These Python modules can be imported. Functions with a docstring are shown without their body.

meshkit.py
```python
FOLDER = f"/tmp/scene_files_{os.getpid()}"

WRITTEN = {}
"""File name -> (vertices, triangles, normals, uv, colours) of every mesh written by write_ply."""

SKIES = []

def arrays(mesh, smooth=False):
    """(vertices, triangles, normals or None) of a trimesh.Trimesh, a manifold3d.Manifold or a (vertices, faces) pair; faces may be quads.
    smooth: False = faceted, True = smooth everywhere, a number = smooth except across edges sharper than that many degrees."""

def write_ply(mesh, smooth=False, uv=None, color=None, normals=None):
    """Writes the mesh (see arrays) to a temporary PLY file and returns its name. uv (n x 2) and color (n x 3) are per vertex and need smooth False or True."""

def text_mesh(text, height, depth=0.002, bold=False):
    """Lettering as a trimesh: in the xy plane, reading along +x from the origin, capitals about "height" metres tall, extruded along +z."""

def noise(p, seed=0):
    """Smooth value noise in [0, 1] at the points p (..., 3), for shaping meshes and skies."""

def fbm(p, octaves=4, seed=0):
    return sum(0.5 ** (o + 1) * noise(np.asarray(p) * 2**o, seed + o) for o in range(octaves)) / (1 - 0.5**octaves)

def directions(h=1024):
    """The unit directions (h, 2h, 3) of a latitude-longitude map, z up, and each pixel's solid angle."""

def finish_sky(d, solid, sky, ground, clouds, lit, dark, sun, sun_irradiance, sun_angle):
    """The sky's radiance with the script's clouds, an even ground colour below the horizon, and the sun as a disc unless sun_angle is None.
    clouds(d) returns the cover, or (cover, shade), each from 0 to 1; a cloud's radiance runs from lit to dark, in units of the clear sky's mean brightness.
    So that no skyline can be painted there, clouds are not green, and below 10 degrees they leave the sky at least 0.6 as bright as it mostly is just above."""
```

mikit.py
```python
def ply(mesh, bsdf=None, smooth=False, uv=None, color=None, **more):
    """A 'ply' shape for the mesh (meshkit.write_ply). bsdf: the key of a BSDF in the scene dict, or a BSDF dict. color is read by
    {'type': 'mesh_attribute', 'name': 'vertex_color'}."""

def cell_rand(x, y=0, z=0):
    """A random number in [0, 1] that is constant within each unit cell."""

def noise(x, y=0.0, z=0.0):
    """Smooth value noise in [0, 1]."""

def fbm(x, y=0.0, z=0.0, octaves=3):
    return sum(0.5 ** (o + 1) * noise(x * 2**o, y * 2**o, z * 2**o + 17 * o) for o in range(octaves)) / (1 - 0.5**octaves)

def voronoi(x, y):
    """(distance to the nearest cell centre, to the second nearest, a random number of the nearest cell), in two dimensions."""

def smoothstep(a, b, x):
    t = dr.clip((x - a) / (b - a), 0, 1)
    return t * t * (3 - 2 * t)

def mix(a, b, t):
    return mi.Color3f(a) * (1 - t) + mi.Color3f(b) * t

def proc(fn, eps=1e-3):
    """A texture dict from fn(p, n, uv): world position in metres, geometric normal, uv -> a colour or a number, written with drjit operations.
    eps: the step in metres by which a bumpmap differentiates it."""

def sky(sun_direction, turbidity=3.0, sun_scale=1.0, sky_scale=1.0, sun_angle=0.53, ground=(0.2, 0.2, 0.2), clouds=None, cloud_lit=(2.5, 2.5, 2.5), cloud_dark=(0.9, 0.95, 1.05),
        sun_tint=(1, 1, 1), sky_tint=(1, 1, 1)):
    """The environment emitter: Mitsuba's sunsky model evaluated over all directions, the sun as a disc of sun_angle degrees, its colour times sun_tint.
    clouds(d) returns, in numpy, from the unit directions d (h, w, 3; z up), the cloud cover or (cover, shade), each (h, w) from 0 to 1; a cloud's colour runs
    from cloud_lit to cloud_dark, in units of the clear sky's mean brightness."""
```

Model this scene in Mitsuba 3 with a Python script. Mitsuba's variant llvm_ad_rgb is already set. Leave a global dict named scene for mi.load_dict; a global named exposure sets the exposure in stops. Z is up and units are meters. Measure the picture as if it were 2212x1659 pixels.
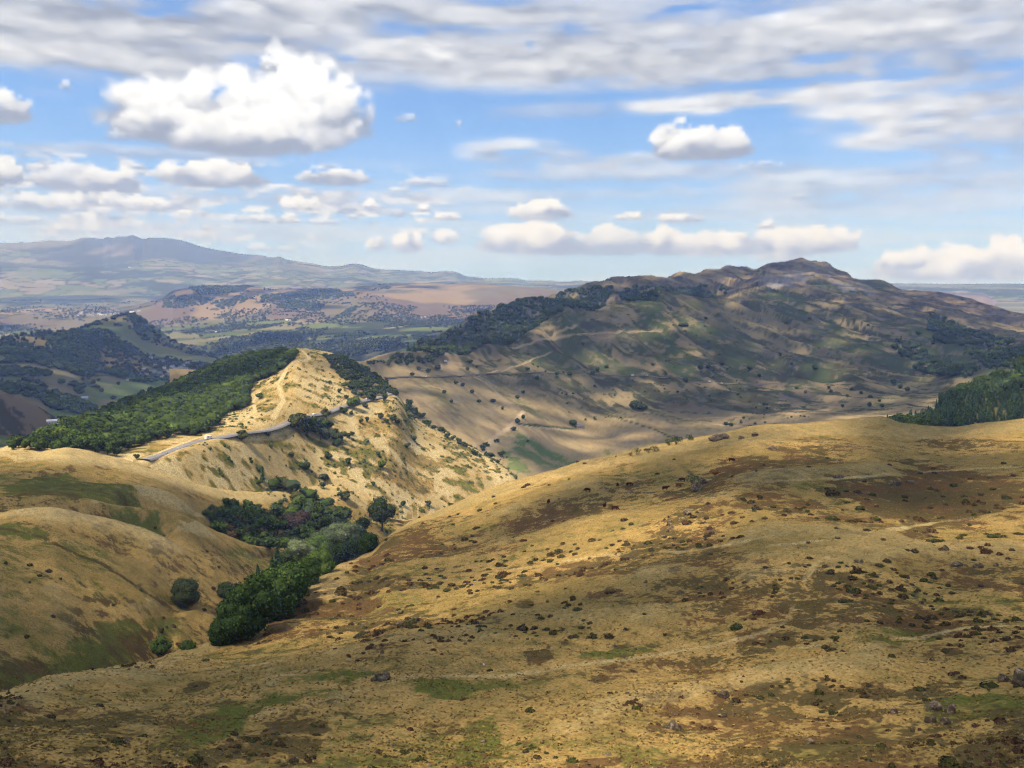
import math
import random
import numpy as np
import trimesh
import drjit as dr
import mitsuba as mi
import mikit
import meshkit
import manifold3d as m3
from scipy.interpolate import PchipInterpolator
from scipy.ndimage import distance_transform_edt, gaussian_filter, gaussian_filter1d
from scipy.spatial import cKDTree
from shapely.geometry import Polygon, Point
from shapely import prepared, contains_xy

T = mi.ScalarTransform4f
scene, labels = {}, {}
rng = np.random.default_rng(7)

# survey of the place: hill lines as (bearing in degrees, distance, height), land cover and things as world x, y in metres;
# x to the right, y ahead, heights above the eye
LINES = {
  "A": [[[-60,2,-1.75],[60,2,-1.75]],[[-60,30,-24.0],[60,30,-24.0]],[[-49.128,72,-29.34],[-32.502,72,-37.82],[-19.244,72,-42.33],[0.0,72,-44.84],[18.89,72,-42.42],[32.502,72,-37.82],[47.493,72,-30.3]],[[-52.0,78.7,-30.91],[-50.0,78.7,-31.61],[-48.0,79.0,-32.48],[-46.0,79.7,-33.52],[-44.0,80.4,-34.54],[-42.0,81.0,-35.55],[-40.0,81.7,-36.53],[-38.0,82.5,-37.52],[-36.0,83.7,-38.57],[-34.0,84.9,-39.59],[-32.0,86.2,-40.63],[-30.0,90.1,-42.42],[-28.0,93.4,-44.04],[-26.0,96.2,-45.5],[-24.0,98.7,-46.84],[-22.0,102.7,-48.64],[-20.0,106.7,-50.39],[-18.0,110.1,-51.78],[-16.0,114.7,-53.3],[-14.0,119.5,-54.79],[-12.0,124.6,-56.34],[-10.0,130.6,-58.11],[-8.0,139.5,-60.35],[-6.0,142.0,-60.87],[-4.0,142.7,-61.0],[-2.0,143.5,-61.07],[0.0,144.2,-61.1],[2.0,144.9,-61.04],[4.0,145.6,-60.96],[6.0,146.2,-60.88],[8.0,146.8,-60.78],[10.0,147.4,-60.66],[12.0,147.9,-60.51],[14.0,148.5,-60.07],[16.0,149.5,-59.1],[18.0,150.8,-58.57],[20.0,152.2,-58.08],[22.0,153.6,-57.51],[24.0,154.7,-57.09],[26.0,154.3,-56.79],[28.0,155.7,-56.28],[30.0,157.7,-55.44],[32.0,159.4,-54.54],[34.0,161.0,-53.32],[36.0,162.5,-52.05],[38.0,163.9,-50.8],[40.0,165.0,-49.59],[42.0,166.0,-48.38],[44.0,167.1,-47.18],[46.0,168.1,-45.98],[48.0,168.1,-45.36],[50.0,168.1,-45.36],[52.0,168.1,-45.36]],[[-52.0,85.1,-32.16],[-50.0,85.1,-32.72],[-48.0,85.8,-33.64],[-46.0,87.1,-34.98],[-44.0,88.5,-36.3],[-42.0,89.9,-37.6],[-40.0,91.3,-38.9],[-38.0,93.0,-40.22],[-36.0,95.5,-41.63],[-34.0,98.0,-43.01],[-32.0,100.9,-44.51],[-30.0,109.5,-47.78],[-28.0,117.3,-50.83],[-26.0,124.0,-53.59],[-24.0,130.1,-56.15],[-22.0,140.2,-59.98],[-20.0,150.6,-63.74],[-18.0,159.5,-66.57],[-16.0,172.4,-69.45],[-14.0,186.2,-72.19],[-12.0,201.4,-75.17],[-10.0,220.0,-78.85],[-8.0,248.8,-83.06],[-6.0,257.3,-82.94],[-4.0,259.8,-82.1],[-2.0,262.3,-81.07],[0.0,264.8,-79.95],[2.0,267.3,-78.28],[4.0,269.6,-76.3],[6.0,271.7,-74.69],[8.0,273.7,-73.08],[10.0,275.9,-71.36],[12.0,277.8,-69.57],[14.0,279.8,-67.25],[16.0,283.5,-65.12],[18.0,288.0,-64.18],[20.0,293.1,-63.75],[22.0,298.2,-63.46],[24.0,302.0,-63.54],[26.0,300.5,-63.91],[28.0,305.8,-63.78],[30.0,313.2,-62.75],[32.0,319.4,-61.54],[34.0,325.4,-59.88],[36.0,331.3,-58.19],[38.0,336.6,-56.54],[40.0,340.8,-54.99],[42.0,344.9,-53.44],[44.0,349.0,-51.9],[46.0,353.1,-50.36],[48.0,353.1,-49.99],[50.0,353.1,-49.99],[52.0,353.1,-49.99]],[[-48.92,90,-32.53],[-38.732,100,-41.03],[-32.14,112,-45.92],[-29.694,128,-51.53],[-27.152,143,-57.24],[-23.693,160,-64.44],[-20.332,190,-76.37],[-17.996,208,-81.79],[-15.877,232,-85.09],[-14.036,255,-87.59],[-11.56,290,-92.4],[-9.689,325,-99.04],[-8.674,365,-104.33],[-7.473,385,-103.85],[-6.526,392,-102.63],[-3.363,400,-98.44],[0.444,410,-91.35],[4.543,420,-84.82],[7.04,425,-81.91],[9.199,430,-78.87],[11.631,435,-75.6],[14.013,440,-70.99],[16.629,450,-66.43],[19.464,465,-65.85],[22.206,480,-66.01],[23.539,490,-66.47],[25.122,480,-67.44],[27.405,490,-68.71],[29.103,505,-67.74],[31.254,520,-66.52],[37.371,560,-59.95],[46.026,600,-51.51]],[[-48.92,160,-70.53],[-38.732,170,-79.03],[-32.14,182,-83.92],[-29.694,198,-89.53],[-27.152,213,-95.24],[-23.693,230,-102.44],[-20.332,260,-114.37],[-17.996,278,-119.79],[-15.877,302,-123.09],[-14.036,325,-125.59],[-11.56,360,-130.4],[-9.689,395,-137.04],[-8.674,435,-142.33],[-7.473,455,-141.85],[-6.526,462,-140.63],[-3.363,470,-136.44],[0.444,480,-129.35],[4.543,490,-122.82],[7.04,495,-119.91],[9.199,500,-116.87],[11.631,505,-113.6],[14.013,510,-108.99],[16.629,520,-104.43],[19.464,535,-103.85],[22.206,550,-104.01],[23.539,560,-104.47],[25.122,550,-105.44],[27.405,560,-106.71],[29.103,575,-105.74],[31.254,590,-104.52],[37.371,630,-97.95],[46.026,670,-89.51]],[[-48.92,310,-182.53],[-38.732,320,-191.03],[-32.14,332,-195.92],[-29.694,348,-201.53],[-27.152,363,-207.24],[-23.693,380,-214.44],[-20.332,410,-226.37],[-17.996,428,-231.79],[-15.877,452,-235.09],[-14.036,475,-237.59],[-11.56,510,-242.4],[-9.689,545,-249.04],[-8.674,585,-254.33],[-7.473,605,-253.85],[-6.526,612,-252.63],[-3.363,620,-248.44],[0.444,630,-241.35],[4.543,640,-234.82],[7.04,645,-231.91],[9.199,650,-228.87],[11.631,655,-225.6],[14.013,660,-220.99],[16.629,670,-216.43],[19.464,685,-215.85],[22.206,700,-216.01],[23.539,710,-216.47],[25.122,700,-217.44],[27.405,710,-218.71],[29.103,725,-217.74],[31.254,740,-216.52],[37.371,780,-209.95],[46.026,820,-201.51]]],
  "B": [[[-44.084,140,-83.71],[-35.483,155,-98.21],[-32.109,170,-107.02],[-28.164,195,-115.6],[-25.263,225,-123.82],[-22.082,265,-132.82],[-19.071,310,-142.87],[-17.002,360,-153.5],[-15.185,420,-162.2],[-12.147,500,-181.12],[-9.666,570,-192.8],[-7.482,630,-208.9]],[[-44.084,200,-68.71],[-35.483,215,-83.21],[-32.109,230,-92.02],[-28.164,255,-100.6],[-25.263,285,-108.82],[-22.082,325,-117.82],[-19.071,370,-127.87],[-17.002,420,-138.5],[-15.185,480,-147.2],[-12.147,560,-166.12],[-9.666,630,-177.8],[-7.482,690,-193.9]],[[-43.52,310,-64.36],[-34.967,322,-76.3],[-31.641,325,-81.58],[-30.477,330,-84.67],[-29.109,333,-86.95],[-27.349,330,-93.65],[-25.417,325,-99.7],[-23.797,322,-106.88],[-22.07,330,-117.86],[-19.062,376,-128.3],[-16.995,426,-138.83],[-15.179,487,-147.46],[-12.143,566,-166.0],[-9.664,636,-177.71],[-7.481,694,-194.24]],[[-43.525,322,-67.24],[-34.971,335,-79.84],[-31.642,338,-85.01],[-30.478,342,-87.92],[-29.111,345,-90.25],[-27.347,341,-96.59],[-25.413,338,-103.16],[-23.793,334,-110.33],[-22.064,338,-119.81],[-19.056,380,-128.42],[-16.989,430,-138.72],[-15.173,491,-147.05],[-12.14,570,-165.9],[-9.661,640,-177.39],[-7.48,698,-194.97]],[[-43.452,370,-70.78],[-34.892,372,-80.06],[-31.553,372,-83.0],[-30.679,374,-82.76],[-29.963,375,-83.03],[-29.168,377,-83.95],[-28.274,380,-86.67],[-27.338,384,-89.7],[-26.408,388,-92.37],[-25.443,391,-95.85],[-24.8,392,-98.22],[-23.83,394,-100.92],[-22.824,395,-104.64],[-21.891,396,-109.39],[-20.114,402,-118.87],[-18.121,435,-131.37],[-16.373,460,-141.0],[-15.172,493,-147.1],[-12.139,572,-165.84],[-9.66,642,-177.22],[-7.48,702,-195.69]],[[-43.452,390,-77.28],[-34.892,392,-86.56],[-31.553,392,-89.5],[-30.679,394,-89.26],[-29.963,395,-89.53],[-29.168,397,-90.45],[-28.274,400,-93.17],[-27.338,404,-96.2],[-26.408,408,-98.87],[-25.443,411,-102.35],[-24.8,412,-104.72],[-23.83,414,-107.42],[-22.824,415,-111.14],[-21.891,400,-110.09],[-20.114,406,-119.57],[-18.121,439,-132.07],[-16.373,464,-141.7],[-15.172,497,-147.8],[-12.139,576,-166.54],[-9.66,646,-177.92],[-7.48,706,-196.39]],[[-43.393,405,-71.72],[-34.841,410,-82.19],[-31.509,412,-86.19],[-29.138,418,-88.77],[-26.671,420,-93.16],[-25.405,420,-96.75],[-24.571,422,-98.31],[-23.432,426,-100.34],[-22.442,430,-103.61],[-21.414,435,-107.87],[-20.406,442,-114.58],[-19.353,450,-121.55],[-18.311,456,-127.64],[-17.138,463,-134.25],[-15.17,500,-148.64],[-12.135,580,-166.22],[-9.657,650,-177.61],[-7.479,706,-196.41]],[[-43.393,419,-74.72],[-34.841,424,-85.19],[-31.509,426,-89.19],[-29.138,432,-91.77],[-26.671,434,-96.16],[-25.405,434,-99.75],[-24.571,448,-112.31],[-23.432,452,-114.34],[-22.442,456,-117.61],[-21.414,461,-121.87],[-20.406,468,-128.58],[-19.353,476,-135.55],[-18.311,482,-141.64],[-17.138,489,-148.25],[-15.17,512,-151.64],[-12.135,592,-169.22],[-9.657,662,-180.61],[-7.479,718,-199.41]],[[-43.334,450,-73.3],[-34.784,455,-83.69],[-31.455,460,-88.32],[-29.082,468,-90.44],[-26.617,470,-94.81],[-25.68,474,-97.83],[-24.694,476,-99.04],[-23.722,478,-100.96],[-22.713,480,-104.15],[-22.047,482,-107.61],[-21.382,485,-113.12],[-20.715,490,-120.78],[-19.179,520,-132.22],[-17.095,545,-144.68],[-15.129,575,-155.74],[-12.105,640,-168.46],[-9.652,680,-182.37],[-7.479,712,-197.27]],[[-43.334,464,-78.3],[-34.784,469,-88.69],[-31.455,474,-93.32],[-29.082,482,-95.44],[-26.617,488,-102.31],[-25.68,492,-105.33],[-24.694,494,-106.54],[-23.722,496,-108.46],[-22.713,498,-111.65],[-22.047,500,-115.11],[-21.382,503,-120.62],[-20.715,515,-129.78],[-19.179,545,-141.22],[-17.095,570,-153.68],[-15.129,600,-164.74],[-12.105,665,-177.46],[-9.652,705,-191.37],[-7.479,737,-206.27]],[[-43.267,570,-83.62],[-34.698,562,-89.21],[-31.354,560,-89.39],[-30.491,560,-89.66],[-29.595,563,-91.51],[-28.695,566,-90.87],[-28.009,568,-91.5],[-27.15,572,-94.57],[-26.53,576,-97.48],[-25.905,580,-101.02],[-25.27,584,-104.04],[-23.985,585,-110.08],[-22.668,590,-116.41],[-20.505,600,-127.75],[-16.826,640,-146.17],[-14.167,695,-156.99],[-12.057,735,-165.02],[-9.638,720,-183.03],[-7.478,720,-198.68]],[[-43.267,620,-105.62],[-34.698,612,-111.21],[-31.354,610,-111.39],[-30.491,610,-111.66],[-29.595,613,-113.51],[-28.695,616,-112.87],[-28.009,618,-113.5],[-27.15,622,-116.57],[-26.53,626,-119.48],[-25.905,630,-123.02],[-25.27,634,-126.04],[-23.985,635,-132.08],[-22.668,640,-138.41],[-20.505,650,-149.75],[-16.826,690,-168.17],[-14.167,745,-178.99],[-12.057,785,-187.02],[-9.638,770,-205.03],[-7.478,770,-220.68]],[[-43.267,770,-193.62],[-34.698,762,-199.21],[-31.354,760,-199.39],[-30.491,760,-199.66],[-29.595,763,-201.51],[-28.695,766,-200.87],[-28.009,768,-201.5],[-27.15,772,-204.57],[-26.53,776,-207.48],[-25.905,780,-211.02],[-25.27,784,-214.04],[-23.985,785,-220.08],[-22.668,790,-226.41],[-20.505,800,-237.75],[-16.826,840,-256.17],[-14.167,895,-266.99],[-12.057,935,-275.02],[-9.638,920,-293.03],[-7.478,920,-308.68]]],
  "C": [[[-35.871,440,-129.12],[-29.118,460,-140.97],[-25.361,490,-151.74],[-22.711,510,-157.41],[-20.529,525,-165.83],[-16.839,570,-183.37],[-14.178,625,-194.64],[-12.06,662,-198.63],[-9.633,650,-211.5],[-7.462,680,-224.31],[-3.362,760,-235.77],[0.602,825,-238.78],[2.979,820,-241.41]],[[-35.871,520,-99.12],[-29.118,540,-110.97],[-25.361,570,-121.74],[-22.711,590,-127.41],[-20.529,605,-135.83],[-16.839,650,-153.37],[-14.178,705,-164.64],[-12.06,742,-168.63],[-9.633,730,-181.5],[-7.462,760,-194.31],[-3.362,840,-205.77],[0.602,905,-208.78],[2.979,900,-211.41]],[[-35.791,560,-94.07],[-29.032,580,-102.17],[-26.553,590,-104.85],[-25.281,597,-108.76],[-23.705,605,-110.37],[-21.799,635,-110.21],[-19.476,680,-109.82],[-16.698,740,-114.33],[-14.346,810,-118.3],[-12.548,850,-116.8],[-11.338,885,-115.92],[-9.812,930,-114.33],[-7.97,985,-115.25],[-6.357,1000,-149.27],[-4.432,995,-164.42],[-2.46,975,-181.54],[0.0,935,-200.45],[0.602,925,-207.14],[2.978,920,-210.93]],[[-35.775,600,-98.08],[-31.377,600,-100.34],[-29.001,605,-100.09],[-26.519,620,-102.46],[-25.246,635,-107.04],[-23.658,660,-107.6],[-20.647,740,-110.15],[-18.373,830,-108.71],[-17.059,900,-102.6],[-16.019,970,-92.22],[-15.422,1010,-85.63],[-13.931,1070,-69.79],[-12.459,1100,-76.28],[-11.272,1105,-83.47],[-10.082,1075,-97.15],[-9.031,1040,-107.79],[-7.969,1010,-117.07],[-6.356,1015,-150.39],[-4.431,1010,-165.78],[-2.46,990,-183.23],[0.0,950,-202.6],[0.602,940,-209.44],[2.977,935,-213.31]],[[-35.775,700,-114.42],[-31.355,720,-115.28],[-29.917,800,-120.33],[-28.443,900,-126.76],[-26.416,1010,-128.34],[-23.793,1110,-121.67],[-20.515,1180,-102.65],[-18.54,1180,-83.73],[-16.544,1170,-76.6],[-14.808,1150,-74.11],[-13.929,1120,-71.28],[-12.456,1150,-77.3],[-11.269,1160,-84.52],[-10.077,1130,-97.25],[-9.028,1090,-109.43],[-7.969,1050,-120.56],[-6.355,1045,-153.68],[-4.431,1035,-168.74],[-2.46,1010,-185.8],[0.0,968,-205.35],[0.602,955,-211.71],[2.977,950,-215.67]],[[-35.775,760,-149.42],[-31.355,780,-150.28],[-29.917,860,-155.33],[-28.443,960,-161.76],[-26.416,1070,-163.34],[-23.793,1170,-156.67],[-20.515,1240,-137.65],[-18.54,1240,-118.73],[-16.544,1230,-111.6],[-14.808,1210,-109.11],[-13.929,1180,-106.28],[-12.456,1210,-112.3],[-11.269,1220,-119.52],[-10.077,1190,-132.25],[-9.028,1150,-144.43],[-7.969,1110,-155.56],[-6.355,1105,-188.68],[-4.431,1095,-203.74],[-2.46,1070,-220.8],[0.0,1028,-240.35],[0.602,1015,-246.71],[2.977,1010,-250.67]],[[-35.775,960,-294.42],[-31.355,980,-295.28],[-29.917,1060,-300.33],[-28.443,1160,-306.76],[-26.416,1270,-308.34],[-23.793,1370,-301.67],[-20.515,1440,-282.65],[-18.54,1440,-263.73],[-16.544,1430,-256.6],[-14.808,1410,-254.11],[-13.929,1380,-251.28],[-12.456,1410,-257.3],[-11.269,1420,-264.52],[-10.077,1390,-277.25],[-9.028,1350,-289.43],[-7.969,1310,-300.56],[-6.355,1305,-333.68],[-4.431,1295,-348.74],[-2.46,1270,-365.8],[0.0,1228,-385.35],[0.602,1215,-391.71],[2.977,1210,-395.67]]],
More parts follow.
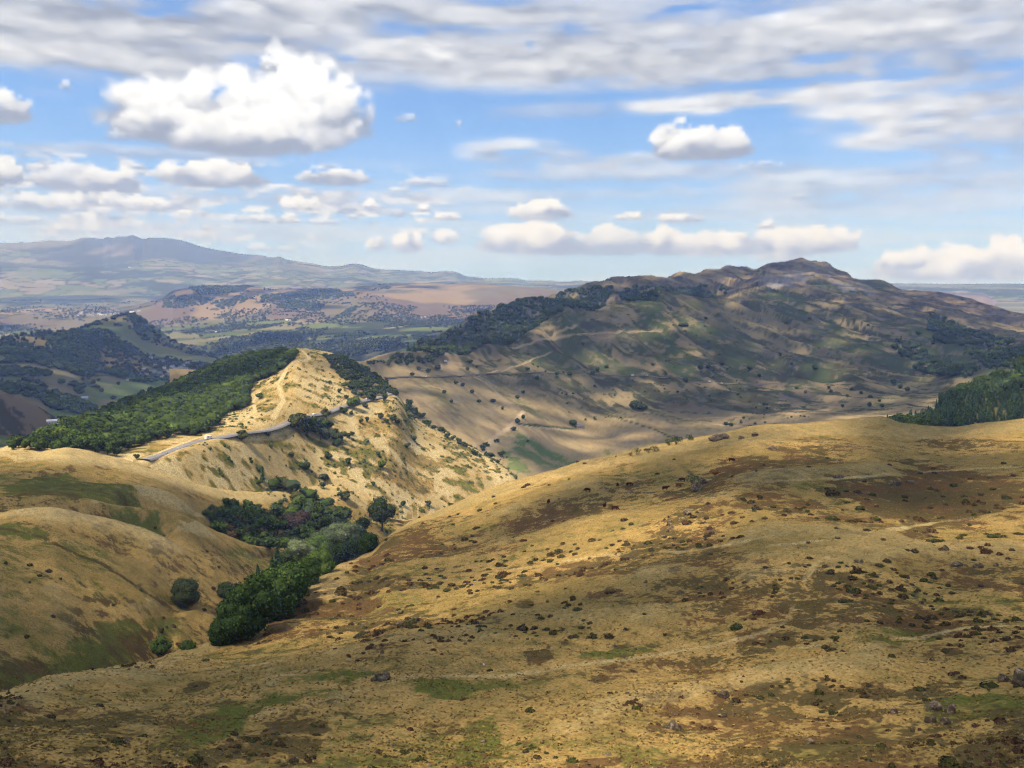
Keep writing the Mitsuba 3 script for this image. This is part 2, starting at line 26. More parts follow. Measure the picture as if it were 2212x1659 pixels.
  "E": [[[-23.975,950,-262.5],[-14.122,930,-271.02],[-6.488,910,-278.1],[-3.35,910,-282.1],[-0.19,870,-288.42],[4.553,900,-294.4],[9.224,930,-286.74],[14.055,970,-272.81],[19.519,1030,-259.21],[23.596,1050,-250.83],[27.457,1050,-250.72],[31.318,1050,-237.9],[39.416,1050,-220.88]],[[-23.975,1100,-202.5],[-14.122,1080,-211.02],[-6.488,1060,-218.1],[-3.35,1060,-222.1],[-0.19,1020,-228.42],[4.553,1050,-234.4],[9.224,1080,-226.74],[14.055,1120,-212.81],[19.519,1180,-199.21],[23.596,1200,-190.83],[27.457,1200,-190.72],[31.318,1200,-177.9],[39.416,1200,-160.88]],[[-23.851,1200,-159.98],[-14.043,1170,-165.44],[-6.447,1140,-165.12],[-4.892,1150,-170.19],[-2.081,1110,-198.68],[-0.19,1080,-208.52],[2.333,1180,-211.18],[4.521,1400,-216.58],[8.384,1550,-206.55],[10.982,1540,-211.99],[13.988,1500,-216.19],[19.456,1500,-206.16],[23.522,1500,-192.86],[27.362,1480,-184.31],[31.214,1480,-170.49],[39.302,1480,-154.26]],[[-23.764,1280,-125.52],[-13.988,1280,-133.08],[-9.493,1260,-136.57],[-6.416,1330,-132.9],[-3.312,1420,-144.11],[-0.188,1560,-154.3],[4.491,1680,-153.73],[8.346,1760,-157.92],[12.137,1760,-170.19],[15.686,1740,-181.33],[19.391,1720,-180.97],[23.464,1720,-179.46],[26.037,1750,-172.79],[28.475,1850,-156.39],[31.067,2000,-136.63],[39.074,2300,-103.48]],[[-23.74,1290,-113.56],[-13.969,1290,-116.96],[-9.926,1270,-110.03],[-7.17,1420,-108.52],[-4.612,1500,-127.41],[-3.213,1560,-131.03],[-1.747,1620,-129.14],[0.0,1680,-129.4],[2.087,1780,-114.7],[4.473,1880,-103.53],[8.311,1930,-98.22],[12.079,1980,-101.69],[15.603,2100,-111.72],[19.3,2150,-128.64],[23.376,2150,-146.62],[25.971,2120,-157.21],[28.412,2250,-141.63],[31.016,2400,-124.8],[39.009,2600,-73.25]],[[-23.728,1300,-107.93],[-13.961,1300,-110.96],[-9.921,1280,-104.0],[-9.065,1320,-100.4],[-7.994,1380,-100.04],[-7.166,1430,-101.54],[-6.303,1470,-102.18],[-5.534,1500,-107.66],[-4.606,1540,-114.04],[-3.21,1590,-118.81],[-2.835,1610,-112.45],[-1.744,1680,-108.28],[0.0,1760,-103.91],[0.995,1860,-88.59],[2.08,1960,-64.65],[3.099,2040,-47.43],[3.623,2070,-38.07],[4.333,2090,-40.65],[5.719,2110,-45.48],[6.543,2150,-32.45],[7.15,2170,-23.44],[8.457,2200,-21.35],[9.207,2240,-7.42],[9.953,2270,5.71],[10.316,2300,-0.3],[11.305,2360,-7.77],[12.198,2420,-13.02],[13.29,2500,-17.32],[13.67,2540,-16.24],[15.118,2640,-8.55],[16.633,2760,-4.61],[18.632,2850,-10.51],[21.382,2850,-31.75],[24.017,2800,-58.17],[26.579,2750,-82.51],[28.552,2750,-100.66],[30.986,2800,-119.55],[39.041,2900,-106.07]],[[-23.728,1419.9,-124.72],[-13.961,1405.0,-125.67],[-9.921,1401.1,-120.95],[-9.065,1431.2,-115.97],[-7.994,1475.9,-113.46],[-7.166,1529.9,-115.53],[-6.303,1600.5,-120.45],[-5.534,1649.5,-128.6],[-4.606,1711.2,-138.02],[-3.21,1801.2,-148.38],[-2.835,1830.3,-143.29],[-1.744,1921.1,-142.04],[0.0,2042.0,-143.39],[0.995,2136.5,-127.3],[2.08,2231.7,-102.68],[3.099,2306.3,-84.72],[3.623,2338.1,-75.61],[4.333,2370.4,-79.91],[5.719,2407.2,-87.09],[6.543,2443.3,-73.52],[7.15,2464.1,-64.61],[8.457,2501.5,-63.55],[9.207,2540.2,-49.45],[9.953,2572.0,-36.58],[10.316,2597.4,-41.93],[11.305,2656.0,-49.21],[12.198,2714.8,-51.16],[13.29,2795.1,-36.97],[13.67,2832.7,-28.9],[15.118,2940.6,2.27],[16.633,3073.6,28.28],[18.632,3174.0,29.1],[21.382,3168.7,-0.9],[24.017,3092.7,-39.8],[26.579,3018.8,-67.39],[28.552,2992.3,-89.33],[30.986,3003.8,-110.21],[39.041,3050.0,-117.55]],[[-23.728,1587.8,-201.53],[-13.961,1552.1,-173.97],[-9.921,1570.6,-155.34],[-9.065,1586.9,-149.42],[-7.994,1610.0,-141.55],[-7.166,1669.8,-136.68],[-6.303,1783.3,-128.17],[-5.534,1858.9,-126.3],[-4.606,1951.0,-123.86],[-3.21,2096.9,-110.5],[-2.835,2138.7,-105.8],[-1.744,2258.7,-92.74],[0.0,2436.8,-74.41],[0.995,2523.7,-62.87],[2.08,2612.0,-51.54],[3.099,2679.2,-44.11],[3.623,2713.5,-38.42],[4.333,2763.0,-24.39],[5.719,2823.3,-4.93],[6.543,2853.9,1.93],[7.15,2875.7,1.75],[8.457,2923.5,7.58],[9.207,2960.6,14.2],[9.953,2994.8,18.47],[10.316,3013.7,19.37],[11.305,3070.4,32.02],[12.198,3127.6,37.11],[13.29,3208.3,45.55],[13.67,3242.4,49.85],[15.118,3361.5,54.86],[16.633,3512.7,75.53],[18.632,3627.6,84.88],[21.382,3614.8,43.77],[24.017,3502.5,-10.93],[26.579,3395.1,-42.63],[28.552,3331.5,-69.38],[30.986,3289.1,-92.77],[39.041,3260.0,-126.5]],[[-23.789,1700,-183.78],[-13.977,1650,-158.37],[-7.935,1700,-126.93],[-7.227,1750,-123.3],[-6.758,1850,-111.46],[-4.283,2150,-96.31],[-2.419,2400,-66.19],[0.0,2700,-32.3],[1.826,2850,-12.62],[3.462,2950,-1.97],[4.628,3050,24.07],[4.994,3070,37.32],[5.698,3100,39.3],[6.613,3130,46.27],[7.678,3170,45.07],[8.795,3220,55.87],[9.786,3270,63.47],[10.534,3300,63.91],[11.036,3330,74.86],[12.16,3400,80.57],[13.245,3480,88.45],[14.202,3560,99.32],[14.695,3600,96.5],[15.701,3700,98.71],[16.123,3750,113.29],[16.573,3800,124.25],[17.135,3850,131.39],[17.973,3900,136.44],[18.582,3930,142.96],[18.946,3930,132.75],[20.181,3950,126.48],[20.595,3940,112.05],[21.275,3920,97.33],[21.69,3890,73.13],[22.094,3880,63.12],[22.757,3860,56.78],[23.418,3820,44.66],[23.949,3780,25.5],[24.265,3760,14.27],[25.369,3700,3.15],[26.505,3650,-10.96],[27.055,3620,-19.48],[27.868,3580,-29.34],[28.48,3560,-41.65],[29.084,3540,-52.01],[29.675,3520,-54.71],[30.266,3500,-63.86],[30.914,3480,-67.9],[39.041,3400,-124.36]],[[-23.789,1950,-303.78],[-13.977,1900,-278.37],[-7.935,1950,-246.93],[-7.227,2000,-243.3],[-6.758,2100,-231.46],[-4.283,2400,-216.31],[-2.419,2650,-186.19],[0.0,2950,-152.3],[1.826,3100,-132.62],[3.462,3200,-121.97],[4.628,3300,-95.93],[4.994,3320,-82.68],[5.698,3350,-80.7],[6.613,3380,-73.73],[7.678,3420,-74.93],[8.795,3470,-64.13],[9.786,3520,-56.53],[10.534,3550,-56.09],[11.036,3580,-45.14],[12.16,3650,-39.43],[13.245,3730,-31.55],[14.202,3810,-20.68],[14.695,3850,-23.5],[15.701,3950,-21.29],[16.123,4000,-6.71],[16.573,4050,4.25],[17.135,4100,11.39],[17.973,4150,16.44],[18.582,4180,22.96],[18.946,4180,12.75],[20.181,4200,6.48],[20.595,4190,-7.95],[21.275,4170,-22.67],[21.69,4140,-46.87],[22.094,4130,-56.88],[22.757,4110,-63.22],[23.418,4070,-75.34],[23.949,4030,-94.5],[24.265,4010,-105.73],[25.369,3950,-116.85],[26.505,3900,-130.96],[27.055,3870,-139.48],[27.868,3830,-149.34],[28.48,3810,-161.65],[29.084,3790,-172.01],[29.675,3770,-174.71],[30.266,3750,-183.86],[30.914,3730,-187.9],[39.041,3650,-244.36]],[[-23.789,2900,-683.78],[-13.977,2850,-658.37],[-7.935,2900,-626.93],[-7.227,2950,-623.3],[-6.758,3050,-611.46],[-4.283,3350,-596.31],[-2.419,3600,-566.19],[0.0,3900,-532.3],[1.826,4050,-512.62],[3.462,4150,-501.97],[4.628,4250,-475.93],[4.994,4270,-462.68],[5.698,4300,-460.7],[6.613,4330,-453.73],[7.678,4370,-454.93],[8.795,4420,-444.13],[9.786,4470,-436.53],[10.534,4500,-436.09],[11.036,4530,-425.14],[12.16,4600,-419.43],[13.245,4680,-411.55],[14.202,4760,-400.68],[14.695,4800,-403.5],[15.701,4900,-401.29],[16.123,4950,-386.71],[16.573,5000,-375.75],[17.135,5050,-368.61],[17.973,5100,-363.56],[18.582,5130,-357.04],[18.946,5130,-367.25],[20.181,5150,-373.52],[20.595,5140,-387.95],[21.275,5120,-402.67],[21.69,5090,-426.87],[22.094,5080,-436.88],[22.757,5060,-443.22],[23.418,5020,-455.34],[23.949,4980,-474.5],[24.265,4960,-485.73],[25.369,4900,-496.85],[26.505,4850,-510.96],[27.055,4820,-519.48],[27.868,4780,-529.34],[28.48,4760,-541.65],[29.084,4740,-552.01],[29.675,4720,-554.71],[30.266,4700,-563.86],[30.914,4680,-567.9],[39.041,4600,-624.36]]],
  "R": [[[20.907,650,-192.22],[23.571,700,-183.97],[25.132,750,-187.29],[26.155,760,-187.55],[28.657,750,-190.02],[31.303,750,-186.34],[39.4,750,-173.31]],[[20.907,850,-142.22],[23.571,900,-133.97],[25.132,950,-137.29],[26.155,960,-137.55],[28.657,950,-140.02],[31.303,950,-136.34],[39.4,950,-123.31]],[[20.891,950,-151.55],[23.571,1000,-148.86],[25.123,1050,-148.06],[26.125,1080,-142.41],[26.633,1100,-135.7],[27.059,1120,-127.74],[28.139,1150,-118.69],[28.416,1160,-113.24],[29.312,1180,-107.98],[30.176,1190,-104.57],[30.575,1200,-97.09],[31.086,1210,-90.01],[38.896,1300,1.5]],[[20.891,1030,-191.55],[23.571,1080,-188.86],[25.123,1130,-188.06],[26.125,1160,-182.41],[26.633,1180,-175.7],[27.059,1200,-167.74],[28.139,1230,-158.69],[28.416,1240,-153.24],[29.312,1260,-147.98],[30.176,1270,-144.57],[30.575,1280,-137.09],[31.086,1290,-130.01],[38.896,1380,-38.5]],[[20.891,1250,-411.55],[23.571,1300,-408.86],[25.123,1350,-408.06],[26.125,1380,-402.41],[26.633,1400,-395.7],[27.059,1420,-387.74],[28.139,1450,-378.69],[28.416,1460,-373.24],[29.312,1480,-367.98],[30.176,1490,-364.57],[30.575,1500,-357.09],[31.086,1510,-350.01],[38.896,1600,-258.5]]],
  "N": [[[-39.266,1150,-224.69],[-33.332,1300,-295.02],[-31.157,1350,-334.67],[-30.028,1390,-358.77],[-28.875,1430,-387.71],[-28.294,1450,-407.17],[-27.466,1440,-427.94],[-25.998,1430,-456.56]],[[-39.266,1380,-114.69],[-33.332,1530,-185.02],[-31.157,1580,-224.67],[-30.028,1620,-248.77],[-28.875,1660,-277.71],[-28.294,1680,-297.17],[-27.466,1670,-317.94],[-25.998,1660,-346.56]],[[-39.266,1500,-54.69],[-33.332,1650,-125.02],[-31.157,1700,-164.67],[-30.028,1740,-188.77],[-28.875,1780,-217.71],[-28.294,1800,-237.17],[-27.466,1790,-257.94],[-25.998,1780,-286.56]],[[-39.266,1620,-114.69],[-33.332,1770,-185.02],[-31.157,1820,-224.67],[-30.028,1860,-248.77],[-28.875,1900,-277.71],[-28.294,1920,-297.17],[-27.466,1910,-317.94],[-25.998,1900,-346.56]],[[-39.266,1800,-204.69],[-33.332,1950,-275.02],[-31.157,2000,-314.67],[-30.028,2040,-338.77],[-28.875,2080,-367.71],[-28.294,2100,-387.17],[-27.466,2090,-407.94],[-25.998,2080,-436.56]]],
  "L": [[[-39.691,1000,-220.35],[-31.333,1150,-251.84],[-28.94,1500,-290.21],[-26.432,1800,-309.31],[-23.793,2400,-325.96],[-21.077,2900,-330.25],[-18.288,3150,-327.08],[-12.484,3200,-339.91],[-6.41,3200,-345.43]],[[-39.691,1300,-190.35],[-31.333,1450,-221.84],[-28.94,1800,-260.21],[-26.432,2100,-279.31],[-23.793,2700,-295.96],[-21.077,3200,-300.25],[-18.288,3450,-297.08],[-12.484,3500,-309.91],[-6.41,3500,-315.43]],[[-39.379,2700,-177.85],[-31.082,2750,-200.7],[-29.68,2800,-200.66],[-28.736,2850,-212.96],[-27.528,2900,-226.19],[-26.293,3000,-243.92],[-25.005,3300,-246.69],[-23.691,3600,-244.92],[-22.097,3800,-251.97],[-20.489,3700,-276.42],[-18.278,3650,-295.35],[-12.477,3700,-307.86],[-6.406,3700,-313.34]],[[-39.29,3050,-130.39],[-30.998,3150,-146.21],[-30.105,3250,-135.45],[-29.228,3350,-131.33],[-28.388,3450,-131.41],[-27.663,3600,-139.78],[-26.793,3850,-137.62],[-25.854,4050,-122.27],[-24.877,4250,-106.43],[-24.406,4330,-91.81],[-23.891,4330,-96.45],[-23.335,4280,-125.47],[-22.696,4250,-159.13],[-21.532,4150,-223.72],[-19.924,4000,-269.13],[-18.27,3800,-291.73],[-12.474,3800,-306.04],[-6.404,3800,-311.48]],[[-39.29,3300,-220.39],[-30.998,3400,-236.21],[-30.105,3500,-225.45],[-29.228,3600,-221.33],[-28.388,3700,-221.41],[-27.663,3850,-229.78],[-26.793,4100,-227.62],[-25.854,4300,-212.27],[-24.877,4500,-196.43],[-24.406,4580,-181.81],[-23.891,4580,-186.45],[-23.335,4530,-215.47],[-22.696,4500,-249.13],[-21.532,4400,-313.72],[-19.924,4250,-359.13],[-18.27,4050,-381.73],[-12.474,4050,-396.04],[-6.404,4050,-401.48]],[[-39.29,3750,-360.39],[-30.998,3850,-376.21],[-30.105,3950,-365.45],[-29.228,4050,-361.33],[-28.388,4150,-361.41],[-27.663,4300,-369.78],[-26.793,4550,-367.62],[-25.854,4750,-352.27],[-24.877,4950,-336.43],[-24.406,5030,-321.81],[-23.891,5030,-326.45],[-23.335,4980,-355.47],[-22.696,4950,-389.13],[-21.532,4850,-453.72],[-19.924,4700,-499.13],[-18.27,4500,-521.73],[-12.474,4500,-536.04],[-6.404,4500,-541.48]]],
  "H": [[[-28.75,3600,-413.94],[-23.691,4000,-392.95],[-20.996,4400,-363.22],[-16.732,4000,-347.28],[-12.456,3600,-362.32],[-9.455,3300,-355.32],[-6.391,3200,-319.4],[-3.297,3200,-299.86],[2.924,3200,-299.94]],[[-28.75,4200,-333.94],[-23.691,4600,-312.95],[-20.996,5000,-283.22],[-16.732,4600,-267.28],[-12.456,4200,-282.32],[-9.455,3900,-275.32],[-6.391,3800,-239.4],[-3.297,3800,-219.86],[2.924,3800,-219.94]],[[-28.617,6600,-225.73],[-23.612,6400,-228.48],[-20.947,6300,-213.31],[-16.682,6200,-183.19],[-12.415,5600,-198.28],[-9.423,5300,-203.71],[-6.984,5500,-183.15],[-4.524,5700,-175.27],[-1.426,6200,-124.25],[2.911,6500,-95.14]],[[-33.132,8500,-135.01],[-26.12,8200,-139.65],[-23.552,7800,-85.54],[-22.168,7600,-31.18],[-21.537,7600,25.63],[-20.724,7700,49.29],[-20.176,7800,65.81],[-18.802,7900,71.23],[-18.107,8000,68.35],[-16.617,8000,56.58],[-15.19,8000,44.56],[-13.008,8100,49.78],[-11.531,8200,54.99],[-10.036,8400,78.79],[-8.529,8500,93.58],[-7.011,8500,102.96],[-5.484,8500,107.79],[-3.95,8400,97.78],[-2.409,8300,96.76],[-1.638,8200,82.47],[0.0,8000,59.05],[1.546,7800,36.64],[3.461,7600,23.43],[9.026,7300,-28.07]],[[-33.132,9000,-295.01],[-26.12,8700,-299.65],[-23.552,8300,-245.54],[-22.168,8100,-191.18],[-21.537,8100,-134.37],[-20.724,8200,-110.71],[-20.176,8300,-94.19],[-18.802,8400,-88.77],[-18.107,8500,-91.65],[-16.617,8500,-103.42],[-15.19,8500,-115.44],[-13.008,8600,-110.22],[-11.531,8700,-105.01],[-10.036,8900,-81.21],[-8.529,9000,-66.42],[-7.011,9000,-57.04],[-5.484,9000,-52.21],[-3.95,8900,-62.22],[-2.409,8800,-63.24],[-1.638,8700,-77.53],[0.0,8500,-100.95],[1.546,8300,-123.36],[3.461,8100,-136.57],[9.026,7800,-188.07]],[[-33.132,10000,-635.01],[-26.12,9700,-639.65],[-23.552,9300,-585.54],[-22.168,9100,-531.18],[-21.537,9100,-474.37],[-20.724,9200,-450.71],[-20.176,9300,-434.19],[-18.802,9400,-428.77],[-18.107,9500,-431.65],[-16.617,9500,-443.42],[-15.19,9500,-455.44],[-13.008,9600,-450.22],[-11.531,9700,-445.01],[-10.036,9900,-421.21],[-8.529,10000,-406.42],[-7.011,10000,-397.04],[-5.484,10000,-392.21],[-3.95,9900,-402.22],[-2.409,9800,-403.24],[-1.638,9700,-417.53],[0.0,9500,-440.95],[1.546,9300,-463.36],[3.461,9100,-476.57],[9.026,8800,-528.07]]],
  "S": [[[-44.135,9920.0,-260.0],[-37.051,9920.0,-260.0],[-30.696,9920.0,-260.0],[-30.125,9920.0,-260.0],[-29.777,9920.0,-260.0],[-29.659,9920.0,-260.0],[-29.569,9920.0,-260.0],[-28.84,9920.0,-260.0],[-28.124,9920.0,-260.0],[-27.765,9920.0,-260.0],[-26.914,9920.0,-260.0],[-26.416,9920.0,-260.0],[-25.922,9920.0,-260.0],[-25.376,9920.0,-260.0],[-25.119,9920.0,-260.0],[-24.92,9920.0,-260.0],[-24.485,9920.0,-260.0],[-24.102,9920.0,-260.0],[-23.764,9920.0,-260.0],[-23.51,9920.0,-260.0],[-23.127,9920.0,-260.0],[-22.812,9920.0,-260.0],[-22.077,9920.0,-260.0],[-21.548,9920.0,-260.0],[-21.017,9920.0,-260.0],[-20.432,9920.0,-260.0],[-20.085,9920.0,-260.0],[-19.41,9920.0,-260.0],[-18.728,9920.0,-260.0],[-18.039,9920.0,-260.0],[-17.344,9721.6,-260.0],[-16.556,9721.6,-260.0],[-16.132,9721.6,-260.0],[-15.793,9622.4,-260.0],[-15.422,9523.2,-260.0],[-15.133,9523.2,-260.0],[-14.793,9523.2,-260.0],[-14.074,9523.2,-260.0],[-12.97,9523.2,-260.0],[-12.092,9523.2,-260.0],[-11.353,9523.2,-260.0],[-10.458,9324.8,-260.0],[-9.862,9324.8,-260.0],[-9.266,9324.8,-260.0],[-8.304,9324.8,-260.0],[-7.396,9324.8,-260.0],[-6.24,9126.4,-260.0],[-5.263,9126.4,-260.0],[-4.558,8928.0,-260.0],[-3.944,8928.0,-260.0],[-3.484,8928.0,-260.0],[-3.177,8928.0,-260.0],[-2.408,8928.0,-260.0],[-1.637,8928.0,-260.0],[0.0,8928.0,-260.0],[0.371,8928.0,-260.0],[0.927,8928.0,-260.0],[2.316,8928.0,-260.0],[3.457,8928.0,-260.0],[4.625,8928.0,-260.0],[5.392,8928.0,-260.0],[11.998,8928.0,-260.0],[45.616,8928.0,-260.0]],[[-44.135,12480.0,150.89],[-37.051,12480.0,185.79],[-30.696,12480.0,211.78],[-30.125,12480.0,211.08],[-29.777,12480.0,213.77],[-29.659,12480.0,217.94],[-29.569,12480.0,214.22],[-28.84,12480.0,218.7],[-28.124,12480.0,225.15],[-27.765,12480.0,223.91],[-26.914,12480.0,229.65],[-26.416,12480.0,240.72],[-25.922,12480.0,239.72],[-25.376,12480.0,235.74],[-25.119,12480.0,245.4],[-24.92,12480.0,240.7],[-24.485,12480.0,247.68],[-24.102,12480.0,248.43],[-23.764,12480.0,256.28],[-23.51,12480.0,249.56],[-23.127,12480.0,239.95],[-22.812,12480.0,245.69],[-22.077,12480.0,247.0],[-21.548,12480.0,245.82],[-21.017,12480.0,240.41],[-20.432,12480.0,228.69],[-20.085,12480.0,218.63],[-19.41,12480.0,206.8],[-18.728,12480.0,196.98],[-18.039,12480.0,189.19],[-17.344,12230.4,177.68],[-16.556,12230.4,174.19],[-16.132,12230.4,172.44],[-15.793,12105.6,164.65],[-15.422,11980.8,162.2],[-15.133,11980.8,166.61],[-14.793,11980.8,155.34],[-14.074,11980.8,145.32],[-12.97,11980.8,135.42],[-12.092,11980.8,125.26],[-11.353,11980.8,125.59],[-10.458,11731.2,132.76],[-9.862,11731.2,127.77],[-9.266,11731.2,113.29],[-8.304,11731.2,105.16],[-7.396,11731.2,103.28],[-6.24,11481.6,99.25],[-5.263,11481.6,93.19],[-4.558,11232.0,95.33],[-3.944,11232.0,93.37],[-3.484,11232.0,85.27],[-3.177,11232.0,75.11],[-2.408,11232.0,69.03],[-1.637,11232.0,64.98],[0.0,11232.0,67.05],[0.371,11232.0,65.01],[0.927,11232.0,56.82],[2.316,11232.0,54.74],[3.457,11232.0,51.62],[4.625,11232.0,54.61],[5.392,11232.0,50.47],[11.998,11232.0,45.59],[45.616,11232.0,29.74]],[[-44.135,14400.0,358.46],[-37.051,14400.0,441.35],[-30.696,14400.0,503.11],[-30.125,14400.0,501.43],[-29.777,14400.0,507.83],[-29.659,14400.0,517.72],[-29.569,14400.0,508.88],[-28.84,14400.0,519.54],[-28.124,14400.0,534.86],[-27.765,14400.0,531.91],[-26.914,14400.0,545.54],[-26.416,14400.0,571.85],[-25.922,14400.0,569.47],[-25.376,14400.0,560.02],[-25.119,14400.0,582.97],[-24.92,14400.0,571.8],[-24.485,14400.0,588.39],[-24.102,14400.0,590.16],[-23.764,14400.0,608.81],[-23.51,14400.0,592.86],[-23.127,14400.0,570.01],[-22.812,14400.0,583.65],[-22.077,14400.0,586.75],[-21.548,14400.0,583.96],[-21.017,14400.0,571.11],[-20.432,14400.0,543.26],[-20.085,14400.0,519.36],[-19.41,14400.0,491.28],[-18.728,14400.0,467.94],[-18.039,14400.0,449.44],[-17.344,14112.0,422.1],[-16.556,14112.0,413.8],[-16.132,14112.0,409.65],[-15.793,13968.0,391.13],[-15.422,13824.0,385.32],[-15.133,13824.0,395.79],[-14.793,13824.0,369.03],[-14.074,13824.0,345.22],[-12.97,13824.0,321.69],[-12.092,13824.0,297.56],[-11.353,13824.0,298.36],[-10.458,13536.0,315.38],[-9.862,13536.0,303.53],[-9.266,13536.0,269.13],[-8.304,13536.0,249.81],[-7.396,13536.0,245.34],[-6.24,13248.0,235.78],[-5.263,13248.0,221.38],[-4.558,12960.0,226.46],[-3.944,12960.0,221.81],[-3.484,12960.0,202.57],[-3.177,12960.0,178.42],[-2.408,12960.0,163.99],[-1.637,12960.0,154.36],[0.0,12960.0,159.28],[0.371,12960.0,154.42],[0.927,12960.0,134.99],[2.316,12960.0,130.04],[3.457,12960.0,122.64],[4.625,12960.0,129.72],[5.392,12960.0,119.9],[11.998,12960.0,108.3],[45.616,12960.0,70.64]],[[-44.135,16000.0,568.98],[-37.051,16000.0,700.55],[-30.696,16000.0,798.58],[-30.125,16000.0,795.92],[-29.777,16000.0,806.08],[-29.659,16000.0,821.78],[-29.569,16000.0,807.75],[-28.84,16000.0,824.66],[-28.124,16000.0,848.98],[-27.765,16000.0,844.3],[-26.914,16000.0,865.94],[-26.416,16000.0,907.69],[-25.922,16000.0,903.92],[-25.376,16000.0,888.92],[-25.119,16000.0,925.35],[-24.92,16000.0,907.63],[-24.485,16000.0,933.94],[-24.102,16000.0,936.77],[-23.764,16000.0,966.37],[-23.51,16000.0,941.04],[-23.127,16000.0,904.78],[-22.812,16000.0,926.43],[-22.077,16000.0,931.35],[-21.548,16000.0,926.92],[-21.017,16000.0,906.52],[-20.432,16000.0,862.32],[-20.085,16000.0,824.38],[-19.41,16000.0,779.8],[-18.728,16000.0,742.77],[-18.039,16000.0,713.39],[-17.344,15680.0,670.0],[-16.556,15680.0,656.82],[-16.132,15680.0,650.23],[-15.793,15520.0,620.85],[-15.422,15360.0,611.62],[-15.133,15360.0,628.24],[-14.793,15360.0,585.76],[-14.074,15360.0,547.97],[-12.97,15360.0,510.62],[-12.092,15360.0,472.32],[-11.353,15360.0,473.58],[-10.458,15040.0,500.61],[-9.862,15040.0,481.79],[-9.266,15040.0,427.2],[-8.304,15040.0,396.53],[-7.396,15040.0,389.43],[-6.24,14720.0,374.25],[-5.263,14720.0,351.4],[-4.558,14400.0,359.46],[-3.944,14400.0,352.08],[-3.484,14400.0,321.54],[-3.177,14400.0,283.2],[-2.408,14400.0,260.3],[-1.637,14400.0,245.02],[0.0,14400.0,252.83],[0.371,14400.0,245.12],[0.927,14400.0,214.27],[2.316,14400.0,206.42],[3.457,14400.0,194.66],[4.625,14400.0,205.91],[5.392,14400.0,190.32],[11.998,14400.0,171.9],[45.616,14400.0,112.13]],[[-44.135,16480.0,488.98],[-37.051,16480.0,620.55],[-30.696,16480.0,718.58],[-30.125,16480.0,715.92],[-29.777,16480.0,726.08],[-29.659,16480.0,741.78],[-29.569,16480.0,727.75],[-28.84,16480.0,744.66],[-28.124,16480.0,768.98],[-27.765,16480.0,764.3],[-26.914,16480.0,785.94],[-26.416,16480.0,827.69],[-25.922,16480.0,823.92],[-25.376,16480.0,808.92],[-25.119,16480.0,845.35],[-24.92,16480.0,827.63],[-24.485,16480.0,853.94],[-24.102,16480.0,856.77],[-23.764,16480.0,886.37],[-23.51,16480.0,861.04],[-23.127,16480.0,824.78],[-22.812,16480.0,846.43],[-22.077,16480.0,851.35],[-21.548,16480.0,846.92],[-21.017,16480.0,826.52],[-20.432,16480.0,782.32],[-20.085,16480.0,744.38],[-19.41,16480.0,699.8],[-18.728,16480.0,662.77],[-18.039,16480.0,633.39],[-17.344,16150.4,590.0],[-16.556,16150.4,576.82],[-16.132,16150.4,570.23],[-15.793,15985.6,540.85],[-15.422,15820.8,531.62],[-15.133,15820.8,548.24],[-14.793,15820.8,505.76],[-14.074,15820.8,467.97],[-12.97,15820.8,430.62],[-12.092,15820.8,392.32],[-11.353,15820.8,393.58],[-10.458,15491.2,420.61],[-9.862,15491.2,401.79],[-9.266,15491.2,347.2],[-8.304,15491.2,316.53],[-7.396,15491.2,309.43],[-6.24,15161.6,294.25],[-5.263,15161.6,271.4],[-4.558,14832.0,279.46],[-3.944,14832.0,272.08],[-3.484,14832.0,241.54],[-3.177,14832.0,203.2],[-2.408,14832.0,180.3],[-1.637,14832.0,165.02],[0.0,14832.0,172.83],[0.371,14832.0,165.12],[0.927,14832.0,134.27],[2.316,14832.0,126.42],[3.457,14832.0,114.66],[4.625,14832.0,125.91],[5.392,14832.0,110.32],[11.998,14832.0,91.9],[45.616,14832.0,32.13]],[[-44.135,17280.0,168.98],[-37.051,17280.0,300.55],[-30.696,17280.0,398.58],[-30.125,17280.0,395.92],[-29.777,17280.0,406.08],[-29.659,17280.0,421.78],[-29.569,17280.0,407.75],[-28.84,17280.0,424.66],[-28.124,17280.0,448.98],[-27.765,17280.0,444.3],[-26.914,17280.0,465.94],[-26.416,17280.0,507.69],[-25.922,17280.0,503.92],[-25.376,17280.0,488.92],[-25.119,17280.0,525.35],[-24.92,17280.0,507.63],[-24.485,17280.0,533.94],[-24.102,17280.0,536.77],[-23.764,17280.0,566.37],[-23.51,17280.0,541.04],[-23.127,17280.0,504.78],[-22.812,17280.0,526.43],[-22.077,17280.0,531.35],[-21.548,17280.0,526.92],[-21.017,17280.0,506.52],[-20.432,17280.0,462.32],[-20.085,17280.0,424.38],[-19.41,17280.0,379.8],[-18.728,17280.0,342.77],[-18.039,17280.0,313.39],[-17.344,16934.4,270.0],[-16.556,16934.4,256.82],[-16.132,16934.4,250.23],[-15.793,16761.6,220.85],[-15.422,16588.8,211.62],[-15.133,16588.8,228.24],[-14.793,16588.8,185.76],[-14.074,16588.8,147.97],[-12.97,16588.8,110.62],[-12.092,16588.8,72.32],[-11.353,16588.8,73.58],[-10.458,16243.2,100.61],[-9.862,16243.2,81.79],[-9.266,16243.2,27.2],[-8.304,16243.2,-3.47],[-7.396,16243.2,-10.57],[-6.24,15897.6,-25.75],[-5.263,15897.6,-48.6],[-4.558,15552.0,-40.54],[-3.944,15552.0,-47.92],[-3.484,15552.0,-78.46],[-3.177,15552.0,-116.8],[-2.408,15552.0,-139.7],[-1.637,15552.0,-154.98],[0.0,15552.0,-147.17],[0.371,15552.0,-154.88],[0.927,15552.0,-185.73],[2.316,15552.0,-193.58],[3.457,15552.0,-205.34],[4.625,15552.0,-194.09],[5.392,15552.0,-209.68],[11.998,15552.0,-228.1],[45.616,15552.0,-287.87]]],
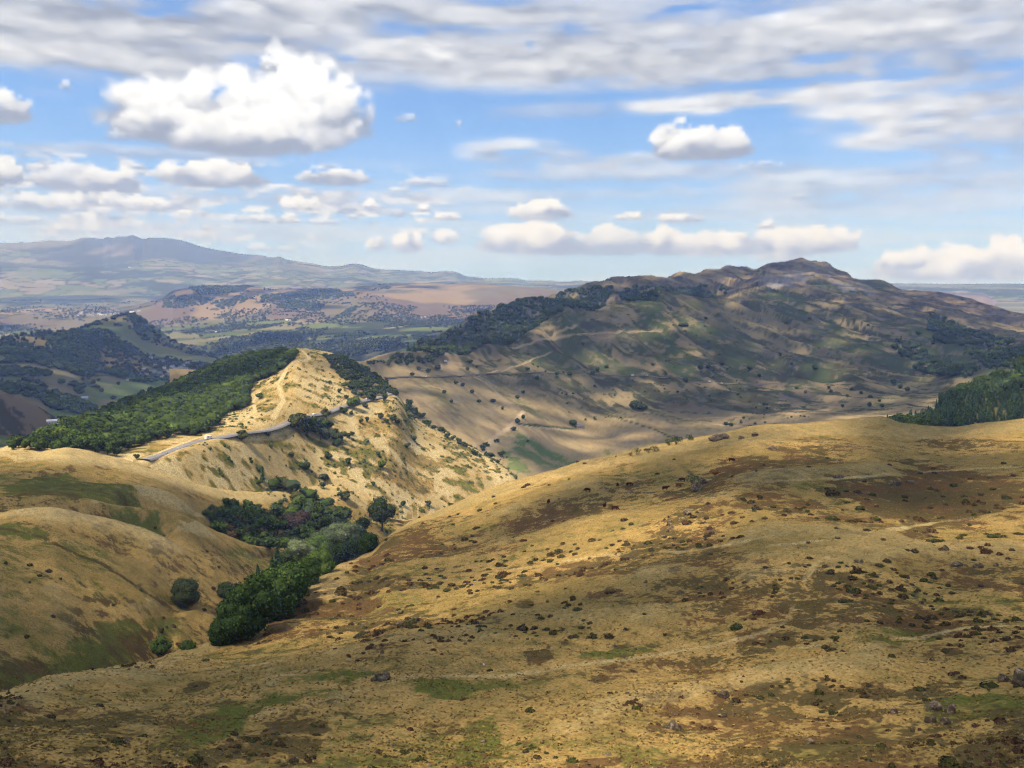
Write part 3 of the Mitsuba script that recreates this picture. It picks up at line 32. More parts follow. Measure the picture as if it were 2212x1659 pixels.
  "G": [[[21.912,6500,-330.0],[24.763,6500,-330.0],[25.618,6500,-330.0],[25.992,6500,-330.0],[26.988,6500,-330.0],[27.359,6500,-330.0],[27.6,6500,-330.0],[28.131,6500,-330.0],[28.85,6500,-330.0],[29.332,6500,-330.0],[30.227,6500,-330.0],[30.877,6500,-330.0],[32.866,6500,-330.0],[40.803,6500,-330.0]],[[21.912,9000,-214.62],[24.763,9000,-126.69],[25.618,9000,-100.01],[25.992,9000,-92.11],[26.988,9000,-108.14],[27.359,9000,-123.91],[27.6,9000,-113.44],[28.131,9000,-110.86],[28.85,9000,-118.69],[29.332,9000,-152.18],[30.227,9000,-182.55],[30.877,9000,-207.53],[32.866,9000,-280.3],[40.803,9000,-331.85]],[[21.912,11000,-94.62],[24.763,11000,-6.69],[25.618,11000,19.99],[25.992,11000,27.89],[26.988,11000,11.86],[27.359,11000,-3.91],[27.6,11000,6.56],[28.131,11000,9.14],[28.85,11000,1.31],[29.332,11000,-32.18],[30.227,11000,-62.55],[30.877,11000,-87.53],[32.866,11000,-160.3],[40.803,11000,-211.85]],[[21.912,11600,-184.62],[24.763,11600,-96.69],[25.618,11600,-70.01],[25.992,11600,-62.11],[26.988,11600,-78.14],[27.359,11600,-93.91],[27.6,11600,-83.44],[28.131,11600,-80.86],[28.85,11600,-88.69],[29.332,11600,-122.18],[30.227,11600,-152.55],[30.877,11600,-177.53],[32.866,11600,-250.3],[40.803,11600,-301.85]],[[21.912,13500,-500],[24.763,13500,-500],[25.618,13500,-500],[25.992,13500,-500],[26.988,13500,-500],[27.359,13500,-500],[27.6,13500,-500],[28.131,13500,-500],[28.85,13500,-500],[29.332,13500,-500],[30.227,13500,-500],[30.877,13500,-500],[32.866,13500,-500],[40.803,13500,-500]]]}
DATA = {
  "heather_A": [[154.0,286.6,15.1,-15.3,-17.7,-32.4,0.9],[121.5,277.0,14.1,-12.9,-11.7,-25.0,0.85],[119.7,244.7,11.2,-15.4,-8.6,-16.9,0.9],[99.2,307.6,9.0,7.2,-7.3,-24.7,0.8],[83.9,254.6,7.4,1.1,-6.1,-18.9,0.6],[211.3,368.2,5.8,-18.3,-14.7,-25.3,0.4],[89.3,222.4,5.1,-14.9,-8.8,-20.9,0.7],[143.0,260.0,12.5,-8.6,-13.9,-25.8,1.0],[91.5,331.6,13.4,2.7,-6.9,-28.5,0.9],[53.5,256.8,14.0,9.9,-1.6,-12.3,0.7],[43.1,224.6,14.0,3.6,-2.3,-15.9,0.7],[17.8,320.7,10.5,-0.3,-0.0,-13.2,0.7],[27.4,320.5,12.3,3.6,-0.2,-13.6,0.6],[6.0,320.0,2.6,-1.4,-0.1,-7.4,0.6],[46.2,333.2,11.5,6.3,-0.8,-9.7,0.6],[74.1,255.4,5.6,-9.8,-4.9,-15.5,0.8],[58.3,247.9,6.7,-6.6,-2.3,-10.0,0.6],[49.2,380.9,8.3,0.2,-0.5,-6.5,0.6],[13.1,370.4,10.0,-0.0,0.0,-13.9,0.4],[-39.7,314.9,12.6,-2.5,4.5,-30.4,0.6],[-28.4,349.8,11.2,2.1,2.6,-25.3,0.4],[-32.1,324.6,8.1,5.9,3.0,-21.3,0.6],[-5.3,337.9,9.3,-7.1,0.7,-15.7,0.4],[-51.9,211.8,2.6,33.8,3.9,-9.3,1.0],[-41.8,229.0,5.4,9.7,3.9,-15.4,0.8],[-32.7,227.4,7.3,-5.7,1.7,-12.4,0.7],[-27.3,225.1,6.5,-1.1,1.1,-8.9,0.6],[-23.6,173.7,8.4,3.5,4.1,-26.3,0.55],[-23.7,150.5,6.3,-7.5,2.2,-14.0,0.6],[-14.7,147.7,6.9,-2.3,1.0,-10.1,0.5],[-4.8,158.9,3.7,-2.3,0.2,-7.8,0.6],[-25.6,91.4,3.2,5.0,2.7,-7.6,0.9],[-26.4,87.3,1.9,3.3,1.8,-4.9,0.8],[-22.0,84.9,1.8,0.7,0.5,-2.2,0.8],[-25.6,105.1,2.7,3.2,0.6,-1.8,0.7],[-28.5,99.5,1.8,3.1,1.0,-2.5,0.7],[-30.3,83.9,1.9,4.9,1.6,-3.4,1.0],[-29.3,90.2,1.3,0.6,1.6,-5.0,0.8],[-60.5,98.4,1.2,1.2,3.7,-6.1,0.9],[-45.8,72.9,0.4,0.5,1.4,-2.4,0.9],[-47.9,124.0,1.1,3.2,2.1,-4.8,0.8],[-44.8,125.0,1.7,-0.7,0.6,-1.8,0.6],[4.2,131.8,2.4,-0.2,-0.2,-5.4,0.8],[35.0,151.3,5.6,-1.5,-1.4,-6.5,0.6],[14.5,120.8,4.3,2.6,-0.2,-2.7,0.6],[9.2,99.8,5.0,-1.1,-0.6,-6.5,0.6],[1.5,107.6,3.0,-0.5,-0.1,-4.2,0.6],[27.0,108.6,2.4,-0.1,-1.2,-5.0,0.6],[32.0,104.9,2.3,-0.3,-1.5,-5.0,0.9],[21.7,100.3,1.1,0.0,-0.4,-1.8,0.9],[18.0,93.6,2.7,0.4,-0.7,-3.7,0.6],[6.9,80.6,1.9,0.1,-0.2,-2.0,0.9],[9.4,81.9,1.9,-0.1,-0.1,-1.3,0.8],[38.7,130.8,2.8,-1.9,-1.1,-4.0,0.8],[2.9,174.5,2.4,-2.4,-0.1,-7.2,0.7],[4.5,159.5,3.5,-2.0,-0.2,-5.6,0.6],[20.7,174.4,3.6,-2.3,-0.4,-3.3,0.8],[17.6,174.0,2.3,-1.6,-0.4,-4.1,0.7],[73.2,162.6,6.9,1.0,-2.3,-5.4,0.6],[44.6,131.0,3.7,-2.0,-1.3,-4.1,0.7],[41.1,108.7,2.2,-0.6,-0.9,-2.5,0.7],[45.2,102.2,2.5,-1.0,-1.3,-3.1,0.9],[42.0,104.4,2.5,-1.1,-1.1,-2.8,0.7],[35.1,107.0,2.3,-0.5,-1.4,-4.5,0.7],[50.9,100.6,1.9,-0.7,-1.1,-2.2,0.8],[54.4,101.2,2.2,-1.3,-1.8,-3.4,0.6],[43.6,74.0,5.4,1.6,-2.7,-5.7,1.0],[69.8,116.2,2.9,-1.7,-3.5,-6.0,0.5],[51.4,113.1,3.1,-0.2,-1.5,-3.4,0.5],[63.3,117.4,1.4,-0.8,-0.9,-1.7,0.8],[96.3,168.2,9.8,-2.6,-8.0,-14.4,0.55],[86.7,181.8,12.8,1.3,-2.9,-6.2,0.45],[44.9,177.2,10.3,-6.1,-2.2,-8.7,0.35],[26.6,197.6,11.4,-14.7,-1.8,-13.5,0.3]],
  "green_A": [[-35.6,95.7,1.7,10.7,3.7,-7.9,0.9],[-28.1,116.8,5.4,7.4,2.9,-9.6,0.8],[-29.4,108.2,5.2,-1.0,1.4,-5.4,0.6],[-9.3,115.7,5.9,-1.5,0.3,-5.3,0.8],[-3.8,117.9,5.4,-0.2,0.1,-3.9,0.6],[-3.8,88.0,1.5,12.6,2.4,-5.8,0.6],[16.8,132.2,6.9,1.7,-0.3,-3.2,0.7],[5.0,116.4,4.0,-0.4,-0.2,-4.0,0.3],[60.8,128.3,9.5,1.7,-2.2,-4.9,1.0],[51.6,90.4,5.9,-1.2,-3.1,-5.8,0.9],[31.8,82.0,6.2,0.6,-1.9,-5.5,0.7],[38.6,87.0,5.0,0.4,-1.5,-3.9,0.6],[46.1,87.0,2.2,-1.4,-2.1,-4.0,0.6],[27.6,81.1,3.0,-0.9,-1.5,-4.4,0.6],[145.5,399.9,19.7,12.7,-6.6,-19.5,0.6],[182.9,421.0,8.6,3.7,-2.6,-6.2,0.7],[-10.2,325.8,21.2,-0.3,0.9,-13.0,0.45],[46.0,302.2,20.1,2.7,-1.8,-15.4,0.4],[66.0,302.9,15.0,-5.7,-3.2,-16.8,0.4],[141.8,346.3,36.2,-6.2,-6.1,-15.0,0.35],[100.6,282.4,9.6,0.6,-1.6,-4.6,0.5],[27.4,254.8,13.3,-7.2,-0.7,-8.3,0.4],[-59.0,122.8,4.9,18.8,2.3,-4.5,0.35],[5.1,207.9,4.5,-6.7,-0.1,-6.0,0.6]],
  "trail_A": [[[[-32.0,101.5],[-31.0,102.4],[-29.9,102.9],[-28.9,103.8],[-27.8,104.7],[-26.7,105.6],[-25.8,107.0],[-24.7,108.3],[-23.7,109.4],[-22.6,111.1],[-21.6,113.0],[-20.7,115.4],[-19.4,116.0],[-18.0,116.3],[-16.7,117.5],[-15.5,119.3],[-14.3,121.6],[-12.9,122.0],[-11.4,122.7],[-9.9,122.9],[-8.3,122.9],[-6.8,122.8],[-5.2,122.3],[-3.6,121.9],[-2.1,121.9],[-0.6,121.6],[1.0,122.3],[2.5,123.6],[4.1,124.5],[5.6,125.3],[7.2,126.2],[8.8,126.7],[10.5,127.3],[12.1,128.1],[13.7,127.9],[15.4,128.9],[17.2,130.2],[18.8,130.0],[20.5,130.3],[22.2,131.3],[24.0,131.8],[25.8,132.7],[27.6,133.5],[29.4,134.4],[31.1,134.5],[32.8,134.7],[34.4,134.7],[36.2,135.1],[37.9,135.3],[39.5,135.3],[41.2,135.6],[43.1,136.6],[45.4,139.1],[47.8,141.6],[50.5,148.5],[53.0,154.4],[55.7,160.5],[58.0,164.4],[60.6,169.1],[64.0,174.9],[67.3,179.2],[70.2,181.4]],0.9],[[[-66.5,124.0],[-66.2,126.4],[-64.6,126.4],[-63.6,127.6],[-62.5,128.6],[-61.6,130.1],[-61.7,133.9],[-60.7,135.5],[-59.9,137.5],[-58.6,138.5],[-56.8,138.5],[-56.0,140.8],[-54.4,141.4],[-52.8,141.7],[-51.0,141.6],[-49.0,141.0],[-47.0,140.4],[-45.1,139.9],[-43.4,140.2],[-41.8,140.6],[-40.3,141.6]],0.9],[[[44.5,125.6],[46.1,125.4],[47.7,125.5],[49.2,125.2],[50.7,125.0],[52.1,124.3],[53.6,124.1],[55.2,124.1],[57.0,124.5],[59.0,125.5],[60.9,126.0],[63.0,127.0],[65.2,128.2],[67.2,129.0],[70.0,131.3],[71.9,131.7],[73.5,131.5],[75.2,131.6],[76.9,131.6],[78.5,131.4],[80.1,131.3],[81.5,130.8]],0.9],[[[88.3,288.6],[91.8,288.8],[95.3,288.7],[99.1,289.2],[103.1,290.8],[106.9,291.3],[110.8,292.1],[114.5,292.6],[118.3,293.0],[122.6,294.8],[126.4,295.4],[131.1,297.8],[135.5,299.6],[140.1,301.8],[145.5,305.4],[150.9,308.8],[156.3,312.1],[160.9,313.6],[165.8,315.6],[170.3,316.9],[174.1,316.9],[178.0,316.8],[181.7,316.6],[186.1,317.5],[188.9,315.8],[192.2,314.9]],1.6],[[[60.5,196.3],[63.1,196.7],[65.3,196.3],[67.9,196.8],[70.4,197.3],[72.8,197.0],[75.4,197.5],[77.8,197.8],[80.5,198.4],[83.2,199.3],[86.3,200.8],[90.4,204.6],[95.8,211.0],[102.1,219.3],[108.2,226.6],[112.5,229.7],[116.0,231.3],[119.8,233.1],[123.1,234.0],[126.4,235.0],[129.5,235.3],[131.9,234.5],[134.1,233.5],[135.8,231.6],[139.0,232.2]],1.4],[[[0.0,232.0],[2.8,231.5],[5.7,231.5],[8.5,230.7],[11.2,227.8],[13.9,225.9],[16.5,224.3],[19.2,223.4],[21.8,221.5],[24.3,220.1],[26.7,217.4],[29.2,216.2],[31.6,214.0],[34.0,212.5],[36.5,211.4],[38.8,209.8],[41.2,208.7],[43.6,208.1],[46.0,207.1],[48.4,206.9],[51.1,207.5],[53.4,206.7],[55.6,205.6],[58.1,205.8],[60.7,206.2],[63.2,206.3],[65.9,206.7],[68.5,207.3]],1.2],[[[52.2,156.5],[53.4,154.3],[54.6,152.1],[55.7,149.8],[56.6,147.0],[57.4,144.1],[58.1,141.3],[58.8,138.7],[60.4,138.2],[62.5,138.6],[64.2,138.4],[66.0,138.4],[67.8,138.2],[69.1,137.2]],0.7]],
  "green_B": [[-222.4,404.1,14.7,11.7,22.0,-41.0,1.0],[-201.0,401.2,15.7,17.4,11.8,-25.6,1.0],[-173.8,388.7,14.9,7.4,8.4,-21.8,0.8],[-277.4,454.6,5.4,3.5,7.5,-12.6,0.6],[-181.9,303.9,10.0,5.4,2.6,-5.1,0.9],[-124.5,262.0,3.9,13.0,2.7,-7.9,1.0],[-123.4,241.5,1.8,12.5,2.9,-6.1,0.8],[-123.3,286.2,1.1,16.0,1.2,-2.1,0.8],[-122.9,198.8,1.1,2.8,1.3,-2.2,1.0],[-136.0,401.9,-2.2,21.1,8.0,-11.1,0.5],[-139.7,237.9,2.4,9.5,4.2,-7.4,0.35],[-145.1,271.3,10.1,4.8,2.6,-7.1,0.35],[-147.0,390.6,8.7,7.8,2.6,-12.2,0.4],[-223.4,503.6,14.9,41.5,6.4,-15.7,0.35]],
  "heather_B": [[-240.3,509.0,8.9,15.9,6.6,-15.5,0.9],[-225.6,533.3,5.3,11.4,4.1,-11.2,0.8],[-258.7,493.7,3.0,9.9,4.1,-8.1,0.7],[-167.8,342.5,0.7,4.7,1.9,-4.1,1.0],[-161.6,333.9,2.0,7.4,2.5,-5.5,0.6],[-153.6,360.0,4.0,3.9,6.2,-16.2,0.8],[-148.4,360.1,0.8,2.9,5.3,-13.1,0.9],[-142.0,357.8,2.1,5.5,0.5,-1.8,0.9],[-242.9,460.1,1.6,4.2,3.6,-7.2,0.8],[-240.4,434.6,5.5,5.5,10.6,-19.4,0.6],[-214.7,357.5,1.6,1.3,5.7,-9.6,0.9],[-211.2,358.2,0.3,1.5,5.1,-8.7,0.9],[-129.4,246.9,4.1,7.4,3.9,-10.3,0.55],[-134.8,268.7,4.0,6.6,0.7,-1.9,0.9],[-129.8,278.2,4.0,9.5,1.8,-5.3,0.6],[-122.7,210.4,1.9,11.1,2.3,-3.9,0.6],[-139.8,314.3,3.0,8.4,1.5,-4.5,0.5],[-128.3,401.7,1.2,9.0,2.4,-7.6,0.6],[-138.2,366.3,6.4,14.2,3.9,-14.3,0.45],[-151.7,337.6,7.3,7.7,2.8,-8.7,0.4],[-213.0,561.9,10.6,20.2,0.2,-1.9,0.4]],
  "crease_B": [[[[-170.3,306.0],[-166.5,304.8],[-162.7,303.7],[-160.1,305.3],[-157.4,306.9],[-154.4,308.1],[-150.9,307.7],[-147.1,306.3],[-143.2,304.8],[-140.6,305.8],[-137.8,306.7],[-135.1,307.7],[-133.0,310.0],[-131.0,312.9],[-127.7,312.9]],2.2],[[[-187.9,299.9],[-184.7,301.7],[-181.3,303.4],[-178.8,306.5],[-174.6,306.4],[-170.3,306.0]],2.0],[[[-208.6,485.8],[-185.1,444.9],[-197.7,490.3],[-177.8,453.7],[-174.6,457.2]],1.8],[[[-162.6,263.3],[-159.8,263.6],[-157.4,264.4],[-154.5,264.4],[-151.0,263.4],[-147.9,263.0],[-145.0,262.6],[-142.3,262.6],[-139.8,263.1],[-137.4,263.6],[-134.7,263.6],[-132.0,263.3],[-129.3,263.0],[-126.9,263.2]],1.0]],
  "heather_C": [[-189.9,740.9,7.0,20.3,1.6,-6.8,0.5],[-142.1,766.4,14.6,-0.7,-1.1,-11.8,0.6],[-111.2,787.1,17.9,17.8,-0.7,-14.8,0.7],[-92.0,809.7,22.9,24.5,-0.1,-18.0,0.6],[-187.0,697.5,6.4,19.1,1.3,-5.4,0.5],[-88.8,918.5,25.5,15.8,-1.1,-22.6,0.4],[-205.4,905.0,21.1,8.1,7.5,-64.9,0.35],[-199.4,1056.3,36.7,-33.6,5.6,-67.8,0.9],[-165.5,989.7,24.1,-35.5,2.3,-67.6,0.8],[-220.9,612.1,15.5,31.7,1.5,-5.3,0.5],[-198.2,658.6,11.9,31.4,1.0,-5.9,0.5],[-141.7,843.2,16.5,-3.5,-1.0,-22.6,0.35],[-54.2,926.3,22.4,-6.8,-2.7,-20.9,0.3]],
  "green_C": [[-199.3,708.7,5.2,15.6,1.1,-6.1,0.7],[-193.6,723.8,4.6,12.0,0.8,-4.9,0.7],[-186.1,724.7,5.0,11.1,0.7,-4.4,0.5],[-182.9,822.1,23.3,8.6,1.9,-23.3,0.3],[-131.8,871.1,24.1,20.0,-0.3,-31.4,0.4],[-97.5,862.2,31.9,29.5,-0.3,-19.7,0.4],[-100.6,807.7,22.5,25.9,0.0,-19.8,0.5],[-134.9,800.7,23.1,10.3,-0.3,-12.2,0.4],[-252.9,607.5,8.7,3.0,6.4,-15.6,0.4],[-232.6,792.1,14.4,-4.5,4.1,-14.2,0.5],[-213.8,755.6,11.1,19.7,1.9,-6.8,0.5]],
  "trail_C": [[[[-255.4,1036.2],[-235.6,987.0],[-235.5,964.1],[-243.6,950.2],[-249.2,938.9],[-244.7,908.2],[-244.4,881.8],[-231.8,847.2],[-221.4,818.7],[-218.4,787.6],[-213.3,753.5]],3.0],[[[-259.2,868.2],[-254.0,829.7],[-232.7,765.0],[-232.6,736.0]],2.2],[[[-245.5,574.0],[-245.4,590.3],[-244.8,606.3],[-247.3,631.3],[-244.8,644.8],[-240.0,653.5],[-235.4,663.0]],2.5]],
  "road": [[-244.4,553.8],[-243.0,565.9],[-242.0,579.7],[-240.2,592.2],[-239.5,608.0],[-238.2,623.9],[-234.7,634.8],[-228.9,640.4],[-224.3,650.2],[-219.8,660.8],[-215.9,674.2],[-211.9,688.6],[-208.8,707.1],[-205.9,727.5],[-203.1,748.3],[-201.7,773.3],[-197.3,792.6],[-191.1,807.7],[-184.3,821.9],[-178.8,842.0],[-174.3,866.1],[-167.6,885.8],[-160.7,906.0],[-153.6,928.4],[-144.3,942.4],[-139.5,981.1]],
  "green_E": [[332.1,2163.7,22.8,-379.6,-28.8,-102.6,1.0],[132.9,2214.7,12.9,-303.4,-22.2,-368.0,0.8],[156.9,1997.4,20.3,10.2,-3.0,-39.5,0.9],[136.5,1903.3,37.7,19.9,-2.1,-29.7,0.9],[70.0,1719.9,62.3,-22.4,-7.4,-53.5,0.7],[142.8,1812.7,39.2,-34.4,-6.1,-14.7,0.6],[215.8,1763.5,42.7,-59.7,-17.4,-45.9,0.7],[337.1,1841.5,39.1,-72.8,-24.0,-64.9,0.8],[419.5,2000.7,31.3,-66.0,-14.5,-28.6,0.9],[460.9,2000.2,30.5,-62.7,-21.7,-57.2,0.9],[529.3,2003.0,40.9,-70.1,-31.2,-91.8,0.7],[486.2,1803.6,7.7,-90.4,-33.7,-61.9,0.9],[345.2,1750.9,31.2,-53.2,-12.5,-28.4,0.8],[739.7,2534.4,44.3,35.4,-30.4,-105.5,0.9],[532.9,2317.5,51.6,61.1,-11.7,-51.8,0.6],[827.5,2596.3,39.1,-68.5,-64.8,-184.9,1.0],[1157.0,3050.2,82.2,-43.4,-56.1,-142.1,1.0],[1408.2,3303.2,42.2,-63.4,-68.4,-151.5,0.9],[797.7,2395.7,27.9,-45.4,-37.8,-95.6,0.6],[859.5,2286.6,-7.7,-72.8,-35.0,-64.7,0.9],[836.6,2081.9,58.1,-76.3,-61.1,-136.5,0.8],[884.2,1996.2,21.2,-113.4,-56.6,-113.0,0.8],[654.2,1818.7,-11.4,-113.0,-46.1,-80.6,0.9],[1035.8,2057.8,-33.2,-229.6,-58.9,-105.0,0.9],[990.9,1820.4,-75.6,-278.5,-113.3,-196.8,1.0],[10.1,1380.5,38.9,-54.0,-3.2,-30.4,0.7],[-106.1,1239.2,30.6,-54.5,-3.1,-36.2,0.5],[-121.4,1342.2,26.1,36.6,2.8,-31.8,0.5],[278.0,1868.3,40.0,-30.7,-16.5,-44.2,0.6]],
  "heath_E": [[1142.3,2766.2,5.5,-194.3,-98.0,-217.0,0.8],[1398.4,2954.5,1.1,-292.5,-163.6,-326.9,0.9],[1366.7,2525.0,-50.3,-350.8,-210.3,-370.4,0.8],[635.5,1973.7,17.4,-193.8,-44.1,-100.6,0.5],[454.2,1843.0,37.8,-117.8,-24.4,-53.9,0.5],[525.3,1772.6,9.1,-122.4,-51.6,-92.9,0.5],[-39.4,1582.5,50.4,18.7,-1.4,-65.2,0.5],[-104.5,1531.5,37.5,62.1,1.1,-17.1,0.5],[307.3,1935.2,106.6,-81.6,-7.7,-26.9,0.4],[767.9,2199.3,22.9,-115.4,-38.9,-79.3,0.5],[1032.3,2256.8,13.1,-145.7,-31.8,-55.2,0.5]],
  "scree_E": [[1000.0,3140.8,105.7,154.9,-61.8,-212.8,1.0],[1082.9,3223.2,83.1,129.3,-39.5,-141.4,1.0],[1204.8,3131.8,19.4,-56.4,-48.2,-117.5,1.0],[1286.9,3096.3,-16.0,-127.9,-39.5,-83.9,0.9],[945.7,3131.9,51.6,30.5,-53.0,-177.6,0.7],[250.7,1977.5,15.1,0.5,-1.8,-14.8,0.6],[785.5,3207.1,90.3,85.4,-6.4,-27.4,0.35],[1223.9,3472.9,101.5,73.8,-54.9,-157.9,0.4]],
  "tan_E": [[923.6,2304.6,25.9,-136.2,-32.2,-61.2,1.0],[924.4,2153.6,20.8,-33.0,-14.6,-32.0,0.9],[915.2,1881.1,-27.2,-154.1,-53.1,-97.7,0.8],[627.9,1636.4,6.8,-97.0,-35.1,-82.1,0.7],[287.4,2741.6,41.8,-25.9,-2.8,-27.5,0.7],[659.9,2469.1,77.6,95.1,-4.1,-20.3,0.9],[776.3,2500.6,58.3,56.8,-11.4,-37.7,0.7],[64.7,1856.2,29.1,51.8,4.0,-33.0,0.7],[210.2,1322.2,92.6,-124.2,-17.4,-86.4,0.5],[503.1,1430.1,53.3,-90.5,-27.5,-76.6,0.6],[100.4,1479.7,60.0,-15.3,-9.4,-59.1,0.4],[132.1,1242.9,30.9,-70.8,-12.4,-73.0,0.4]],
  "trail_E": [[[[-0.0,1742.6],[23.0,1772.0],[46.6,1792.0],[71.2,1826.2],[95.6,1887.7],[119.9,1895.2],[148.2,1952.5]],4],[[[75.1,1843.2],[99.3,1877.8],[121.8,1874.3],[144.7,1875.6],[171.5,1920.6],[194.6,1916.9],[216.5,1904.8],[239.7,1904.5],[266.7,1931.0],[290.2,1930.6],[317.0,1950.6],[341.6,1954.7]],4],[[[-62.0,1456.1],[-45.8,1455.5],[-31.4,1427.1],[-18.0,1387.3],[-5.4,1349.6],[6.4,1303.8]],5],[[[-61.3,1478.0],[-43.6,1520.5],[-24.8,1562.0],[-5.0,1604.0],[15.5,1627.2],[36.6,1694.6],[58.4,1736.0],[80.4,1759.0]],3],[[[574.9,2395.1],[601.4,2375.6],[656.2,2464.4],[688.5,2463.8],[717.4,2451.8],[762.4,2493.6],[803.5,2519.6],[831.2,2503.2]],5],[[[-197.7,1329.7],[-206.4,1288.8],[-217.3,1260.7]],4],[[[224.3,1389.5],[243.1,1400.6],[262.2,1412.3],[283.2,1431.8],[311.2,1482.4],[330.5,1487.8],[347.1,1481.0],[364.3,1477.7],[379.1,1464.9],[393.4,1451.6]],3]],
  "hedge_E": [[[[12.9,1234.2],[29.4,1247.8],[46.7,1270.8],[65.0,1301.1],[84.0,1330.4],[103.3,1353.1]],5],[[[157.7,1482.7],[173.5,1457.5],[185.8,1411.2],[200.4,1388.3],[214.7,1366.9],[227.8,1342.0],[236.4,1300.0],[245.1,1264.2],[252.8,1228.2]],3]],
  "lane_E": [[[[-34.9,1093.8],[-28.5,1129.9],[-17.5,1167.0],[-4.9,1204.5],[7.4,1245.0],[15.9,1314.3]],5],[[[4.0,1224.9],[21.3,1233.8],[39.1,1249.5],[58.3,1284.2],[78.1,1312.5],[98.4,1335.9]],2.5]],
  "road_E": [[-198.6,1272.2],[-185.7,1288.9],[-171.1,1295.9],[-157.1,1308.4],[-143.6,1329.2],[-129.2,1345.7],[-114.8,1367.2],[-100.2,1393.0],[-86.6,1444.5],[-70.3,1464.6],[-54.1,1502.5],[-36.6,1527.1],[-18.6,1551.0],[0.0,1574.3],[19.2,1590.6],[38.6,1602.8],[58.3,1616.8],[79.1,1644.2],[98.8,1644.0],[119.6,1657.4],[139.7,1659.7],[162.8,1693.1],[185.0,1710.0],[206.0,1714.1],[226.7,1714.9],[246.5,1708.8],[264.8,1694.7],[283.7,1686.0],[303.2,1682.3],[321.7,1674.0],[345.8,1693.4],[364.3,1685.1],[382.9,1678.1],[399.9,1664.7],[425.5,1686.9],[446.0,1687.6],[466.8,1689.1],[488.0,1692.2],[504.5,1679.2],[521.9,1670.3],[542.0,1670.2]],
  "green_L": [[-941.3,1707.8,-11.7,122.8,31.7,-58.8,1.0],[-1019.6,1972.3,-71.2,258.5,54.0,-92.1,1.0],[-1137.4,2496.5,-35.4,283.7,54.0,-106.8,0.9],[-1160.7,2780.7,-10.9,241.2,46.2,-104.7,0.8],[-1165.3,2380.5,-25.3,127.5,46.6,-84.3,0.6],[-895.5,1531.8,-18.6,104.0,37.0,-64.4,1.0],[-1670.9,3518.4,53.3,84.8,57.2,-129.6,0.7],[-1684.0,3717.9,38.7,49.2,26.7,-60.6,0.3]],
  "field_L": [[-1694.3,3653.8,48.5,125.7,60.7,-140.6,1.0],[-1692.9,3760.8,16.6,26.6,27.3,-62.1,1.0],[-1546.5,2722.7,36.3,94.0,36.6,-67.3,1.0],[-1429.3,3066.6,64.8,-28.5,64.3,-171.6,0.7],[-1367.5,3075.5,68.6,-53.8,52.8,-143.2,0.6],[-1480.6,3701.6,59.5,43.2,37.7,-109.3,0.5]],
  "wood_L": [[[-1560.6,2595.6],[-1529.9,2640.5],[-1465.5,2651.0],[-1576.8,2944.4],[-1690.2,3292.5],[-1636.4,3291.1],[-1643.2,3437.6],[-1541.5,3361.3],[-1497.1,3365.3],[-1461.5,3212.1],[-1521.1,3157.3],[-1396.8,2853.9],[-1231.8,2532.2],[-1130.7,2232.6],[-1017.5,1984.0],[-1019.8,1887.9],[-1093.4,1929.6],[-1155.0,1910.5]],[[-1650.6,3084.3],[-1711.1,3406.4],[-1729.0,3684.0],[-1715.7,3780.4],[-1749.2,3827.3],[-1731.5,3524.5]],[[-1716.9,3801.5],[-1677.9,3842.9],[-1600.2,3801.1],[-1521.6,3704.7],[-1511.2,3582.4],[-1555.6,3553.4],[-1632.2,3689.1]],[[-1450.4,2280.9],[-1387.8,2301.0],[-1093.0,1910.5],[-1043.8,1914.0],[-988.8,1927.1],[-952.3,1894.7],[-958.5,1827.9],[-1061.1,1853.7],[-1122.5,1760.1]],[[-1394.0,2870.6],[-1218.4,2769.5],[-1163.0,2780.1],[-1139.0,2721.6],[-1179.1,2613.9],[-1318.4,2712.6]],[[-1016.9,1941.5],[-1056.4,2141.2],[-965.7,1954.0],[-935.7,1802.1]]],
  "wood_E": [[[-187.0,1340.7],[-177.2,1397.1],[-202.9,1856.6],[-156.5,2089.7],[-98.8,2338.2],[0.0,2685.6],[86.3,2706.4],[154.1,2880.3],[224.7,2930.0],[292.9,2901.7],[337.4,2907.7],[305.5,2828.2],[359.1,2841.1],[304.9,2738.7],[204.7,2055.4],[128.0,2021.8],[70.1,1931.1],[-0.0,1785.1],[-50.5,1658.4],[-88.7,1581.7],[-135.6,1500.4],[-162.1,1445.7]],[[359.1,2841.1],[445.9,2961.2],[462.6,2855.5],[504.0,2872.8],[540.8,2861.8],[653.2,3026.0],[686.1,2998.1],[661.6,2958.5],[702.5,2963.4],[758.6,2996.2],[733.4,2926.3],[505.6,2339.2],[535.0,2829.6],[369.5,2177.7],[279.9,2122.0]],[[1266.4,2586.6],[1311.3,2482.3],[1205.5,2125.3],[1141.4,1896.9],[957.4,1587.3],[910.0,1613.9],[1100.1,2076.4],[1103.3,2274.2]],[[990.9,2187.0],[1012.6,2081.7],[931.6,1791.6],[901.2,1629.7],[858.3,1581.0],[851.0,1687.4],[889.5,1846.3],[948.1,2116.1]]],
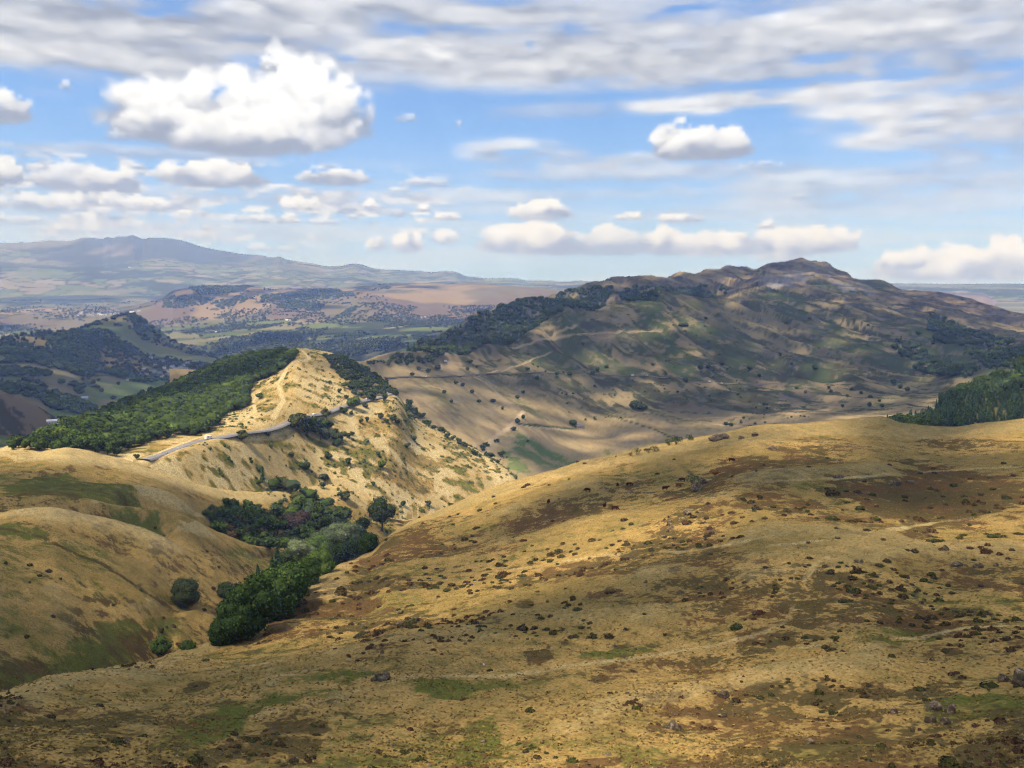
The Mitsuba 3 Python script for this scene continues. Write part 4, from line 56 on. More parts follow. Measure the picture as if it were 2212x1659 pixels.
  "wood_H": [[[-2670.2,7056.2],[-2616.4,7118.7],[-2508.1,7365.0],[-2259.3,7528.8],[-2246.0,7097.4],[-2336.3,6798.4],[-2483.5,6800.7]],[[-2758.3,6766.5],[-2480.9,6692.3],[-2311.3,6723.9],[-2329.4,6465.7],[-2494.6,6349.0],[-2661.2,6505.3]],[[-1736.4,6895.9],[-1633.7,7099.4],[-1337.9,7159.5],[-1255.6,6916.0],[-1490.6,6793.0],[-1640.2,6653.2]],[[-1780.1,6503.4],[-1770.2,6737.8],[-1590.2,6594.2],[-1400.8,6378.3],[-1379.5,6126.1],[-1550.6,6283.0],[-1640.1,6234.2]],[[-2038.4,6909.5],[-1814.8,7210.6],[-1587.7,7619.1],[-1451.0,7341.3],[-1704.2,6766.3],[-1969.9,6672.6]],[[-2319.8,6539.0],[-2172.1,6860.0],[-2043.2,6799.0],[-2160.0,6375.6]],[[-1192.4,5700.6],[-1166.1,6228.6],[-1135.3,6340.4],[-1119.8,6066.1],[-1148.8,5637.4]]],
  "wood_C": [[[-321.1,531.7],[-326.3,566.7],[-335.1,618.2],[-363.0,730.2],[-401.9,911.0],[-388.3,1036.9],[-354.7,1056.9],[-319.2,1073.8],[-286.2,1060.3],[-255.2,1006.4],[-247.2,965.7],[-260.7,926.0],[-280.3,919.9],[-275.9,888.7],[-260.1,842.6],[-252.1,795.8],[-263.4,786.3],[-251.5,734.6],[-244.1,682.6],[-241.1,658.5],[-250.3,654.0],[-261.6,660.0],[-268.6,629.0],[-267.6,595.5],[-269.3,579.1],[-265.1,545.8],[-277.4,526.4]]],
  "wood_D": [[[-229.8,1039.9],[-214.6,1076.5],[-187.9,1090.3],[-156.6,1038.6],[-131.4,976.6],[-122.1,985.7],[-138.9,973.3],[-152.5,941.9],[-163.9,918.9],[-174.2,920.8],[-190.2,952.1],[-208.4,977.6]],[[-221.3,1264.8],[-199.2,1325.2],[-179.2,1395.1],[-135.4,1497.9],[-140.0,1460.1],[-191.3,1319.2],[-211.6,1268.0]]],
  "wood_B": [[[-170.6,455.6],[-188.1,520.5],[-187.1,556.7],[-179.8,577.4],[-168.9,583.3],[-169.7,610.6],[-166.6,645.0],[-156.2,677.4],[-143.2,677.2],[-132.6,680.0],[-124.6,611.9],[-128.1,566.5],[-126.2,507.4],[-127.1,473.6],[-133.4,454.5],[-145.9,432.2],[-166.9,457.4]],[[-201.5,650.8],[-199.3,661.7],[-187.2,669.1],[-167.0,660.9],[-151.6,673.1],[-163.3,645.8],[-178.8,638.2],[-192.2,645.9]]],
  "wood_R": [[[371.5,835.9],[416.2,887.7],[476.6,969.7],[493.8,981.7],[506.5,988.6],[544.1,1015.3],[550.8,1014.1],[575.2,1022.4],[598.3,1026.9],[609.0,1029.8],[623.0,1033.3],[502.5,827.1],[461.9,845.7],[412.4,839.3],[370.4,822.9]],[[665.8,1025.4],[531.3,810.0],[502.5,827.1],[623.0,1033.3]]],
  "spur_trees": [[-213.2,664.6,9.22],[-248.9,556.5,4.04],[-263.5,559.7,6.82],[-192.1,762.9,19.48],[-187.2,770.4,17.45],[-186.2,780.8,13.24],[-204.8,707.9,5.27],[-183.4,793.4,11.64],[-178.6,794.7,10.75],[-174.9,801.8,9.02],[-179.9,817.8,10.11],[-170.0,851.8,7.62],[-163.3,873.7,12.67],[-154.2,920.3,11.24],[-140.6,930.9,8.25],[-203.5,779.1,5.3],[-187.6,714.8,5.72],[-177.1,777.5,11.42],[-172.4,783.5,7.96],[-165.2,792.6,11.6],[-159.4,793.4,11.6],[-155.3,806.5,6.33],[-162.8,782.3,8.82],[-165.8,759.1,6.88],[-148.3,763.5,6.89],[-147.8,857.8,5.74],[-151.9,848.5,5.68],[-162.9,858.5,4.79],[-136.9,878.8,6.84],[-129.9,872.9,6.79],[-124.8,881.0,8.8],[-119.6,885.2,6.87],[-115.3,913.3,6.07],[-114.1,990.0,5.47],[-119.3,954.8,8.44],[-115.1,945.2,7.32],[-107.3,861.9,7.67],[-104.3,898.4,6.98],[-121.8,788.1,7.96],[-162.1,725.3,8.26],[-158.7,702.9,6.42],[-124.9,752.5,5.1],[-138.8,695.4,9.52],[-141.7,694.4,7.13],[-187.8,651.3,6.04],[-193.2,639.6,5.2],[-180.3,716.0,5.73],[-177.2,719.3,8.21],[-99.3,758.5,6.0],[-79.2,788.9,6.22],[-155.0,814.9,4.57],[-128.7,802.1,4.49],[-248.8,832.6,5.7],[-250.0,840.0,4.79],[-183.1,928.2,6.2],[-183.7,905.4,6.06],[-175.6,896.4,5.0],[-165.4,899.2,6.01],[-154.4,891.9,6.94],[-197.7,918.7,4.62],[-240.6,1002.1,3.37],[-74.6,927.5,3.08],[-210.0,628.1,2.2],[-201.8,651.8,3.78],[-203.8,652.9,3.02]],
  "edge_trees": [[-144.1,1164.1,10.28],[-133.9,1141.2,10.09],[-124.5,1128.7,8.73],[-105.1,1018.1,7.87],[-95.7,990.0,6.56],[-89.0,987.1,6.54],[-81.9,986.6,7.63],[-75.2,970.1,6.43],[-64.4,967.2,7.48],[-56.6,969.1,6.43],[-51.3,970.6,5.37],[-130.7,970.9,8.58],[-134.9,971.0,7.51],[-143.5,986.6,6.54],[-152.0,1015.3,6.73],[-158.6,1014.9,6.73],[-39.8,1095.1,8.47],[-32.3,1107.4,7.34],[-23.6,1126.5,6.21],[-39.8,950.4,6.31],[-15.5,1081.5,8.38],[-29.9,969.5,8.59],[-17.9,952.5,6.33]],
  "slope_trees": [[98.7,1361.9,12.01],[225.4,1546.2,18.84],[233.3,1541.8,17.1],[220.2,1551.8,12.03],[239.4,1543.3,13.7],[346.0,1363.7,7.73],[360.8,1392.0,7.11],[340.9,1669.0,11.16],[289.6,1747.7,7.73],[173.5,1728.9,8.53],[159.9,1683.8,9.23],[29.8,1609.2,7.02],[46.4,1575.0,7.74],[85.6,1617.9,8.84],[110.4,1631.8,8.93],[9.2,1406.5,7.7],[19.0,1450.1,6.35],[153.3,1830.6,7.0],[194.8,1752.0,7.69],[384.9,1734.3,13.56],[402.9,1742.8,9.75],[441.8,1785.5,10.03],[394.0,1995.6,8.85],[405.1,1997.4,9.97],[475.8,2095.7,7.01],[588.4,1866.7,9.59],[600.9,1825.3,8.38],[492.5,1757.0,9.95],[501.7,1721.2,8.8],[634.5,1779.0,12.36],[600.6,1606.4,7.49],[592.7,1573.0,6.43],[630.8,1571.7,7.4],[638.6,1548.4,7.32],[635.1,1499.5,7.12],[638.8,1469.4,6.13],[758.8,1685.7,12.11],[758.3,1653.6,9.93],[761.5,1630.9,8.85],[864.6,1813.9,15.33],[864.9,1793.5,15.2],[866.6,1776.7,15.09],[859.8,1739.1,14.81],[738.5,2293.1,7.86],[817.3,2342.1,8.09],[573.2,1465.2,6.89],[614.9,1454.0,7.78],[622.6,1422.3,5.95],[458.0,1537.2,6.15],[545.2,1624.3,6.55],[551.7,1591.1,6.44],[777.0,1782.2,6.36],[427.2,1580.2,5.37],[603.7,1523.8,6.27],[1063.7,2228.8,13.43],[1052.1,2129.1,11.63],[1163.6,2321.4,12.7],[962.6,2307.9,8.15],[2.6,1197.7,6.59],[16.7,1267.0,6.96],[8.1,1233.8,8.14],[21.7,1160.7,3.84],[-78.5,1355.4,7.42],[-89.5,1353.4,5.93],[-125.6,1430.5,9.4],[-150.6,1374.1,7.54],[-168.5,1368.2,9.02],[-135.7,1374.4,7.53],[-155.3,1317.4,6.51],[-101.6,1272.3,6.28],[-88.3,1230.8,5.41],[-62.6,1330.8,6.56],[-50.3,1292.6,5.67],[-29.8,1325.7,7.26],[-14.9,1293.2,5.67],[-78.6,1501.0,7.38],[-63.5,1531.8,7.52],[-77.8,1568.5,8.56]],
  "cluster": [[-62.3,176.1,8.2,"dark"],[-59.3,177.6,13.15,"dark"],[-56.9,180.9,16.62,"dark"],[-57.7,196.7,15.5,"mid"],[-57.4,206.6,16.16,"mid"],[-112.9,367.5,24.51,"spruce"],[-115.5,398.8,21.52,"spruce"],[-57.8,215.4,12.87,"dark"],[-113.0,342.5,18.83,"dark"],[-58.3,223.0,11.28,"mid"],[-58.6,236.9,10.5,"mid"],[-59.4,255.1,11.24,"bright"],[-111.5,516.7,21.12,"dark"],[-109.4,542.3,23.63,"dark"],[-105.0,568.2,24.64,"dark"],[-55.5,320.0,10.15,"dark"]],
  "willows": [[-117.3,470.0,13.83,"silver"],[-117.1,497.9,14.56,"bright"],[-117.6,518.6,15.11,"silver"],[-114.9,540.2,17.25,"silver"],[-112.6,559.3,16.18,"silver"],[-120.9,464.2,12.3,"silver"],[-109.3,574.6,13.26,"silver"],[-120.6,443.6,10.49,"dark"],[-119.5,421.9,15.05,"spruce"]],
  "lone": [[-127.3,323.2,12.0,"round"],[-121.7,349.7,6.39,"round2"],[-117.0,272.0,5.2,"ash1"],[-68.3,173.1,2.4,"ash2"],[-100.2,642.8,26.43,"pine"],[-108.7,600.6,16.56,"pine2"],[-141.1,544.1,16.48,"bare"],[67.0,311.1,6.03,"thorn"],[57.8,389.9,3.71,"scrub1"],[55.0,389.9,2.18,"scrub2"],[66.6,391.5,3.95,"scrub3"],[63.5,391.8,2.63,"scrub4"],[80.7,412.0,5.56,"scrub5"],[77.5,415.5,3.73,"scrub6"],[88.4,418.2,3.77,"scrub7"],[50.9,412.3,1.38,"scrub8"]],
  "cows": [[92.1,352.1,2.21,"graze",1,0],[80.7,332.5,1.71,"lie",1,1],[67.2,330.5,2.06,"graze",0,0],[63.5,318.5,2.53,"stand",1,1],[57.9,316.2,2.15,"stand",1,0],[46.8,334.2,2.07,"graze",1,0],[42.4,336.3,1.7,"graze",2,0],[30.1,332.9,1.68,"graze",0,0],[14.3,327.2,1.65,"graze",2,0],[33.9,305.7,1.55,"stand",2,0],[36.2,293.5,1.49,"graze",1,0]],
  "rocks": [[61.6,98.1,2.58,"b0"],[60.8,100.9,1.24,"b1"],[47.3,91.6,1.35,"b2"],[48.3,89.6,1.34,"b3"],[45.2,87.6,1.0,"b4"],[46.3,86.6,1.0,"b5"],[42.3,85.5,0.81,"b6"],[43.0,85.6,0.58,"b7"],[43.0,91.6,0.85,"c"],[31.3,85.2,0.72,"d"],[-18.8,118.3,1.44,"e"],[-19.9,118.2,1.01,"e2"],[-4.4,127.3,0.53,"white"],[-21.6,135.8,1.06,"f"],[-39.1,174.0,0.94,"g"],[-25.7,189.9,1.56,"h"],[-23.8,172.9,1.22,"h2"],[-20.9,180.2,1.48,"h3"],[-21.6,173.9,1.02,"h4"],[-30.3,172.7,0.93,"i"],[-8.0,140.2,0.66,"j"],[-6.0,151.8,0.62,"k"],[-3.1,90.6,0.62,"l"],[10.0,83.6,0.53,"m"],[18.8,94.5,1.42,"n"],[17.9,94.6,1.06,"n2"],[25.7,98.7,0.99,"o"],[27.6,105.8,1.05,"p"],[26.7,106.9,0.53,"p2"],[27.9,104.7,0.52,"p3"],[17.0,136.3,0.97,"q"],[20.2,134.2,0.72,"r"],[28.9,178.3,0.93,"s"],[67.2,304.2,6.25,"thornrock"],[72.4,316.2,4.69,"thornrock2"],[53.3,253.1,3.48,"t"],[46.9,248.8,1.71,"u"],[46.1,240.9,1.66,"u2"],[30.5,253.7,1.3,"v"],[27.2,217.4,0.87,"w"],[97.5,403.7,5.95,"crag"],[102.1,404.3,4.59,"crag2"],[108.3,398.7,2.73,"crag3"],[116.1,402.9,3.23,"crag4"],[112.3,362.8,2.93,"x"],[114.1,293.1,1.92,"y"],[131.4,286.6,2.45,"z"],[139.0,292.5,1.62,"z2"],[133.0,268.5,1.17,"z3"],[77.3,197.2,1.07,"aa"],[97.6,187.3,2.14,"bb"],[73.2,174.8,1.5,"cc"],[93.3,174.1,1.79,"dd"],[97.5,172.9,1.68,"ee"],[100.6,172.3,1.13,"ee2"],[31.9,86.5,0.51,"ff"],[-40.4,84.7,0.8,"gg"],[-40.5,85.8,0.46,"gg2"],[-8.4,81.8,0.46,"hh"],[51.5,82.7,0.46,"ii"],[40.7,89.9,0.53,"jj"],[36.9,89.2,0.47,"kk"],[50.5,99.5,0.46,"ll"],[8.5,103.2,0.44,"mm"]],
  "white_rock": [[-115.5,550.7,6.38,"outcrop"]],
  "barns": [[-834.4,1522.9,30.46,20,"b0"],[-951.8,1797.7,24.52,10,"b1"],[-942.9,1771.4,15.39,60,"b2"],[-1123.6,2079.8,11.62,30,"b3"],[-1132.2,2077.1,6.46,0,"b4"],[-1077.4,2132.7,14.37,15,"b5"],[-1505.5,2627.2,28.0,3,"b6"],[-1492.2,2648.8,11.58,0,"b7"],[109.3,1362.6,12.03,20,"ruin"]],
  "village": [[-1395.5,3281.2,17.47,30],[-1330.1,3229.5,15.22,38],[-1254.4,2963.1,21.05,13],[-1228.9,2959.7,15.73,50],[-1238.6,3035.9,14.3,61],[-1219.0,3024.0,17.78,19],[-1222.8,3088.6,16.3,11],[-1234.6,3162.5,16.65,8],[-1219.0,3171.0,14.81,2],[-1257.9,3246.1,13.28,51],[-1261.4,3152.5,14.8,70],[-1197.0,2948.3,17.35,37],[-1198.5,2904.4,12.0,7],[-1192.9,3032.5,21.32,28],[-1263.6,3308.2,13.51,66],[-1282.5,3392.2,13.83,68],[-1260.2,3371.4,11.77,46],[-1232.6,2859.1,13.58,35],[-1206.2,2811.3,11.68,22],[-1313.4,3125.5,11.08,13],[-1189.4,2621.0,7.85,33],[-1297.2,2988.4,12.43,27],[-1270.7,3103.5,10.97,3]],
  "town": [[-3226.1,6818.2,12.29,21],[-3299.5,6507.8,19.82,47],[-3180.8,6774.0,16.26,31],[-3143.0,6614.2,13.93,35],[-3141.7,6832.1,16.34,38],[-3078.2,6565.7,11.82,73],[-3292.1,6708.9,12.18,52],[-3272.6,6573.5,11.97,55],[-3241.0,6530.6,9.9,10],[-3138.5,6524.1,19.67,35],[-3354.4,6642.5,12.13,86],[-3208.7,6547.9,13.87,25],[-3231.2,6507.7,13.82,75],[-3255.7,6542.6,15.88,25],[-3134.2,6541.4,11.82,35],[-3293.2,6707.9,16.24,30],[-3087.1,6660.0,9.97,5],[-3101.3,6680.8,10.0,36],[-3168.4,6454.1,11.72,41],[-3496.5,6750.9,20.65,52],[-3171.2,6776.5,10.16,37],[-3347.9,6612.3,14.09,37],[-3265.2,6863.1,12.39,73],[-3107.2,6543.9,9.84,58],[-3159.6,6673.4,12.03,73],[-3069.2,6595.2,11.86,54],[-3132.5,6545.2,19.71,21],[-3267.7,6657.7,12.09,77],[-3124.5,6645.1,9.97,15],[-3261.0,6794.6,12.28,52],[-3217.9,6532.2,13.85,52],[-3268.7,6611.2,12.02,53],[-3298.7,6543.7,11.94,63],[-3157.4,6610.4,9.95,32],[-3281.5,6722.5,14.22,33],[-3098.0,6604.7,9.91,40],[-3377.6,6477.9,19.85,83],[-3372.1,6712.5,20.41,5],[-3221.5,6531.0,15.83,21],[-3201.5,6622.7,19.98,60],[-3250.8,6797.7,16.37,27],[-3340.9,6626.5,20.16,34],[-3268.4,6613.5,12.02,80],[-3205.9,6772.3,10.18,50],[-3279.7,6855.5,20.64,7],[-3311.9,6738.3,20.4,81],[-3282.2,6549.8,13.93,27],[-3257.5,6779.5,12.26,20],[-3031.3,6599.6,13.81,28],[-3221.0,6689.2,12.1,20],[-3321.5,6739.2,14.29,67],[-3273.4,6581.6,9.98,4],[-3258.1,6651.2,12.07,77],[-3305.2,6699.8,10.15,46],[-3171.1,6865.3,12.33,44],[-3221.8,6830.6,10.26,69],[-3375.7,6812.4,14.46,29],[-3253.4,6761.5,14.27,12],[-3126.3,6796.8,12.19,65],[-3241.5,6881.8,14.46,56],[-2913.3,6553.7,31.17,3],[-2886.2,6516.1,15.49,2]],
  "farms": [[-1813.2,5219.9,12.02,20],[-614.3,5784.8,12.64,0],[-592.9,5821.0,12.72,30],[-1363.8,5692.4,15.91,10],[-1497.8,5782.0,19.48,20],[-592.6,4347.2,11.93,15],[-1519.5,5768.6,19.45,0],[-5299.7,11916.6,28.35,0],[-4418.8,9245.2,27.83,0],[-2868.5,6574.5,23.38,0]],
  "cars": [[-224.9,635.7,2.97,"van"],[-189.2,807.6,2.28,"car"],[-159.7,914.7,2.54,"car"]],
  "cars_E": [[243.4,1709.0,6.59,"van"],[268.4,1689.8,4.67,"car"],[389.0,1667.8,4.68,"car"],[413.7,1682.9,3.79,"car"],[-117.9,1513.1,8.27,"van"],[-134.5,1339.0,3.67,"car"],[156.0,1692.4,3.71,"sign"]],
  "roadside": [[-236.5,575.8,2.4,"sign"],[-244.3,572.6,1.03,"post"],[-244.2,604.2,1.08,"post"],[-205.9,720.6,1.24,"post"],[-203.0,742.1,1.27,"post"],[-198.5,786.6,1.34,"post"]],
  "barrier": [[-239.2,602.4],[-239.1,638.1]],
  "sun_patch": [[-245.6,505.2],[-242.5,552.1],[-228.0,585.8],[-216.6,607.6],[-201.2,621.0],[-177.6,633.6],[-153.2,680.7],[-119.0,699.9],[-23.0,391.7],[3.8,385.6],[-24.8,978.2],[-79.8,994.1],[-112.6,995.7],[-135.9,978.5],[-170.5,957.1],[-194.7,923.5],[-232.6,915.2],[-254.5,885.8],[-268.3,874.6],[-291.6,865.1],[-310.2,801.8],[-304.5,687.9],[-299.9,601.7],[-294.6,537.0]],
  "cumulus": [[-22.31,10.22,3.89,2.74,0.15,1.0],[-19.15,9.95,3.42,3.73,0.1,1.0],[-16.82,9.94,2.49,4.2,0.1,1.0],[-13.15,9.97,3.42,5.54,0.1,1.0],[-15.02,9.47,4.98,2.8,0.3,1.0],[-19.44,9.39,5.91,1.87,0.35,1.0],[-17.27,8.95,4.67,1.71,0.45,1.0],[-10.82,10.2,2.33,2.96,0.4,0.9],[-15.45,13.67,0.68,0.93,0.1,0.9],[-30.53,9.83,2.18,1.71,0.3,1.0],[-30.73,6.31,1.71,1.4,0.4,1.0],[-18.99,6.88,3.58,1.4,0.3,1.0],[-11.47,7.1,2.33,1.0,0.3,1.0],[-26.03,6.19,3.27,1.4,0.55,0.9],[-24.78,6.39,1.87,1.0,0.45,0.9],[-13.7,5.45,1.31,0.81,0.0,1.0],[-9.29,5.48,0.68,0.56,0.05,1.0],[-5.83,5.37,0.56,0.44,0.1,1.0],[-4.32,4.85,1.0,0.5,0.1,1.0],[1.96,5.04,2.33,1.12,0.1,1.0],[10.5,8.93,1.56,2.43,0.3,1.0],[12.69,8.81,2.96,1.56,0.4,1.0],[0.74,2.99,3.27,1.81,0.12,1.0],[2.89,2.92,2.49,1.71,0.35,1.0],[6.56,2.82,2.8,1.56,0.5,0.9],[10.17,2.79,1.87,1.71,0.2,1.0],[13.71,2.76,4.05,1.56,0.15,1.0],[17.42,2.56,2.49,1.87,0.0,1.0],[19.63,2.82,2.65,1.4,0.2,1.0],[16.39,4.17,0.62,0.44,0.05,1.0],[27.2,1.17,4.98,1.93,0.15,1.0],[29.82,1.14,1.87,2.12,0.1,1.0],[24.43,1.61,1.56,0.93,0.25,1.0],[-6.92,2.97,1.24,1.18,0.1,1.0],[-8.88,2.95,0.68,0.93,0.2,0.9],[-4.48,3.43,1.09,0.75,0.15,0.9],[11.17,4.62,1.71,0.56,0.1,1.0],[7.74,4.82,0.93,0.44,0.1,1.0],[-16.35,2.72,0.93,0.44,0.2,0.6],[-14.63,2.74,0.68,0.31,0.2,0.5],[-28.5,4.88,2.8,0.93,0.15,0.8],[-25.33,5.29,1.87,0.81,0.2,0.8],[-23.05,5.11,2.33,0.81,0.1,0.9],[-20.69,4.77,0.5,0.37,0,0.9],[-14.3,4.56,0.68,0.68,0,0.9],[-16.3,4.46,1.87,0.5,0.3,0.8],[-12.27,4.48,0.93,0.37,0.2,0.7],[-7.5,5.06,0.68,0.37,0.7,0.6],[18.29,5.89,0.5,0.25,0.8,0.5],[15.85,7.9,1.24,0.31,0.3,0.5],[-29.72,4.04,1.87,0.44,0.2,0.6],[-27.13,3.6,2.49,0.37,0.3,0.5],[-23.35,3.99,2.49,0.37,0.3,0.5],[-6.81,11.01,0.78,0.44,0.4,0.5],[-3.51,10.78,0.37,0.31,0.4,0.5],[-24.28,9.08,0.78,0.56,0.5,0.6],[-26.97,11.68,0.37,0.44,0.3,0.6],[-5.66,7.0,1.71,0.44,0.6,0.6]],
  "bands": [[-26.57,14.67,13.07,1.56,0.62,1.0],[-25.44,13.33,10.27,1.0,0.45,1.0],[-12.01,15.46,15.56,2.18,0.5,0.9],[-3.18,14.68,10.27,1.4,0.3,0.95],[5.82,14.09,12.45,1.24,0.35,0.95],[11.66,15.47,21.79,1.87,0.5,0.85],[22.63,13.62,15.56,2.18,0.45,0.85],[27.73,9.84,8.09,1.71,0.35,0.95],[16.01,11.89,9.34,0.68,0.2,0.95],[25.25,11.21,7.78,1.09,0.3,0.9],[0.73,9.08,4.05,0.87,0.3,0.8],[6.79,8.44,5.6,0.68,0.25,0.7],[8.89,7.68,11.83,0.68,0.45,0.6],[22.94,6.48,13.07,1.24,0.45,0.6],[-23.17,8.36,8.09,0.44,0.45,0.55],[-12.23,6.01,18.67,0.78,0.4,0.35],[2.84,11.64,6.22,0.62,0.5,0.4],[29.0,7.96,4.67,0.78,0.5,0.6],[-28.16,6.99,6.22,0.44,0.5,0.4],[20.35,5.2,15.56,0.62,0.4,0.4],[-18.0,3.85,15.56,0.78,0.35,0.4],[-0.18,6.44,12.45,0.44,0.4,0.4],[-25.3,16.03,15.56,0.93,0.5,1.0],[-6.14,17.28,15.56,0.78,0.6,0.9],[25.02,15.83,15.56,0.93,0.4,0.9]],
  "gaps": [[11.33,17.39,1.87,0.28,0,0.9],[16.81,12.78,6.22,0.31,0,0.8],[19.48,14.03,1.87,0.31,0,0.8],[24.18,12.71,1.87,0.37,0,0.7],[-15.44,14.06,2.8,0.5,0,0.6],[1.17,15.65,0.37,0.31,0,0.5]],
  "fern_E": [[39.2,1153.7,33.8,-20.2,-3.4,-21.3,1.0],[15.5,1127.6,16.8,-7.6,-2.9,-20.9,1.0],[45.1,1090.3,22.2,-8.3,-2.4,-17.9,0.9],[7.0,1058.0,14.6,4.2,-0.1,-19.2,0.8],[73.2,1108.2,16.6,-30.1,-2.1,-9.6,0.8],[138.9,1162.7,9.6,-37.0,-3.3,-12.2,0.8],[86.3,1117.4,12.8,5.5,-1.0,-13.2,0.8],[-3.6,1087.6,13.6,-10.5,-2.5,-16.3,0.9],[26.8,1108.3,22.0,-11.0,-2.2,-15.7,0.9]]}


# ------------------------------------------------------------------ camera, sky, exposure
PITCH = math.radians(6.1)
scene["camera"] = {"type": "perspective", "fov": 62.0, "fov_axis": "x", "near_clip": 0.1, "far_clip": 60000.0,
                   "to_world": T().look_at([0, 0, 0], [0, math.cos(PITCH), -math.sin(PITCH)], [0, 0, 1]),
                   "medium": {"type": "ref", "id": "haze_air"}}
SUN = np.array([-0.40, -0.34, 0.85])
SUN /= np.linalg.norm(SUN)
exposure = 2.3


def sstep(a, b, x):
    t = np.clip((x - a) / (b - a), 0, 1)
    return t * t * (3 - 2 * t)


def cloud_cover(d):
    az = np.degrees(np.arctan2(d[..., 0], d[..., 1]))
    el = np.degrees(np.arcsin(np.clip(d[..., 2], -1, 1)))
    cov, sh = np.zeros(az.shape), np.zeros(az.shape)

    def over(sel, c, s):
        c0, s0 = cov[sel], sh[sel]
        out = 1 - (1 - c0) * (1 - c)
        sh[sel] = np.where(out > 1e-6, (s0 * c0 * (1 - c) + s * c) / np.maximum(out, 1e-6), 0)
        cov[sel] = out

    def nz(sel, sa, se, oct=4, seed=0):
        return meshkit.fbm(np.stack([az[sel] / sa, el[sel] / se, np.zeros(az[sel].shape)], -1), oct, seed)

    # the high sheet over the whole sky, seen flat
    q = d[..., :2] / np.maximum(d[..., 2:3], 0.03)
    n = meshkit.fbm(np.concatenate([q * [0.55, 0.8], np.zeros(az.shape + (1,))], -1), 5, 31)
    w = meshkit.fbm(np.concatenate([q * [1.6, 2.6], np.zeros(az.shape + (1,))], -1), 4, 41)
    open_sky = 1 - sstep(34, 44, np.abs(az)) * 1 
    high = np.maximum(1 - open_sky, sstep(15, 20, el))
    allsel = np.ones(az.shape, bool)
    over(allsel, (high * 0.75 * sstep(0.42, 0.68, n)).ravel(), (0.25 + 0.5 * w).ravel())
    # thin veil low over the horizon
    v = nz(allsel, 9, 0.55, 4, 51)
    over(allsel, ((0.10 + 0.34 * sstep(0.40, 0.75, v.reshape(az.shape))) * sstep(11, 3, el) * sstep(-1, 0.5, el)).ravel(), 0.35 + 0 * v)
    # the grey blue veil high up, and broken small puffs low at the left
    n3 = nz(allsel, 7.0, 1.5, 5, 61).reshape(az.shape)
    over(allsel, (0.75 * sstep(0.34, 0.58, n3) * sstep(12.2, 14.6, el + 3 * (n3 - 0.5) - 0.03 * az)).ravel(), np.clip(0.62 + 1.2 * (0.5 - n3), 0, 1).ravel())
    p1 = nz(allsel, 1.5, 0.40, 4, 63).reshape(az.shape)
    p2 = nz(allsel, 0.7, 0.25, 3, 64).reshape(az.shape)
    zone = np.exp(-((el - 5.6) / 2.2) ** 2) * sstep(4, -14, az)
    over(allsel, (0.85 * sstep(0.55, 0.68, p1 + 0.25 * (zone - 0.55) + 0.12 * (p2 - 0.5)) * sstep(0.1, 0.4, zone)).ravel(), np.clip(0.45 + 2.2 * (0.5 - p2), 0, 1).ravel())
    for a0, e0, w_, h_, s0, dens in DATA["bands"]:
        sel = (np.abs(az - a0) < 2.4 * w_) & (np.abs(el - e0) < 3.2 * h_)
        u, t = (az[sel] - a0) / w_, (el[sel] - e0) / h_
        n1, n2 = nz(sel, 4.2, 0.9, 5, int(a0 * 7) % 97), nz(sel, 1.5, 0.45, 4, 5)
        e = np.exp(-(np.abs(u) ** 2.6) * 0.9 - (np.abs(t) ** 2) * 0.9)
        c = dens * sstep(0.22, 0.74, e * (0.72 + 1.2 * (n1 - 0.5)) + (0.35 * (n1 - 0.5) + 0.55 * (n2 - 0.5)) * e + 0.12 * e)
        over(sel, c, np.clip(s0 + 0.22 + 1.3 * (0.5 - n1) + 0.5 * (n2 - 0.5) - 0.16 * t, 0, 1))
    for a0, e0, w_, h_, s0, dens in DATA["gaps"]:
        sel = (np.abs(az - a0) < 2.4 * w_) & (np.abs(el - e0) < 2.4 * h_)
        u, t = (az[sel] - a0) / w_, (el[sel] - e0) / h_
        n1 = nz(sel, 1.5, 0.5, 4, 9)
        cov[sel] *= 1 - dens * sstep(0.15, 0.7, np.exp(-u * u - t * t) + 0.8 * (n1 - 0.5))
    for a0, e0, w_, h_, s0, dens in sorted(DATA["cumulus"], key=lambda c: -c[3]):
        sel = (np.abs(az - a0) < 1.5 * w_) & (el > e0 - 0.6 * h_) & (el < e0 + 1.6 * h_)
        u, t = (az[sel] - a0) / w_, (el[sel] - e0) / h_
        k = np.clip(min(w_, h_ * 1.5), 0.35, 3.0)
        n1 = nz(sel, 0.55 * k, 0.45 * k, 5, int(abs(a0) * 13 + e0 * 5) % 89)
        n2 = nz(sel, 0.30 * k, 0.26 * k, 4, 3 + int(abs(a0) * 11) % 71)
        tt = np.where(t > 0, t, -t * (3.0 if h_ < 2 else 4.0))
        f = 1 - u * u - tt * tt + 1.5 * (n1 - 0.5) * np.where(t > 0.05, 1, 0.35) + 0.35 * (n2 - 0.5)
        soft = (0.50 if h_ > 2.2 else 0.26) + 0.5 * sstep(0.2, -0.3, t)
        c = dens * sstep(0.0, soft, f + 0.35 * (n2 - 0.5))
        s = 0.8 * s0 + 0.80 * sstep(0.62, -0.05, t + 0.9 * (n1 - 0.5)) - 0.30 * sstep(0.3, 0.9, t) + 0.85 * (0.5 - n2) * (1 - 0.4 * s0) + 0.10 * np.clip(u, -1, 1)
        over(sel, c, np.clip(s, 0, 1))
    return np.clip(cov, 0, 1), np.clip(sh, 0, 1)


scene["sky"] = mikit.sky(SUN, turbidity=2.6, sky_scale=0.92, sun_scale=1.0, ground=(0.16, 0.14, 0.09), clouds=cloud_cover,
                         cloud_lit=(2.75, 2.82, 2.94), cloud_dark=(0.86, 0.97, 1.20), sky_tint=(0.77, 0.96, 1.25))

# ------------------------------------------------------------------ helpers
def bsdf(name, color, **more):
    scene[name] = {"type": "twosided", "inner": {"type": "diffuse", "reflectance": color if isinstance(color, dict) else {"type": "rgb", "value": list(color)}}, **more}
    return name


